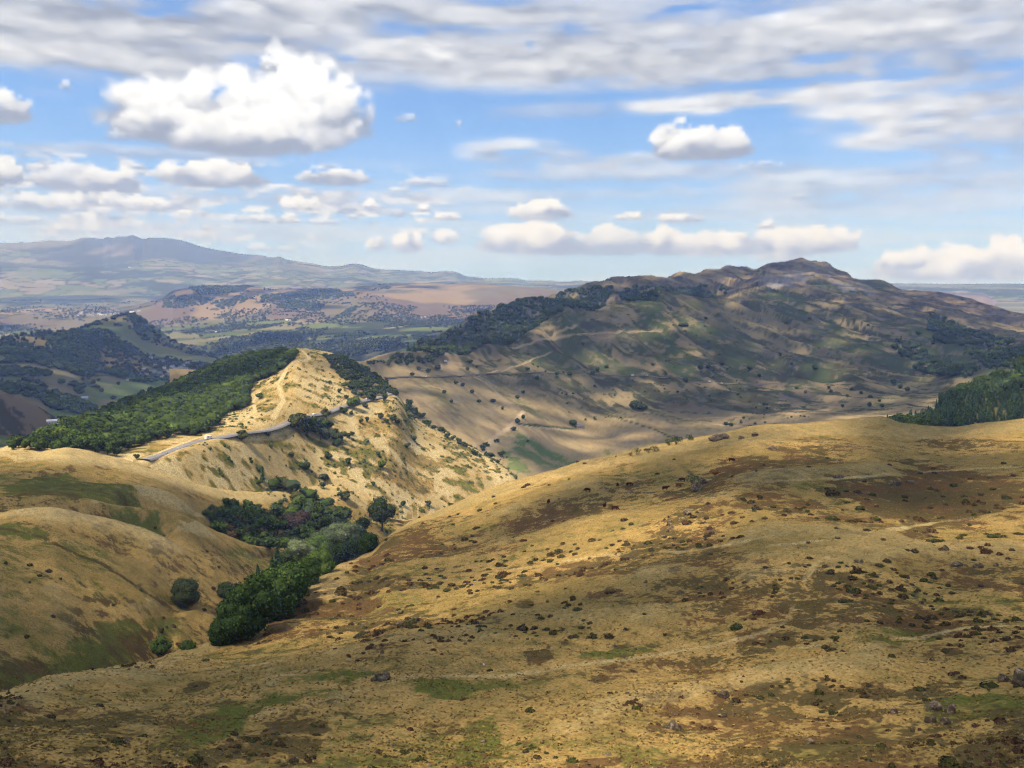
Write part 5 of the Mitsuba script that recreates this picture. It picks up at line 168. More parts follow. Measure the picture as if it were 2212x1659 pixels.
bsdf("vertex_paint", {"type": "mesh_attribute", "name": "vertex_color"})


def tag(key, label=None, category=None, group=None, kind=None):
    labels[key] = {k: v for k, v in dict(label=label, category=category, group=group, kind=kind).items() if v}


counts = {}


def numbered(name):
    n = counts.get(name, 0)
    counts[name] = n + 1
    return name if n == 0 else f"{name}_{n:03d}"


def placed(x, y, z, yaw=0.0, s=(1, 1, 1), tilt=(0, 0)):
    m = T().translate([float(x), float(y), float(z)]).rotate([0, 0, 1], float(yaw))
    if tilt != (0, 0):
        m = m.rotate([1, 0, 0], float(tilt[0])).rotate([0, 1, 0], float(tilt[1]))
    return m.scale([float(v) for v in s])


# ------------------------------------------------------------------ terrain
def fbm2(x, y, s, octaves=4, seed=0):
    return meshkit.fbm(np.stack([x / s, y / s, np.zeros_like(x)], -1), octaves, seed) - 0.5

def ridged(x, y, s, octaves=3, seed=0):
    return 0.5 - np.abs(meshkit.fbm(np.stack([x / s, y / s, np.zeros_like(x)], -1), octaves, seed) - 0.5) * 4

def loft(curves, bearings, rows, soft=0.8):
    """A hillside through its surveyed lines: each line a list of (bearing in degrees, distance, height), from near to far."""
    ds, zs = [], []
    for c in curves:
        c = np.array(sorted(c))
        b = np.clip(bearings, c[0, 0], c[-1, 0])
        keep = np.r_[True, np.diff(c[:, 0]) > 1e-6]
        c = c[keep]
        fine = np.arange(c[0, 0], c[-1, 0] + 0.05, 0.05)
        d = gaussian_filter1d(PchipInterpolator(c[:, 0], c[:, 1])(np.minimum(fine, c[-1, 0])), soft / 0.05, mode="nearest")
        d = np.interp(b, fine, d)
        ds.append(d)
        zs.append(PchipInterpolator(c[:, 0], c[:, 2] / c[:, 1])(b) * d)
    ds, zs = np.array(ds), np.array(zs)
    for k in range(1, len(ds)):
        ds[k] = np.maximum(ds[k], ds[k - 1] + 0.5)
    t = np.concatenate([k + np.arange(n) / n for k, n in enumerate(rows)] + [[float(len(rows))]])
    n, m = len(bearings), len(t)
    D, Z = np.empty((n, m)), np.empty((n, m))
    k = np.minimum(t.astype(int), len(rows) - 1)
    f = t - k
    for i in range(n):
        D[i] = ds[k, i] * (ds[k + 1, i] / ds[k, i]) ** f
        Z[i] = PchipInterpolator(ds[:, i], zs[:, i])(np.clip(D[i], ds[0, i], ds[-1, i]))
    a = np.radians(bearings)[:, None]
    return D * np.sin(a), D * np.cos(a), Z

def sheet(X, Y, Z):
    n, m = X.shape
    i, j = np.meshgrid(np.arange(n - 1), np.arange(m - 1), indexing="ij")
    q = np.stack([i * m + j, (i + 1) * m + j, (i + 1) * m + j + 1, i * m + j + 1], -1).reshape(-1, 4)
    f = np.vstack([q[:, [0, 1, 2]], q[:, [0, 2, 3]]])
    return np.stack([X, Y, Z], -1).reshape(-1, 3), f

def spread(lo, hi, n, *coarse):
    return np.unique(np.round(np.concatenate([np.linspace(lo, hi, n), *[np.asarray(c, float) for c in coarse]]), 5))

hills = {}
# foreground slope
b = spread(-35, 36, 900, np.arange(-180, -35, 4), np.arange(36.5, 180.1, 4))
X, Y, Z = loft(LINES["A"], b, [5, 10, 110, 105, 125, 12, 6], 1.5)
D = np.hypot(X, Y); w = np.clip((D - 25) / 60, 0, 1)
Z += w * (7.5 * fbm2(X * 0.7 + Y * 0.3, Y - 0.35 * X, 80, 2, 1) + 2.6 * ridged(X * 0.6 + 0.4 * Y, Y - 0.3 * X, 60, 2, 26) + 1.8 * fbm2(X, Y, 17, 3, 2) + 0.55 * fbm2(X, Y, 3.5, 3, 3) + 0.3 * fbm2(X, Y, 0.9, 2, 4))
hills["A"] = X, Y, Z
b = spread(-38, -5.5, 540)
X, Y, Z = loft(LINES["B"], b, [4, 50, 6, 50, 8, 36, 8, 36, 8, 50, 14, 5], 0.35)
Z += 4.0 * fbm2(X, Y, 45, 3, 5) + 1.6 * fbm2(X, Y, 12, 3, 6) + 0.5 * fbm2(X, Y, 3, 3, 7)
hills["B"] = X, Y, Z
b = spread(-36, 3, 640)
X, Y, Z = loft(LINES["C"], b, [4, 80, 50, 44, 12, 6])
Z += 6 * fbm2(X, Y, 90, 3, 8) + 1.4 * fbm2(X, Y, 22, 3, 9) + 0.5 * fbm2(X, Y, 5, 3, 10)
hills["C"] = X, Y, Z
b = spread(-22, 40, 780)
X, Y, Z = loft(LINES["E"], b, [4, 36, 60, 52, 52, 12, 12, 60, 10, 5])
D = np.hypot(X, Y); w = np.clip((D - 1100) / 900, 0.12, 1)
Z += w * (28 * fbm2(X + 0.6 * Y, (Y - 0.6 * X) * 0.35, 190, 4, 11) + 17 * ridged(X + 0.6 * Y, (Y - 0.6 * X) * 0.4, 110, 3, 12)) + w * 5.5 * ridged(X * 0.8 + 0.6 * Y, (Y * 0.8 - 0.6 * X) * 0.35, 42, 3, 27) + 3.0 * fbm2(X, Y, 30, 3, 13) + 1.2 * fbm2(X, Y, 9, 2, 14)
hills["E"] = X, Y, Z
b = spread(19, 42, 260)
X, Y, Z = loft(LINES["R"], b, [4, 60, 8, 6], 0.3)
Z += 4 * fbm2(X, Y, 60, 3, 15)
hills["R"] = X, Y, Z
b = spread(-40, -24, 160)
X, Y, Z = loft(LINES["N"], b, [8, 20, 10, 8])
Z += 8 * fbm2(X, Y, 80, 4, 16)
hills["N"] = X, Y, Z
b = spread(-42, -6, 460)
X, Y, Z = loft(LINES["L"], b, [4, 70, 50, 10, 6])
Z += 26 * fbm2(X, Y, 320, 4, 17) + 5 * fbm2(X, Y, 60, 3, 18)
hills["L"] = X, Y, Z
b = spread(-34, 10, 520)
X, Y, Z = loft(LINES["H"], b, [4, 46, 56, 8, 6])
w = np.clip((np.hypot(X, Y) - 4500) / 2500, 0.3, 1)
Z += w * (60 * fbm2(X + 0.4 * Y, (Y - 0.4 * X) * 0.45, 800, 4, 19) + 12 * fbm2(X, Y, 150, 3, 20))
hills["H"] = X, Y, Z
b = spread(-44, 40, 640)
X, Y, Z = loft(LINES["S"], b, [40, 30, 40, 4, 3])
w = np.clip((np.hypot(X, Y) - 9500) / 4000, 0, 1)
Z += w * (34 * fbm2(X, Y, 1600, 4, 21) + 8 * fbm2(X, Y, 300, 3, 22))
hills["S"] = X, Y, Z
b = spread(19, 42, 200)
X, Y, Z = loft(LINES["G"], b, [10, 30, 6, 6])
Z += np.clip((np.hypot(X, Y) - 7000) / 3000, 0, 1) * 6 * fbm2(X, Y, 400, 3, 23)
hills["G"] = X, Y, Z
b = spread(-36, 12, 430, np.arange(-180, -36, 6), np.arange(14, 180.1, 6))
r = np.r_[np.geomspace(900, 4000, 12)[:-1], np.geomspace(4000, 15000, 200)[:-1], np.geomspace(15000, 17500, 6)]
A_, R_ = np.meshgrid(np.radians(b), r, indexing="ij")
X, Y = R_ * np.sin(A_), R_ * np.cos(A_)
Z = np.interp(R_, [900, 1400, 3000, 4500, 6000, 7000, 8500, 10000, 12000, 13500, 16000, 24000, 90000], [-900, -620, -440, -340, -240, -236, -185, -95, 50, 130, -150, -600, -900])
Z += np.clip((R_ - 4000) / 3000, 0, 1) * (85 * fbm2(X, Y, 1500, 4, 24) + 12 * fbm2(X, Y, 300, 3, 25)) * np.clip((22000 - R_) / 12000, 0.2, 1)
hills["P"] = X, Y, Z


def blobs(X, Y, key, warp=0.5, scale=0.12, seed=60):
    """Cover from 0 to 1 of the surveyed patches (centre, half axis, half axis, strength) with ragged edges."""
    out = np.zeros_like(X)
    D = np.hypot(X, Y)
    for cx, cy, ux, uy, vx, vy, s in DATA[key]:
        R = 1.7 * (math.hypot(ux, uy) + math.hypot(vx, vy))
        sel = (np.abs(X - cx) < R) & (np.abs(Y - cy) < R)
        if not sel.any():
            continue
        det = ux * vy - uy * vx
        if abs(det) < 1e-3:
            continue
        dx, dy = X[sel] - cx, Y[sel] - cy
        a, b = (dx * vy - dy * vx) / det, (ux * dy - uy * dx) / det
        size = 0.35 * min(math.hypot(ux, uy), math.hypot(vx, vy)) + 0.4
        r = np.sqrt(a * a + b * b) + warp * 2 * fbm2(X[sel], Y[sel], size, 3, seed)
        out[sel] = np.maximum(out[sel], s * sstep(1.3, 0.7, r))
    return out


def near_lines(X, Y, lines):
    """Cover of strips along the surveyed polylines [(points, width)]."""
    out = np.zeros_like(X)
    for pts, w in lines:
        p = np.array(pts)
        for (x0, y0), (x1, y1) in zip(p[:-1], p[1:]):
            R = 2.5 * w
            sel = (X > min(x0, x1) - R) & (X < max(x0, x1) + R) & (Y > min(y0, y1) - R) & (Y < max(y0, y1) + R)
            if not sel.any():
                continue
            L2 = max((x1 - x0) ** 2 + (y1 - y0) ** 2, 1e-6)
            t = np.clip(((X[sel] - x0) * (x1 - x0) + (Y[sel] - y0) * (y1 - y0)) / L2, 0, 1)
            dd = np.hypot(X[sel] - x0 - t * (x1 - x0), Y[sel] - y0 - t * (y1 - y0)) + w * 0.8 * fbm2(X[sel], Y[sel], 2.5 * w, 2, 77)
            out[sel] = np.maximum(out[sel], sstep(1.3 * w, 0.4 * w, dd))
    return out


def meadow(p, n, uv):
    """Dry mountain pasture: uv.x how much heather and brush, uv.y how green (below zero: trodden and pale)."""
    x, y = p.x, p.y
    f1 = mikit.fbm(x * 0.045, y * 0.045, 0.0, 3)
    f2 = mikit.fbm(x * 0.33, y * 0.33, 3.0, 3)
    f3 = mikit.noise(x * 1.5, y * 1.5, 7.0)
    f4 = mikit.noise(x * 4.3, y * 4.3, 9.0)
    col = mikit.mix((0.318, 0.216, 0.076), (0.240, 0.170, 0.059), mikit.smoothstep(0.3, 0.7, f1))
    col = mikit.mix(col, (0.165, 0.132, 0.045), mikit.smoothstep(0.42, 0.66, f2 * 0.6 + f3 * 0.4) * 0.85)
    g = dr.clip(uv.y, 0, 1)
    gm = mikit.smoothstep(0.30, 0.85, g + (f2 - 0.5) * 0.8 + (f3 - 0.5) * 0.35)
    col = mikit.mix(col, mikit.mix((0.118, 0.122, 0.030), (0.070, 0.086, 0.021), f3), gm)
    h = uv.x + (f2 - 0.5) * 0.95 + (f3 - 0.5) * 0.55
    hm = mikit.smoothstep(0.47, 0.72, h)
    red = mikit.smoothstep(0.48, 0.70, mikit.noise(x * 0.11, y * 0.11, 21.0) + (f3 - 0.5) * 0.3)
    brush = mikit.mix(mikit.mix((0.088, 0.062, 0.028), (0.060, 0.053, 0.022), f4), (0.112, 0.056, 0.027), red * 0.55)
    col = mikit.mix(col, brush, hm * 0.92)
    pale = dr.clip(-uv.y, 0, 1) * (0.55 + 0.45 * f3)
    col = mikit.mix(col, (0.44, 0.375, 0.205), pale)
    return col * (0.46 + 0.58 * f4 + 0.50 * f3)


scene["meadow_grass"] = {"type": "twosided", "inner": {"type": "diffuse", "reflectance": mikit.proc(meadow)}}


def mixc(c, other, w):
    return c + (np.asarray(other, float) - c) * np.clip(w, 0, 1)[..., None]


def put_hill(key, name, label, category="hill", color=None, uv=None, mat=None):
    X, Y, Z = hills[key]
    v, f = sheet(X, Y, Z)
    if color is not None:
        scene[name] = mikit.ply((v, f), mat or "vertex_paint", smooth=True, color=color.reshape(-1, 3))
    else:
        scene[name] = mikit.ply((v, f), mat or "meadow_grass", smooth=True, uv=uv.reshape(-1, 2))
    tag(name, label, category, kind="structure")


def relief(Z, D, k=1.0):
    """Swells above and hollows below the general lie of the land, from -1 to 1."""
    return np.clip((gaussian_filter(Z, (5, 3)) - gaussian_filter(Z, (26, 16))) / (D * 0.0035 * k), -1, 1)


# the slope in front
X, Y, Z = hills["A"]
D = np.hypot(X, Y)
hA = np.maximum(blobs(X, Y, "heather_A", 0.5), 0.17 + 0.50 * sstep(-0.05, 0.16, fbm2(X * 0.8 + 0.2 * Y, Y * 0.8, 24, 4, 61)) + 0.1 * sstep(0, .2, fbm2(X * .5 + Y * .3, Y, 9, 2, 67)))
gA = np.maximum(blobs(X, Y, "green_A", 0.45), 0.10 + 0.30 * sstep(-0.1, 0.2, fbm2(X, Y, 38, 4, 62)))
tA = near_lines(X, Y, DATA["trail_A"]) * np.clip(0.30 + 1.6 * fbm2(X, Y, 11, 3, 69), 0, 0.75)
rA = relief(Z, D)
hA = np.clip(hA * (1 - 0.35 * np.clip(rA, 0, 1)) + 0.16 * np.clip(-rA, 0, 1), 0, 1)
gA = np.clip(gA + 0.22 * np.clip(-rA, 0, 1) - 0.4 * np.clip(rA, 0, 1), 0, 1)
gA = np.where((rA > 0.35) & (gA < 0.2), -0.22 * sstep(0.3, 1.0, rA), gA)
put_hill("A", "foreground_slope", "dry ochre pasture slope with brown heather patches in front", uv=np.stack([hA * (1 - 0.8 * tA), np.where(tA > 0.12, np.minimum(gA, -tA), gA * 0.95)], -1))
X, Y, Z = hills["B"]
hB = np.maximum(np.maximum(blobs(X, Y, "heather_B", 0.5), 0.8 * near_lines(X, Y, DATA["crease_B"])), 0.14 + 0.42 * sstep(-0.06, 0.20, fbm2(X, Y, 26, 4, 63)))
gB = np.maximum(blobs(X, Y, "green_B", 0.4), 0.10 + 0.50 * sstep(-0.12, 0.18, fbm2(X, Y, 40, 3, 64)))
rB = relief(Z, np.hypot(X, Y), 2.4)
hB = np.clip(hB * (1 - 0.4 * np.clip(rB, 0, 1)) + 0.12 * np.clip(-rB, 0, 1), 0, 1)
gB = np.clip(gB + 0.35 * np.clip(-rB, 0, 1) - 0.3 * np.clip(rB, 0, 1), 0, 1)
gB = np.where((rB > 0.3) & (gB < 0.2), -0.5 * sstep(0.25, 1.0, rB), gB)
put_hill("B", "left_pasture_mounds", "rolling ochre mounds with a green hollow left of the gully", uv=np.stack([hB, gB], -1))
X, Y, Z = hills["C"]
streak = fbm2(X * 0.75 + 0.2 * (Y - 900), (Y - 900) * 0.8 - 0.3 * X, 5.5, 3, 65)
hC = np.maximum(blobs(X, Y, "heather_C", 0.6), 0.10 + 0.40 * sstep(0.0, 0.24, streak + 0.4 * fbm2(X, Y, 60, 2, 66))) * 0.72
gC = np.maximum(blobs(X, Y, "green_C", 0.6), 0.02 + 0.75 * sstep(0.0, 0.18, streak + 0.35 * fbm2(X, Y, 45, 3, 92)))
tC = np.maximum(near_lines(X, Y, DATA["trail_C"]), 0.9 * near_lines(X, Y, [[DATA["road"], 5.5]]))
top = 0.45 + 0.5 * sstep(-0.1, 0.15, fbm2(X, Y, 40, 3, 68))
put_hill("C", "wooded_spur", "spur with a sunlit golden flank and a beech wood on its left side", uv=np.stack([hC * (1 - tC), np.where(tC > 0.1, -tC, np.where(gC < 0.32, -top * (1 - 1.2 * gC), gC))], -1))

# the long ridge and its summit: tan grass, bracken, heath and scree
X, Y, Z = hills["E"]
D = np.hypot(X, Y)
fall_u, fall_v = X * 0.8 + (Y - 1500) * 0.6, (Y - 1500) * 0.8 - X * 0.6
n_a, n_b = fbm2(X, Y, 160, 4, 70), fbm2(fall_u, fall_v * 0.3, 26, 4, 71)
n_c, n_d = fbm2(X, Y, 11, 3, 72), fbm2(fall_u * 0.35, fall_v, 60, 3, 73)
n_f = fbm2(fall_u, fall_v * 0.22, 9, 3, 93)
lower = sstep(1350, 1620, D)
c = np.broadcast_to(np.array([0.152, 0.134, 0.080]), X.shape + (3,)).copy()
c = mixc(c, (0.130, 0.108, 0.078), sstep(-0.08, 0.16, n_a))
c = mixc(c, (0.265, 0.210, 0.118), sstep(0.0, 0.2, n_d) * 0.7)
c = mixc(c, (0.31, 0.245, 0.135), (1 - lower) * (0.7 + 0.9 * n_d))
c = mixc(c, (0.20, 0.15, 0.10), (1 - lower) * sstep(0.05, 0.2, n_f) * 0.7)
c = mixc(c, (0.33, 0.25, 0.135), blobs(X, Y, "tan_E", 0.5) * 0.95)
top_ = sstep(2500, 3300, D)
c = mixc(c, (0.125, 0.100, 0.082), top_ * sstep(-0.12, 0.1, n_b + 0.5 * n_a) * 0.8)
heath = blobs(X, Y, "heath_E", 0.6)
c = mixc(c, (0.070, 0.058, 0.042), heath * sstep(-0.25, 0.1, n_c + n_b) * 0.85)
mott = n_b * 0.9 + 0.7 * n_c + 0.3 * n_a + 0.5 * n_f
c = mixc(c, (0.056, 0.070, 0.034), sstep(-0.07, 0.04, mott) * (0.08 + 0.86 * lower) * sstep(3500, 2500, D))
c = mixc(c, (0.044, 0.042, 0.028), sstep(0.09, 0.17, n_c * 0.9 + 0.7 * n_b + 0.3 * n_f) * (0.25 + 0.65 * lower))
c = mixc(c, (0.050, 0.070, 0.030), blobs(X, Y, "green_E", 0.7) * sstep(-0.35, 0.0, n_c + 0.6 * n_b))
c = mixc(c, (0.085, 0.135, 0.042), blobs(X, Y, "fern_E", 0.6) * sstep(-0.3, 0.0, n_c + 0.5 * n_f))
c = mixc(c, (0.185, 0.178, 0.178), blobs(X, Y, "scree_E", 0.7) * sstep(-0.30, 0.0, n_c + n_b))
c = mixc(c, (0.30, 0.235, 0.15), near_lines(X, Y, DATA["trail_E"]) * 0.8)
c = mixc(c, (0.045, 0.06, 0.025), near_lines(X, Y, DATA["hedge_E"]))
c = mixc(c, (0.36, 0.29, 0.19), near_lines(X, Y, DATA["lane_E"]))
c *= (1 + 0.5 * n_c)[..., None]
put_hill("E", "long_ridge", "long brown and green ridge rising to a rocky summit on the right", "ridge", color=np.clip(c, 0.01, 0.6))

# woodland floor of the right hand hill
X, Y, Z = hills["R"]
c = np.broadcast_to(np.array([0.10, 0.095, 0.035]), X.shape + (3,)) * (1 + fbm2(X, Y, 20, 3, 74))[..., None]
put_hill("R", "conifer_hill", "steep hillside under dense conifers at the right edge", color=c)
X, Y, Z = hills["N"]
c = np.broadcast_to(np.array([0.15, 0.112, 0.060]), X.shape + (3,)).copy()
c = mixc(c, (0.045, 0.046, 0.028), sstep(-0.03, 0.08, fbm2(X, Y, 40, 4, 75) + 0.6 * fbm2(X, Y, 9, 3, 95)))
put_hill("N", "brown_nose", "brown hill nose coming down at the left edge above green fields", color=c)


class Farmland:
    """Hedged fields: a colour for each field, dark hedges between them, woods where the noise is high."""
    pal = np.array([(0.092, 0.118, 0.045), (0.120, 0.134, 0.056), (0.138, 0.134, 0.074), (0.165, 0.148, 0.084), (0.072, 0.098, 0.038), (0.130, 0.112, 0.064)])

    def __init__(self, cell, seed, woods, tan, box):
        r = np.random.default_rng(seed)
        self.cell, self.seed, self.woods = cell, seed, woods
        n = int((box[2] - box[0]) * (box[3] - box[1]) / cell ** 2)
        self.tree = cKDTree(np.stack([r.uniform(box[0], box[2], n), r.uniform(box[1], box[3], n)], 1) / cell)
        self.pick = np.where(r.random(n) < 0.75 * tan, r.integers(2, 4, n), r.choice([0, 1, 4, 0], n))
        self.tone = r.uniform(0.85, 1.15, n)

    def __call__(self, X, Y):
        cell, seed = self.cell, self.seed
        xs, ys = X / cell, Y / cell
        w = np.stack([xs + 0.5 * fbm2(xs, ys, 1.2, 2, seed), ys + 0.5 * fbm2(xs, ys, 1.2, 2, seed + 1)], -1).reshape(-1, 2)
        dd, ii = self.tree.query(w, k=2, workers=4)
        c = (self.pal[self.pick[ii[:, 0]]] * self.tone[ii[:, 0]][:, None]).reshape(X.shape + (3,))
        gap = ((dd[:, 1] - dd[:, 0]) * cell).reshape(X.shape)
        hedge = sstep(0.17 * cell, 0.03 * cell, gap + 0.25 * cell * fbm2(X, Y, 0.4 * cell, 3, seed + 2)) * sstep(-0.25, 0.05, fbm2(X, Y, 1.4 * cell, 2, seed + 3))
        c = mixc(c, (0.034, 0.044, 0.022), hedge * 0.95)
        wd = sstep(0.10 - self.woods, 0.17 - self.woods, fbm2(X, Y, 3.2 * cell, 4, seed + 4) + 0.25 * fbm2(X, Y, 0.5 * cell, 3, seed + 5))
        return mixc(c, (0.034, 0.046, 0.023), wd * 0.95), np.maximum(hedge, wd)


FARM_L = Farmland(190, 80, 0.0, 0.35, (-6000, 800, 1500, 6000))
FARM_H = Farmland(210, 81, 0.06, 0.4, (-8000, 2500, 3000, 11000))
FARM_P = Farmland(260, 86, 0.03, 0.45, (-18500, -18500, 18500, 18500))
X, Y, Z = hills["L"]
c, _ = FARM_L(X, Y)
c = mixc(c, (0.185, 0.145, 0.070), blobs(X, Y, "field_L", 0.3))
c = mixc(c, (0.085, 0.125, 0.042), blobs(X, Y, "green_L", 0.3))
put_hill("L", "wooded_left_hills", "dark wooded hills round a green valley at the left", color=c)
X, Y, Z = hills["H"]
D = np.hypot(X, Y)
c, _ = FARM_H(X, Y)
hn = fbm2(X + 0.4 * Y, (Y - 0.4 * X) * 0.4, 420, 4, 82)
brown = mixc(np.broadcast_to(np.array([0.124, 0.114, 0.070]), X.shape + (3,)).copy(), (0.112, 0.086, 0.063), sstep(-0.1, 0.15, hn))
brown = mixc(brown, (0.20, 0.155, 0.092), sstep(0.08, 0.2, fbm2(X, Y, 700, 3, 83)))
brown = mixc(brown, (0.05, 0.055, 0.035), sstep(0.16, 0.24, fbm2(X, Y, 130, 4, 84)) * sstep(0.3, -0.1, (X + 1200) / 2500))
up = sstep(0.05, 0.22, (D - np.interp(X, [-4000, -2000, 0, 1000], [6000, 5900, 5300, 5600])) / 2500 + 0.3 * fbm2(X, Y, 600, 3, 85))
c = c + (brown - c) * up[..., None]
put_hill("H", "brown_plateau", "broad brown grass plateau with hedged fields below it", color=c)
X, Y, Z = hills["P"]
D = np.hypot(X, Y)
c, _ = FARM_P(X, Y)
c2 = mixc(np.broadcast_to(np.array([0.115, 0.120, 0.065]), X.shape + (3,)).copy(), (0.040, 0.052, 0.03), sstep(-0.06, 0.08, fbm2(X, Y * 0.7, 700, 5, 87)))
c2 = mixc(c2, (0.20, 0.17, 0.10), sstep(0.1, 0.2, fbm2(X, Y * 0.6, 800, 4, 88)))
c = c + (c2 - c) * sstep(7500, 11000, D)[..., None]
put_hill("P", "hedged_plain", "wide hedged farmland plain fading into the haze", "plain", color=c)
X, Y, Z = hills["S"]
c = mixc(np.broadcast_to(np.array([0.13, 0.13, 0.085]), X.shape + (3,)).copy(), (0.045, 0.055, 0.04), sstep(-0.05, 0.06, fbm2(X, Y * 0.55, 1900, 5, 89) + 0.04))
c = mixc(c, (0.21, 0.175, 0.125), sstep(0.08, 0.2, fbm2(X, Y * 0.5, 1500, 4, 90)) * 0.6)
el = np.degrees(np.arctan2(Z, np.hypot(X, Y)))
f_, _ = FARM_P(X, Y)
c = c + (f_ - c) * sstep(2.4, 1.5, el + 2.5 * fbm2(X, Y, 1500, 3, 94))[..., None]
put_hill("S", "far_mountains", "blue volcanic mountain range on the horizon at the left", "mountain range", color=c)
X, Y, Z = hills["G"]
c = mixc(np.broadcast_to(np.array([0.17, 0.13, 0.10]), X.shape + (3,)).copy(), (0.07, 0.065, 0.055), sstep(-0.1, 0.12, fbm2(X, Y, 700, 4, 91)))
put_hill("G", "far_plateau", "violet blue tableland behind the ridge at the right", "plateau", color=c)

probe = mi.load_dict({"type": "scene", **{k: {"type": "ply", "filename": scene[k]["filename"]} for k in list(scene) if labels.get(k, {}).get("kind") == "structure"}})


def ground(x, y):
    x, y = np.atleast_1d(np.asarray(x, float)), np.atleast_1d(np.asarray(y, float))
    o = mi.Point3f(mi.Float(x), mi.Float(y), mi.Float(np.full(len(x), 400.0)))
    si = probe.ray_intersect(mi.Ray3f(o, mi.Vector3f(0, 0, -1)))
    z = 400.0 - np.array(si.t)
    n = np.array(si.n)
    n = n.T if n.shape[0] == 3 else n
    return np.where(np.isfinite(z) & (z > -3000), z, -900.0), n


# ------------------------------------------------------------------ the clouds overhead that shade the land
BASE = 4200.0
patch = Polygon(np.array(DATA["sun_patch"])).buffer(0)
if patch.geom_type != "Polygon":
    patch = max(patch.geoms, key=lambda g: g.area)


def sun_share(x, y):
    """How much of the sun the broken cloud lets through to a place on the land."""
    d = np.hypot(x, y)
    f = np.interp(d, [0, 250, 620, 760, 1000, 1150, 1480, 1750, 2500, 3300], [0.40, 0.40, 0.34, 0.14, 0.16, 0.38, 0.34, 0.19, 0.18, 0.24])
    f = f + 0.09 * fbm2(x, y, 420, 3, 101) * sstep(250, 1000, d)
    left = sstep(-300, -700, x) * sstep(1250, 1500, d)
    f = f * (1 - left) + left * (0.16 + 0.6 * fbm2(x, y, 700, 3, 104))
    far = sstep(3900, 4800, d)
    return f * (1 - far) + far * (0.25 + 0.75 * sstep(-0.14, 0.06, fbm2(x, y, 900, 4, 105)))


def cloud_mesh(x0, x1, y0, y1, step, grain, seed):
    """Broken cloud high above the camera; x, y are the places on the land that it shades, carried up along the sun's rays."""
    gx, gy = np.arange(x0, x1, step), np.arange(y0, y1, step)
    GX, GY = np.meshgrid(gx, gy, indexing="ij")
    inside = contains_xy(patch, GX, GY)
    dist = (distance_transform_edt(~inside) - distance_transform_edt(inside)) * step
    t = dist - 34 + 50 * fbm2(GX, GY, 110, 4, 100)
    u = meshkit.noise(np.stack([GX / grain, GY / grain, 0 * GX], -1), seed)
    u = np.argsort(np.argsort(u.ravel())).reshape(u.shape) / u.size
    t = np.minimum(t, (u - np.clip(sun_share(GX, GY), 0.0, 0.97)) * 260)
    shift = SUN[:2] / SUN[2] * (BASE + 120)
    thick = np.sqrt(np.clip(t, 0, 220) / 220)
    bump = 0.6 + 0.8 * meshkit.fbm(np.stack([GX / 170, GY / 170, 0 * GX], -1), 4, 103)
    zt = BASE + 110 * thick * bump
    zb = BASE - 18 * thick
    on = (t[:-1, :-1] > 0) & (t[1:, :-1] > 0) & (t[1:, 1:] > 0) & (t[:-1, 1:] > 0)
    i, j = np.nonzero(on)
    m = len(gy)
    q = np.stack([i * m + j, (i + 1) * m + j, (i + 1) * m + j + 1, i * m + j + 1], 1)
    f = np.vstack([q[:, [0, 1, 2]], q[:, [0, 2, 3]]])
    N = GX.size
    v = np.vstack([np.stack([GX + shift[0], GY + shift[1], z], -1).reshape(-1, 3) for z in (zt, zb)])
    f = np.vstack([f, f[:, ::-1] + N])
    used, inv = np.unique(f, return_inverse=True)
    return v[used], inv.reshape(-1, 3)


scene["cloud_droplets"] = {"type": "principledthin", "base_color": {"type": "rgb", "value": [0.97, 0.97, 0.97]}, "roughness": 1.0, "diff_trans": 0.88, "spec_trans": 0.0}
scene["cloud"] = mikit.ply(cloud_mesh(-2000, 2800, -250, 4000, 16.0, 31.0, 106), "cloud_droplets", smooth=True)
tag("cloud", "broken sheet of cloud overhead above the near hills", "cloud", kind="structure")
scene["far_cloud"] = mikit.ply(cloud_mesh(-7500, 3600, 4010, 10600, 85.0, 160.0, 107), "cloud_droplets", smooth=True)
tag("far_cloud", "broken sheet of cloud high above the farmland", "cloud", kind="structure")


# ------------------------------------------------------------------ plants: shapes
def unit(v):
    return v / np.maximum(np.linalg.norm(v, axis=-1, keepdims=True), 1e-9)


def leaf_quads(centres, normals, size, r, colour, spread=0.35, aspect=1.0):
    """Small leaf sprays as two-triangle faces at the given points; returns vertices, faces, colours."""
    n = len(centres)
    normals = unit(normals + r.normal(0, 0.55, (n, 3)))
    a = unit(np.cross(normals, r.normal(0, 1, (n, 3))))
    b = np.cross(normals, a)
    s = size * r.uniform(0.6, 1.4, (n, 1))
    k = r.uniform(0.7, 1.3, (n, 4, 1))
    v = np.stack([centres - a * s * k[:, 0], centres + b * s * k[:, 1] * aspect, centres + a * s * k[:, 2], centres - b * s * k[:, 3] * aspect], 1).reshape(-1, 3)
    i = np.arange(n)[:, None] * 4
    f = np.vstack([i + [0, 1, 2], i + [0, 2, 3]])
    c = np.clip(np.asarray(colour) * (1 + spread * r.normal(0, 1, (n, 1))) * [1, 1, 1], 0.005, 0.6)
    c = c * (1 + 0.10 * r.normal(0, 1, (n, 3)))
    return v, f, np.repeat(np.clip(c, 0.004, 0.6), 4, 0)


def join(parts):
    vs, fs, cs, at = [], [], [], 0
    for v, f, c in parts:
        vs.append(v); fs.append(f + at); cs.append(np.broadcast_to(c, (len(v), 3)))
        at += len(v)
    return np.vstack(vs), np.vstack(fs), np.vstack(cs)


def lumpy(centre, radii, sub, r, colour, amp=0.25):
    m = trimesh.creation.icosphere(subdivisions=sub)
    d = np.array(m.vertices)
    o = r.uniform(0, 50, 3)
    k = 1 + amp * 2 * (meshkit.fbm(d * 2.1 + o, 3, 3) - 0.5)
    return np.asarray(centre) + d * np.asarray(radii) * k[:, None], np.array(m.faces), np.asarray(colour) * 0.75


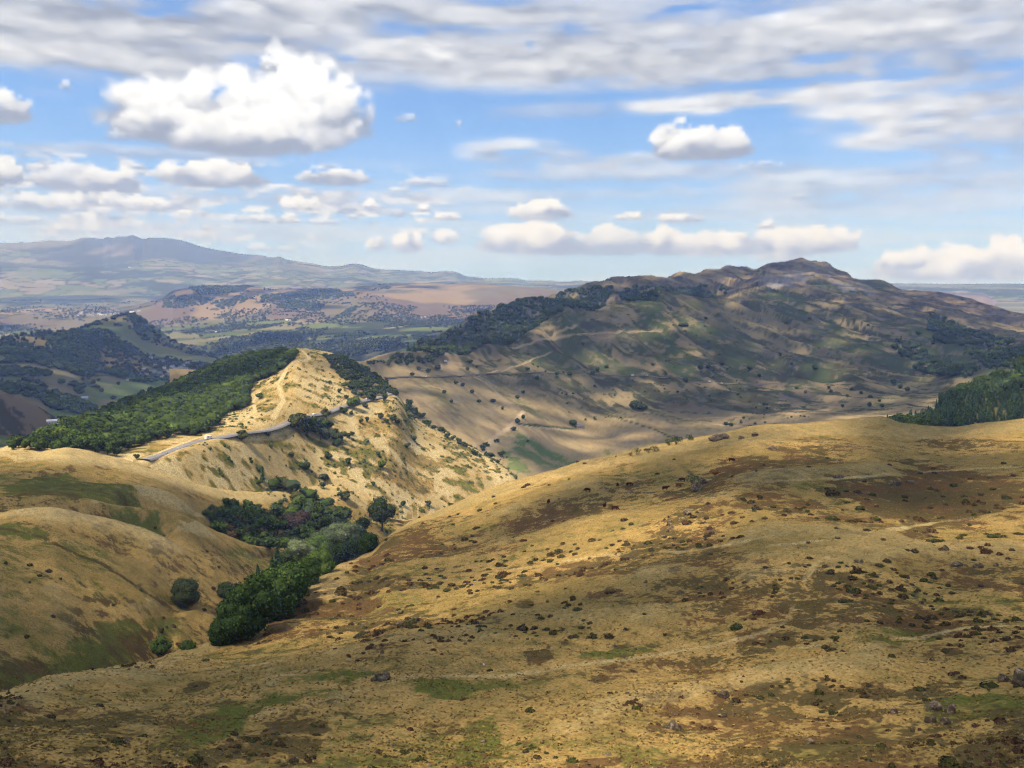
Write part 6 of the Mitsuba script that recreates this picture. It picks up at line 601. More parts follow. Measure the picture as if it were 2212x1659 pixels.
def broadleaf(seed, colour, leaves, size, lobes=12, low=0.12, width=0.46, core=2, gaps=0.0, top=1.0):
    """A crown one unit high of overlapping lobes covered with leaf sprays, and a forked trunk."""
    r = np.random.default_rng(seed)
    zc = (low + top) / 2
    cs = unit(r.normal(0, 1, (lobes, 3))) * (r.uniform(0.35, 1, (lobes, 1)) ** 0.5)
    cs = cs * [width * 0.62, width * 0.62, (top - low) * 0.32] + [0, 0, zc]
    rad = r.uniform(0.36, 0.56, lobes) * width
    which = r.choice(lobes, leaves, p=rad ** 2 / (rad ** 2).sum())
    d = unit(r.normal(0, 1, (leaves, 3)) + [0, 0, 0.25])
    p = cs[which] + d * (rad[which] * r.uniform(0.75, 1.08, leaves))[:, None] * [1, 1, 0.85]
    inside = np.zeros(leaves, bool)
    for i in range(lobes):
        inside |= (np.linalg.norm(p - cs[i], axis=1) < rad[i] * 0.72) & (which != i)
    p, d = p[~inside], d[~inside]
    if gaps:
        keep = meshkit.noise(p * 7 + seed, 5) > gaps
        p, d = p[keep], d[keep]
    parts = [leaf_quads(p, d, size, r, colour)]
    if core:
        for i in range(lobes if core > 1 else 0):
            parts.append(lumpy(cs[i], np.array([1, 1, 0.85]) * rad[i] * 0.80, 1, r, colour))
        if core == 1:
            parts.append(lumpy([0, 0, zc], [width * 0.80, width * 0.80, (top - low) * 0.44], 1, r, colour, 0.3))
    crown = join(parts)
    pts = [(0, 0, -0.06), (0.01, 0.0, low + 0.08), (0.0, 0.015, zc)]
    trunk = [tube_mesh(pts, [0.030, 0.022, 0.012])]
    for i in range(min(4, lobes)):
        trunk.append(tube_mesh([(0.008, 0, low + 0.06), tuple(cs[i] * 0.55 + np.array([0, 0, zc]) * 0.3), tuple(cs[i])], [0.014, 0.009, 0.004], 4))
    return crown, trimesh.util.concatenate(trunk)


def tube_mesh(pts, radii, sides=6):
    p = np.asarray(pts, float)
    t = unit(np.gradient(p, axis=0))
    a = unit(np.cross(t, [0.31, 0.95, 0.05]))
    b = np.cross(t, a)
    ang = np.arange(sides) * 2 * np.pi / sides
    v = (p[:, None] + np.asarray(radii)[:, None, None] * (np.cos(ang)[None, :, None] * a[:, None] + np.sin(ang)[None, :, None] * b[:, None])).reshape(-1, 3)
    f = []
    for i in range(len(p) - 1):
        for j in range(sides):
            k = (j + 1) % sides
            f += [(i * sides + j, i * sides + k, (i + 1) * sides + k), (i * sides + j, (i + 1) * sides + k, (i + 1) * sides + j)]
    n = len(p) - 1
    f += [(0, (j + 1) % sides, j) for j in range(1, sides - 1)] + [(n * sides, n * sides + j, n * sides + (j + 1) % sides) for j in range(1, sides - 1)]
    return trimesh.Trimesh(v, np.array(f), process=False)


def conifer(seed, colour, tiers, arms, base=0.20):
    """A spire of drooping boughs, one unit high."""
    r = np.random.default_rng(seed)
    ps, ns = [], []
    vs, fs, cs = [], [], []
    at = 0
    for k in range(tiers):
        q = k / tiers
        z = 0.10 + 0.88 * q
        R = base * (1 - q) ** 0.85 * r.uniform(0.85, 1.15) + 0.012
        for j in range(arms):
            a = 2 * np.pi * (j + r.uniform(-0.3, 0.3) + 0.5 * (k % 2)) / arms
            L = R * r.uniform(0.7, 1.2)
            o, s = np.array([np.cos(a), np.sin(a), 0]), np.array([-np.sin(a), np.cos(a), 0])
            wd = L * 0.55 + 0.01
            up = 0.9 / tiers
            v = np.array([[0, 0, z + up * 1.2], o * L * 0.6 + s * wd * 0.6 + [0, 0, z - 0.02], o * L + [0, 0, z - L * 0.35], o * L * 0.6 - s * wd * 0.6 + [0, 0, z - 0.02]])
            vs.append(v)
            fs.append(np.array([[0, 1, 2], [0, 2, 3]]) + at)
            cs.append(np.repeat(np.asarray(colour)[None] * np.clip(1 + 0.35 * r.normal(), 0.4, 1.8), 4, 0))
            at += 4
    core = trimesh.creation.cone(radius=base * 0.6, height=0.86, sections=7)
    cv = np.array(core.vertices) + [0, 0, 0.1]
    crown = join([(np.vstack(vs), np.vstack(fs), np.vstack(cs)), (cv, np.array(core.faces), np.asarray(colour) * 0.6)])
    return crown, tube_mesh([(0, 0, -0.05), (0, 0, 0.2), (0, 0, 0.6)], [0.018, 0.015, 0.006])


bsdf("bark", (0.075, 0.058, 0.042))
GREEN = {"dark": (0.045, 0.070, 0.022), "mid": (0.062, 0.098, 0.025), "bright": (0.095, 0.142, 0.034), "silver": (0.110, 0.140, 0.085), "olive": (0.072, 0.080, 0.030),
         "blue": (0.048, 0.072, 0.036), "spruce": (0.034, 0.060, 0.025), "pine": (0.040, 0.058, 0.018), "russet": (0.085, 0.055, 0.025), "bare": (0.095, 0.068, 0.062)}


def group_of(name, crown, trunk=None):
    v, f, c = crown
    g = {"type": "shapegroup", "crown": mikit.ply((v, f), "vertex_paint", color=c)}
    if trunk is not None:
        g["trunk"] = mikit.ply(trunk, "bark")
    scene[name] = g
    return name


def grow(key, grp, x, y, z, h, w=1.0, yaw=0.0, tilt=(0, 0)):
    scene[key] = {"type": "instance", "to_world": placed(x, y, z, yaw, (h * w, h * w, h), tilt), "g": {"type": "ref", "id": grp}}


mid_groups = {}
for kind, n in (("dark", 4), ("mid", 4), ("bright", 3), ("silver", 2), ("olive", 2), ("blue", 3), ("russet", 1)):
    mid_groups[kind] = [group_of(f"shape_{kind}_{i}", *broadleaf(200 + 17 * i + len(kind) * 5, GREEN[kind], 420, 0.052, lobes=9 + i, low=0.06 if kind == "blue" else 0.12, width=0.46 + 0.06 * (i % 3), core=2)) for i in range(n)]
low_groups = {}
for kind, n in (("dark", 3), ("mid", 3), ("bright", 3), ("blue", 2), ("olive", 1)):
    low_groups[kind] = [group_of(f"wood_shape_{kind}_{i}", broadleaf(500 + 13 * i + len(kind) * 7, GREEN[kind], 110, 0.085, lobes=7, low=0.15, width=0.55, core=1)[0]) for i in range(n)]
spire_groups = [group_of(f"spire_shape_{i}", *conifer(700 + i, GREEN["spruce"], 12, 6, 0.19 + 0.03 * i)) for i in range(3)]
spire_low = [group_of(f"spire_wood_shape_{i}", conifer(720 + i, (0.040, 0.070, 0.028), 8, 5, 0.20 + 0.04 * i)[0]) for i in range(3)]


def scatter(poly, gap, seed, jitter=0.62):
    """Points about gap apart inside a polygon given as world x, y."""
    g = Polygon(poly).buffer(0)
    x0, y0, x1, y1 = g.bounds
    r = np.random.default_rng(seed)
    gx, gy = np.meshgrid(np.arange(x0, x1, gap), np.arange(y0, y1, gap * 0.87), indexing="ij")
    gx = gx + (np.arange(gx.shape[1]) % 2)[None] * gap / 2
    p = np.stack([gx, gy], -1).reshape(-1, 2) + r.uniform(-jitter, jitter, (gx.size, 2)) * gap
    return p[contains_xy(g, p[:, 0], p[:, 1])]


SIZES = [0]


COLS = ["at the far left", "at the left", "at inner left", "left of middle", "right of middle", "at inner right", "at the right", "at the far right"]
ROWS = ["nearest", "nearer", "farther", "farthest"]
TALL = ["smallest", "small", "middling", "large", "largest"]


def rank(v, n):
    v = np.asarray(v, float)
    return np.minimum((np.argsort(np.argsort(v)) * n) // max(len(v), 1), n - 1)


def single_out(keys, xs, ys, hs, whats, place, category, group):
    """Labels that say which one: its size among its like, its look, and where in its group it stands."""
    xs, ys = np.asarray(xs), np.asarray(ys)
    c, w, t = rank(np.arctan2(xs, ys), 8), rank(np.hypot(xs, ys), 4), rank(hs, 5)
    for i, key in enumerate(keys):
        tag(key, f"{TALL[t[i]]} {whats[i]}, {COLS[c[i]]}, {ROWS[w[i]]} in {place}", category, group)


SHADE = {"blue": "bluish green", "mid": "mid green", "bright": "bright green", "dark": "dark green", "olive": "olive", "russet": "russet", "spire": "pointed dark"}


def wood(stuff_name, label, category, polys, gap, heights, groups, seed, limit=4000, width=1.0, thing=None, thing_label=None, thing_group=None, first=0, keep=None):
    """A wood in the polygons: the trees nearest to the eye as things, the rest as one mass."""
    r = np.random.default_rng(seed)
    pts = np.vstack([scatter(p, gap, seed + i) for i, p in enumerate(polys)])
    if keep is not None:
        pts = pts[keep(pts)]
    if len(pts) > limit:
        pts = pts[r.permutation(len(pts))[:limit]]
    z, _ = ground(pts[:, 0], pts[:, 1])
    order = np.argsort(np.hypot(pts[:, 0], pts[:, 1]))
    made, kept = 0, []
    for i in order:
        x, y = pts[i]
        h = r.uniform(*heights) * (0.75 + 0.5 * meshkit.noise(np.array([x / 40, y / 40, 0.3]), 2))
        kind = groups(r, x, y)
        near = made < first
        grp = r.choice(mid_groups[kind] if near and kind in mid_groups else (low_groups[kind] if kind in low_groups else (spire_low if not near else spire_groups)))
        if near:
            key = numbered(thing)
            kept.append((key, x, y, h, f"{SHADE[kind]} {thing_label[0]}"))
        else:
            key = f"{stuff_name}__{made - first + 1:04d}"
        grow(key, str(grp), x, y, z[i] - 0.4, h, width * r.uniform(0.85, 1.2), r.uniform(0, 360))
        made += 1
    if kept:
        single_out(*zip(*kept), thing_label[1], category, thing_group)
    if made > first:
        tag(stuff_name, label, category if category.endswith("s") else "wood", kind="stuff")
    SIZES[0] += made
    return made


def pick(*weighted):
    names, w = [a for a, _ in weighted], np.array([b for _, b in weighted], float)
    return lambda r, x, y: r.choice(names, p=w / w.sum())


wood("beech_wood", "dense beech wood covering the left flank of the sunlit spur", "beech tree", DATA["wood_C"], 5.7, (6, 11), pick(("mid", 3), ("dark", 7), ("bright", 0.5)), 11, 6500, 1.0,
     "beech_tree", ("beech", "the beech wood edge"), "beeches along the edge of the wood on the spur", 240)
wood("gully_wood", "dark mixed wood filling the side gully left of centre", "gully tree", DATA["wood_B"], 8.0, (5, 12), pick(("dark", 5), ("blue", 3), ("olive", 2), ("mid", 3), ("russet", 1)), 12, 900, 1.1,
     "gully_tree", ("tree", "the gully wood"), "dark trees of the wood in the gully", 150)
wood("spur_copse", "dense dark trees down the far flank of the spur behind the road", "copse tree", DATA["wood_D"], 7.5, (5, 8), pick(("blue", 5), ("dark", 3)), 13, 800, 1.2,
     "copse_tree", ("tree", "the copse by the hilltop"), "copse trees behind the spur road", 90)
wood("conifer_wood", "dense green conifer wood on the right hand hillside", "conifer", DATA["wood_R"], 7.0, (8, 17), lambda r, x, y: "spire" if meshkit.noise(np.array([x / 50, y / 50, 0.7]), 4) + 0.3 * r.random() > 0.62 else ("dark" if r.random() < 0.45 else "mid"), 14, 3200, 1.0,
     "conifer_tree", ("tree", "the right hand conifer wood"), "trees on the near edge of the conifer wood", 150)
wood("ridge_forest", "dark forest on the left flank of the long ridge", "forest", DATA["wood_E"], 15, (10, 16), lambda r, x, y: "dark" if r.random() < 0.5 else "spire", 15, 3600, 1.35)
wood("valley_woods", "dark woods on the left hills round the green valley", "woods", DATA["wood_L"], 21, (12, 19), pick(("dark", 5), ("blue", 3), ("mid", 1)), 16, 4600, 1.4, keep=lambda p: fbm2(p[:, 0], p[:, 1], 150, 3, 140) > -0.07)
wood("plateau_woods", "dark wood strips along the brown plateau", "woods", DATA["wood_H"], 30, (12, 19), pick(("dark", 5), ("blue", 3)), 17, 3600, 1.6)


# hedgerow trees of the farmland: one mass of small crowns
def hedge_trees():
    r = np.random.default_rng(23)
    base = []
    for i in range(5):
        g = np.random.default_rng(600 + i)
        d = unit(g.normal(0, 1, (16, 3)) + [0, 0, 0.3])
        col = np.array((0.034, 0.046, 0.021)) * g.uniform(0.75, 1.35)
        base.append(group_of(f"hedge_shape_{i}", join([leaf_quads(d * [0.5, 0.5, 0.42] + [0, 0, 0.5], d, 0.17, g, col), lumpy([0, 0, 0.45], [0.5, 0.5, 0.45], 1 if i < 2 else 0, g, col, 0.3)])))
    n_made = 0

    def add(n, dist, bearing, h0, h1, dens, seed, farm):
        nonlocal n_made
        a = np.radians(r.uniform(*bearing, n))
        d = np.sqrt(r.uniform(dist[0] ** 2, dist[1] ** 2, n))
        x, y = d * np.sin(a), d * np.cos(a)
        k = farm(x, y)[1]
        on = (k > 0.45) & (fbm2(x, y, 300, 3, seed) > dens)
        x, y = x[on], y[on]
        z, nn = ground(x, y)
        for xi, yi, zi in zip(x, y, z):
            n_made += 1
            grow(f"hedgerow_trees__{n_made:05d}", base[r.integers(5)], xi, yi, zi - 0.5, r.uniform(h0, h1), r.uniform(0.8, 1.35), r.uniform(0, 360))
    add(9000, (1800, 4300), (-38, -10), 7, 12, -0.10, 110, FARM_L)
    add(15000, (3900, 6600), (-34, 0), 7, 12, -0.08, 112, FARM_H)
    add(11000, (5600, 10500), (-34, -8), 9, 14, -0.05, 114, FARM_P)


hedge_trees()
tag("hedgerow_trees", "hedgerow trees and groves over the hedged farmland", "hedgerow trees", kind="stuff")


def single(name, it, grp, label, category="tree", group=None, width=1.0, sink=0.25, yaw=None, grow_h=1.0):
    x, y, h = it[0], it[1], it[2] * grow_h
    key = numbered(name)
    z, _ = ground(x, y)
    grow(key, grp, x, y, z[0] - sink, h, width, rng.uniform(0, 360) if yaw is None else yaw)
    tag(key, label, category, group)
    return key


r_, kept = np.random.default_rng(31), []
for it in DATA["spur_trees"]:
    kind = r_.choice(["blue", "dark", "mid", "olive"], p=[0.45, 0.3, 0.15, 0.1])
    key = single("slope_tree", it, str(r_.choice(mid_groups[kind])), None, "tree", None, r_.uniform(0.95, 1.25), 0.3, None, 1.08)
    kept.append((key, it[0], it[1], it[2], f"{SHADE[kind]} tree"))
single_out(*zip(*kept), "the trees on the sunlit flank", "tree", "scattered trees on the sunlit flank")
kept = []
for it in DATA["edge_trees"]:
    for k in range(3):
        q = [it[0] + r_.uniform(-5, 5), it[1] + r_.uniform(-4, 4), it[2] * r_.uniform(0.7, 1.1)]
        kind = str(r_.choice(["blue", "dark"]))
        key = single("skyline_tree", q, str(r_.choice(mid_groups[kind])), None, "tree", None, r_.uniform(0.9, 1.3), 0.4)
        kept.append((key, *q, f"{SHADE[kind]} tree"))
single_out(*zip(*kept), "the line edging the sunlit flank", "tree", "trees along the far edge of the sunlit flank")
kept = []
for it in DATA["slope_trees"]:
    kind = str(r_.choice(["blue", "dark"]))
    key = single("ridge_tree", it, str(r_.choice(low_groups[kind])), None, "tree", None, r_.uniform(0.9, 1.5), 0.5)
    kept.append((key, *it[:3], f"{SHADE[kind]} tree"))
single_out(*zip(*kept), "the long ridge trees", "tree", "scattered trees on the long ridge")
r2 = np.random.default_rng(33)
extra = scatter([(250, 1180), (700, 1250), (1150, 1500), (1500, 2100), (900, 2050), (300, 2000), (-60, 1650), (-160, 1320), (60, 1180)], 26, 34)
kx = fbm2(extra[:, 0], extra[:, 1], 150, 3, 35) + 0.25 * fbm2(extra[:, 0], extra[:, 1], 30, 2, 36)
extra = extra[(kx > 0.07) & (np.hypot(extra[:, 0], extra[:, 1]) > 1420)][:170]
ez, _ = ground(extra[:, 0], extra[:, 1])
for i, (x, y) in enumerate(extra):
    grow(f"ridge_scrub__{i + 1:04d}", str(r2.choice(low_groups["dark"] + low_groups["blue"])), x, y, ez[i] - 0.4, r2.uniform(1.8, 4.5), r2.uniform(1.0, 1.6), r2.uniform(0, 360))
tag("ridge_scrub", "thorn scrub dotted over the slope of the long ridge", "scrub", kind="stuff")

# the clump in the gully and single trees, each of its own shape
CLUMP = {"dark": (0.034, 0.060, 0.018), "mid": (0.052, 0.088, 0.024), "bright": (0.090, 0.140, 0.034)}
clump_labels = ["lowest dark bush at the foot of the tree clump", "dark beech at the lower left of the gully tree clump", "tallest dark beech at the front of the gully tree clump", "dark beech right of the tallest in the gully clump",
                "dark beech nearest the red heather bank", "broad spruce amid the gully tree clump", "pointed dark spruce rising from the top of the gully clump", "dark beech beside the pointed spruce",
                "dark beech behind the tallest one of the clump", "green beech above the red heather bank", "green tree in the middle of the tree row up the bank", "light green tree at the middle of the tree row up the bank",
                "dark tree of the row below the grey outcrop", "dark bushy tree right of the grey outcrop", "dark bushy tree at the upper end of the tree row", "low dark bush ending the tree row on the foreground crest"]
for i, it in enumerate(DATA["cluster"]):
    kind = it[3]
    if kind == "spruce":
        g = group_of(f"clump_shape_{i}", *conifer(40 + i, (0.028, 0.052, 0.018), 24, 9, 0.24))
        single("spruce", it, g, clump_labels[i], "spruce", "trees of the gully clump", 1.0, 0.5)
    else:
        g = group_of(f"clump_shape_{i}", *broadleaf(60 + i, CLUMP[kind], 6000, 0.0155, lobes=26, low=-0.02, width=0.46 if i > 10 else 0.40, core=2))
        single("clump_tree", it, g, clump_labels[i], "beech" if "beech" in clump_labels[i] else "tree", "trees of the gully clump", 1.0, 1.6)
willow_labels = ["silver green willow lowest in the willow thicket", "bright green tree between the silver willows", "silver green willow in the middle of the thicket", "silver green willow below the grey outcrop",
                 "silver green willow left of the dark pine pair", "small silver willow at the lower end of the thicket", "silver willow nearest the dark bushy pine", "dark shrub beside the lowest willow", "small dark spruce below the willow thicket"]
for i, it in enumerate(DATA["willows"]):
    kind = {"silver": (0.125, 0.160, 0.080), "bright": (0.100, 0.160, 0.044), "dark": (0.04, 0.06, 0.022), "spruce": (0.028, 0.05, 0.02)}[it[3]]
    g = group_of(f"willow_shape_{i}", *(conifer(90 + i, kind, 20, 8, 0.22) if it[3] == "spruce" else broadleaf(90 + i, kind, 2600, 0.021, lobes=18, low=0.02, width=0.55, core=2)))
    single({"spruce": "spruce", "dark": "shrub"}.get(it[3], "willow"), it, g, willow_labels[i], {"spruce": "spruce", "dark": "shrub"}.get(it[3], "willow"), None, 1.0, 0.5, None, 1.25)
LONE = {
    "round": ("round_bush", "big rounded grey green bush standing over the stream", "bush", dict(colour=(0.050, 0.066, 0.030), leaves=6000, size=0.018, lobes=26, low=-0.04, width=0.56)),
    "round2": ("round_bush", "small rounded bush half hidden behind the pale bank", "bush", dict(colour=(0.050, 0.070, 0.030), leaves=1200, size=0.04, lobes=14, low=-0.04, width=0.75)),
    "ash1": ("young_ash", "leafy young ash rising behind the crest at lower left", "ash tree", dict(colour=(0.060, 0.095, 0.024), leaves=900, size=0.05, lobes=14, low=-0.1, width=0.85, gaps=0.35)),
    "ash2": ("young_ash", "smaller young ash just right of the leafy one", "ash tree", dict(colour=(0.062, 0.095, 0.026), leaves=500, size=0.055, lobes=9, low=-0.1, width=0.8, gaps=0.35)),
    "pine": ("crest_pine", "dark spreading pine with bare trunk on the foreground crest", "pine", dict(colour=(0.036, 0.052, 0.016), leaves=3600, size=0.020, lobes=18, low=0.24, width=0.46, gaps=0.36)),
    "pine2": ("crest_pine", "darker bushy pine left of the spreading one", "pine", dict(colour=(0.026, 0.040, 0.014), leaves=2600, size=0.023, lobes=14, low=0.12, width=0.44, gaps=0.2)),
    "bare": ("bare_tree", "broad purple brown tree bare of green amid the gully wood", "bare tree", dict(colour=(0.095, 0.068, 0.058), leaves=2600, size=0.022, lobes=20, low=0.1, width=0.62)),
    "thorn": ("thorn_tree", "small airy green tree beside the boulder among the cows", "thorn tree", dict(colour=(0.110, 0.135, 0.050), leaves=420, size=0.045, lobes=10, low=0.25, width=0.5, gaps=0.42, core=0)),
}
for it in DATA["lone"]:
    if it[3].startswith("scrub"):
        i = int(it[3][5:])
        g = group_of(f"scrub_shape_{i}", *broadleaf(150 + i, (0.060, 0.078, 0.032), 420, 0.055, lobes=9, low=0.0, width=0.6, gaps=0.38, core=0))
        single("crest_shrub", it, g, ["", "airy shrub standing alone on the crest line", "tiny shrub left of the airy lone one", "airy shrub right of the lone one", "tiny shrub between the airy two", "tallest airy shrub below the crag", "shrub left of the tallest airy one", "shrub against the left foot of the crag", "tiny tuft of scrub at the left on the crest"][i], "shrub")
        continue
    name, lab, cat, kw = LONE[it[3]]
    kw = dict(kw)
    g = group_of(f"lone_shape_{it[3]}", *broadleaf(170 + len(lab), kw.pop("colour"), kw.pop("leaves"), kw.pop("size"), **kw))
    single(name, it, g, lab, cat)

# ------------------------------------------------------------------ ground cover of the slope in front
def tufts(n, seed, key_area, size, colour, dens_fn, tall=1.0):
    """Grass and heath tufts as small upright fans, one mass."""
    r = np.random.default_rng(seed)
    a = np.radians(r.uniform(*key_area[0], n))
    lo, hi = key_area[1]
    d = lo * (hi / lo) ** r.uniform(0, 1, n)
    x, y = d * np.sin(a), d * np.cos(a)
    on = dens_fn(x, y, r)
    x, y, d = x[on], y[on], d[on]
    z, _ = ground(x, y)
    n = len(x)
    s = size * r.uniform(0.5, 1.5, n)
    k = 3
    vs = np.empty((n, k, 3, 3))
    for j in range(k):
        t = r.uniform(0, 6.28, n)
        ca, sa = np.cos(t) * s, np.sin(t) * s
        lean = r.normal(0, 0.4, (n, 2)) * s[:, None]
        base = np.stack([x, y, z - 0.06], 1)
        vs[:, j, 0] = base - np.stack([ca, sa, 0 * s], 1)
        vs[:, j, 1] = base + np.stack([ca, sa, 0 * s], 1)
        vs[:, j, 2] = base + np.stack([lean[:, 0], lean[:, 1], s * tall], 1)
    v = vs.reshape(-1, 3)
    f = np.arange(len(v)).reshape(-1, 3)
    c = np.asarray(colour) * np.clip(1 + 0.28 * r.normal(0, 1, (n, 1)), 0.4, 1.7)
    return v, f, np.repeat(c, 3 * k, 0)


def dry(x, y, r):
    return fbm2(x, y, 6, 3, 130) + 0.2 * r.normal(0, 1, len(x)) > -0.02


v, f, c = tufts(80000, 41, ((-34, 34), (70, 330)), 0.20, (0.215, 0.160, 0.058), dry, 0.8)
scene["dry_grass_tufts"] = mikit.ply((v, f), "vertex_paint", color=c)
tag("dry_grass_tufts", "dry yellow grass tufts over the foreground slope", "grass", kind="stuff")


def heath_spot(x, y, r):
    return (fbm2(x, y, 24, 3, 61) * 0.9 + fbm2(x, y, 3.2, 3, 131) * 0.9 + 0.07 * r.normal(0, 1, len(x))) > 0.17


def clump_mesh(seed, colour, flat=0.55):
    """A low springy cushion of heather or bilberry, about a metre across."""
    r = np.random.default_rng(seed)
    n = 70
    d = unit(np.stack([r.normal(0, 1, n), r.normal(0, 1, n), np.abs(r.normal(0, 0.7, n))], 1))
    k = 0.8 + 0.4 * meshkit.noise(d * 2 + seed, 3)
    p = d * [0.5, 0.5, flat * 0.85] * k[:, None]
    core = lumpy([0, 0, 0], [0.44, 0.44, flat * 0.72], 1, r, colour, 0.3)
    return join([leaf_quads(p, d, 0.10, r, colour, 0.4), core])


cushions = {
    "brown": [group_of(f"cushion_brown_{i}", clump_mesh(800 + i, (0.068, 0.054, 0.027))) for i in range(3)],
    "green": [group_of(f"cushion_green_{i}", clump_mesh(810 + i, (0.058, 0.064, 0.023))) for i in range(3)],
    "red": [group_of(f"cushion_red_{i}", clump_mesh(820 + i, (0.088, 0.052, 0.029))) for i in range(2)],
}
r3 = np.random.default_rng(43)
n = 26000
a = np.radians(r3.uniform(-32.5, 32.5, n))
d = 70 * (420 / 70) ** r3.uniform(0, 1, n)
x, y = d * np.sin(a), d * np.cos(a)
cover = blobs(x, y, "heather_A", 0.5)
on = heath_spot(x, y, r3) | (cover * 0.8 + fbm2(x, y, 3.0, 3, 132) * 1.2 + 0.1 * r3.normal(0, 1, n) > 0.74)
trail = near_lines(x, y, DATA["trail_A"])
cows_near = np.min([np.hypot(x - q[0], y - q[1]) for q in DATA["cows"]], axis=0)
on &= (cows_near > 16) & (trail < 0.1) & ((blobs(x, y, "green_A", 0.4) < 0.45) | (r3.random(n) < 0.12))
x, y, d, cover = x[on], y[on], d[on], cover[on]
z, _ = ground(x, y)
infront = np.zeros(len(x), bool)
size = 0.38 * np.exp(r3.normal(0, 0.45, len(x))) * np.clip(d / 140, 0.85, 1.5)
redness = meshkit.noise(np.stack([x * 0.11, y * 0.11, 0 * x + 21], -1), 2)
show = size / d
order = np.argsort(-show)[:1900]
made, kept = 0, {"red": [], "green": [], "brown": []}
for i in order:
    kind = "red" if redness[i] + 0.15 * r3.normal() > 0.62 else ("green" if r3.random() < 0.45 else "brown")
    if made < 290:
        key = numbered(f"{ {'red': 'red_heather', 'green': 'bilberry_cushion', 'brown': 'heather_cushion'}[kind] }")
        kept[kind].append((key, x[i], y[i], size[i], {"red": "rust red heather cushion", "green": "dark green bilberry cushion", "brown": "dark brown heather cushion"}[kind]))
    else:
        key = f"small_heath__{made:05d}"
    grow(key, str(r3.choice(cushions[kind])), x[i], y[i], z[i] - 0.05, size[i] * 1.25, r3.uniform(0.9, 1.5), r3.uniform(0, 360))
    made += 1
for kind, group in (("red", "rust red heather cushions"), ("green", "dark green bilberry cushions"), ("brown", "dark brown heather cushions")):
    single_out(*zip(*kept[kind]), "the foreground", "shrub", group)
tag("small_heath", "small heather and bilberry cushions scattered over the foreground slope", "heather", kind="stuff")

# brush on the spur's flank and the mounds: bracken and broom tufts, one mass
r4 = np.random.default_rng(47)


def brush(name, label, places, n, size, colours, seed):
    r = np.random.default_rng(seed)
    x, y = places(r, n)
    z, _ = ground(x, y)
    base = [group_of(f"{name}_shape_{i}", clump_mesh(840 + i, c, 0.9)) for i, c in enumerate(colours)]
    for i, (xi, yi, zi) in enumerate(zip(x, y, z)):
        grow(f"{name}__{i + 1:05d}", base[r.integers(len(base))], xi, yi, zi - 0.1, size * 0.8 * np.exp(r.normal(0, 0.35)), r.uniform(1.1, 1.6), r.uniform(0, 360))
    tag(name, label, "brush", kind="stuff")


def on_flank(r, n):
    a, d = np.radians(r.uniform(-21, 0.5, n)), r.uniform(640, 1080, n)
    x, y = d * np.sin(a), d * np.cos(a)
    s = fbm2(x * 0.75 + 0.2 * (y - 900), (y - 900) * 0.8 - 0.3 * x, 5.5, 3, 65)
    on = (s + 0.5 * fbm2(x, y, 60, 2, 66) > 0.04) & (near_lines(x, y, [[DATA["road"], 7.0]]) < 0.1) & (near_lines(x, y, DATA["trail_C"]) < 0.1)
    return x[on][:2200], y[on][:2200]


brush("bracken_brush", "green bracken tufts streaking the sunlit flank", on_flank, 14000, 1.7, [(0.100, 0.125, 0.036), (0.070, 0.095, 0.032), (0.085, 0.11, 0.036)], 48)

# ------------------------------------------------------------------ roads
def ribbon(pts, width, lift, skirt, smooth=0.0):
    p = np.array(pts, float)
    t = np.r_[0, np.cumsum(np.hypot(*np.diff(p, axis=0).T))]
    keep = np.r_[True, np.diff(t) > 0.5]
    p, t = p[keep], t[keep]
    s = np.arange(0, t[-1], 3.0)
    q = np.stack([PchipInterpolator(t, p[:, k])(s) for k in (0, 1)], 1)
    q = gaussian_filter1d(q, 3 + smooth, axis=0, mode="nearest")
    d = unit(np.gradient(q, axis=0))
    nrm = np.stack([-d[:, 1], d[:, 0]], 1)
    offs = np.array([-0.5, -0.25, 0, 0.25, 0.5]) * width
    zs = np.stack([ground(*(q + nrm * o).T)[0] for o in offs], 1)
    z = gaussian_filter1d(zs.max(1), 3, mode="nearest") + lift
    cols = [(-0.5 * width - skirt, -skirt * 0.9), (-0.5 * width, 0), (-0.25 * width, 0.04), (0, 0.06), (0.25 * width, 0.04), (0.5 * width, 0), (0.5 * width + skirt, -skirt * 0.9)]
    v = np.stack([np.concatenate([q + nrm * o, (z + dz)[:, None]], 1) for o, dz in cols], 1)
    n, m = v.shape[:2]
    i, j = np.meshgrid(np.arange(n - 1), np.arange(m - 1), indexing="ij")
    quad = np.stack([i * m + j, (i + 1) * m + j, (i + 1) * m + j + 1, i * m + j + 1], -1).reshape(-1, 4)
    return v.reshape(-1, 3), np.vstack([quad[:, [0, 2, 1]], quad[:, [0, 3, 2]]]), q, z


def asphalt(p, n, uv):
    return mi.Color3f(0.185, 0.185, 0.195) * (0.85 + 0.3 * mikit.noise(p.x * 0.5, p.y * 0.5))


bsdf("asphalt", mikit.proc(asphalt))
v, f, road_q, road_z = ribbon(DATA["road"], 6.0, 0.35, 1.2)
scene["road"] = mikit.ply((v, f), "asphalt", smooth=40)
tag("road", "grey asphalt road winding up the sunlit spur", "road", kind="structure")
v, f, road2_q, road2_z = ribbon(DATA["road_E"], 4.6, 0.3, 1.2, 4)
bsdf("old_asphalt", (0.13, 0.12, 0.112))
scene["ridge_road"] = mikit.ply((v, f), "old_asphalt", smooth=40)
tag("ridge_road", "thin grey road running across the long ridge's lower slope", "road", kind="structure")
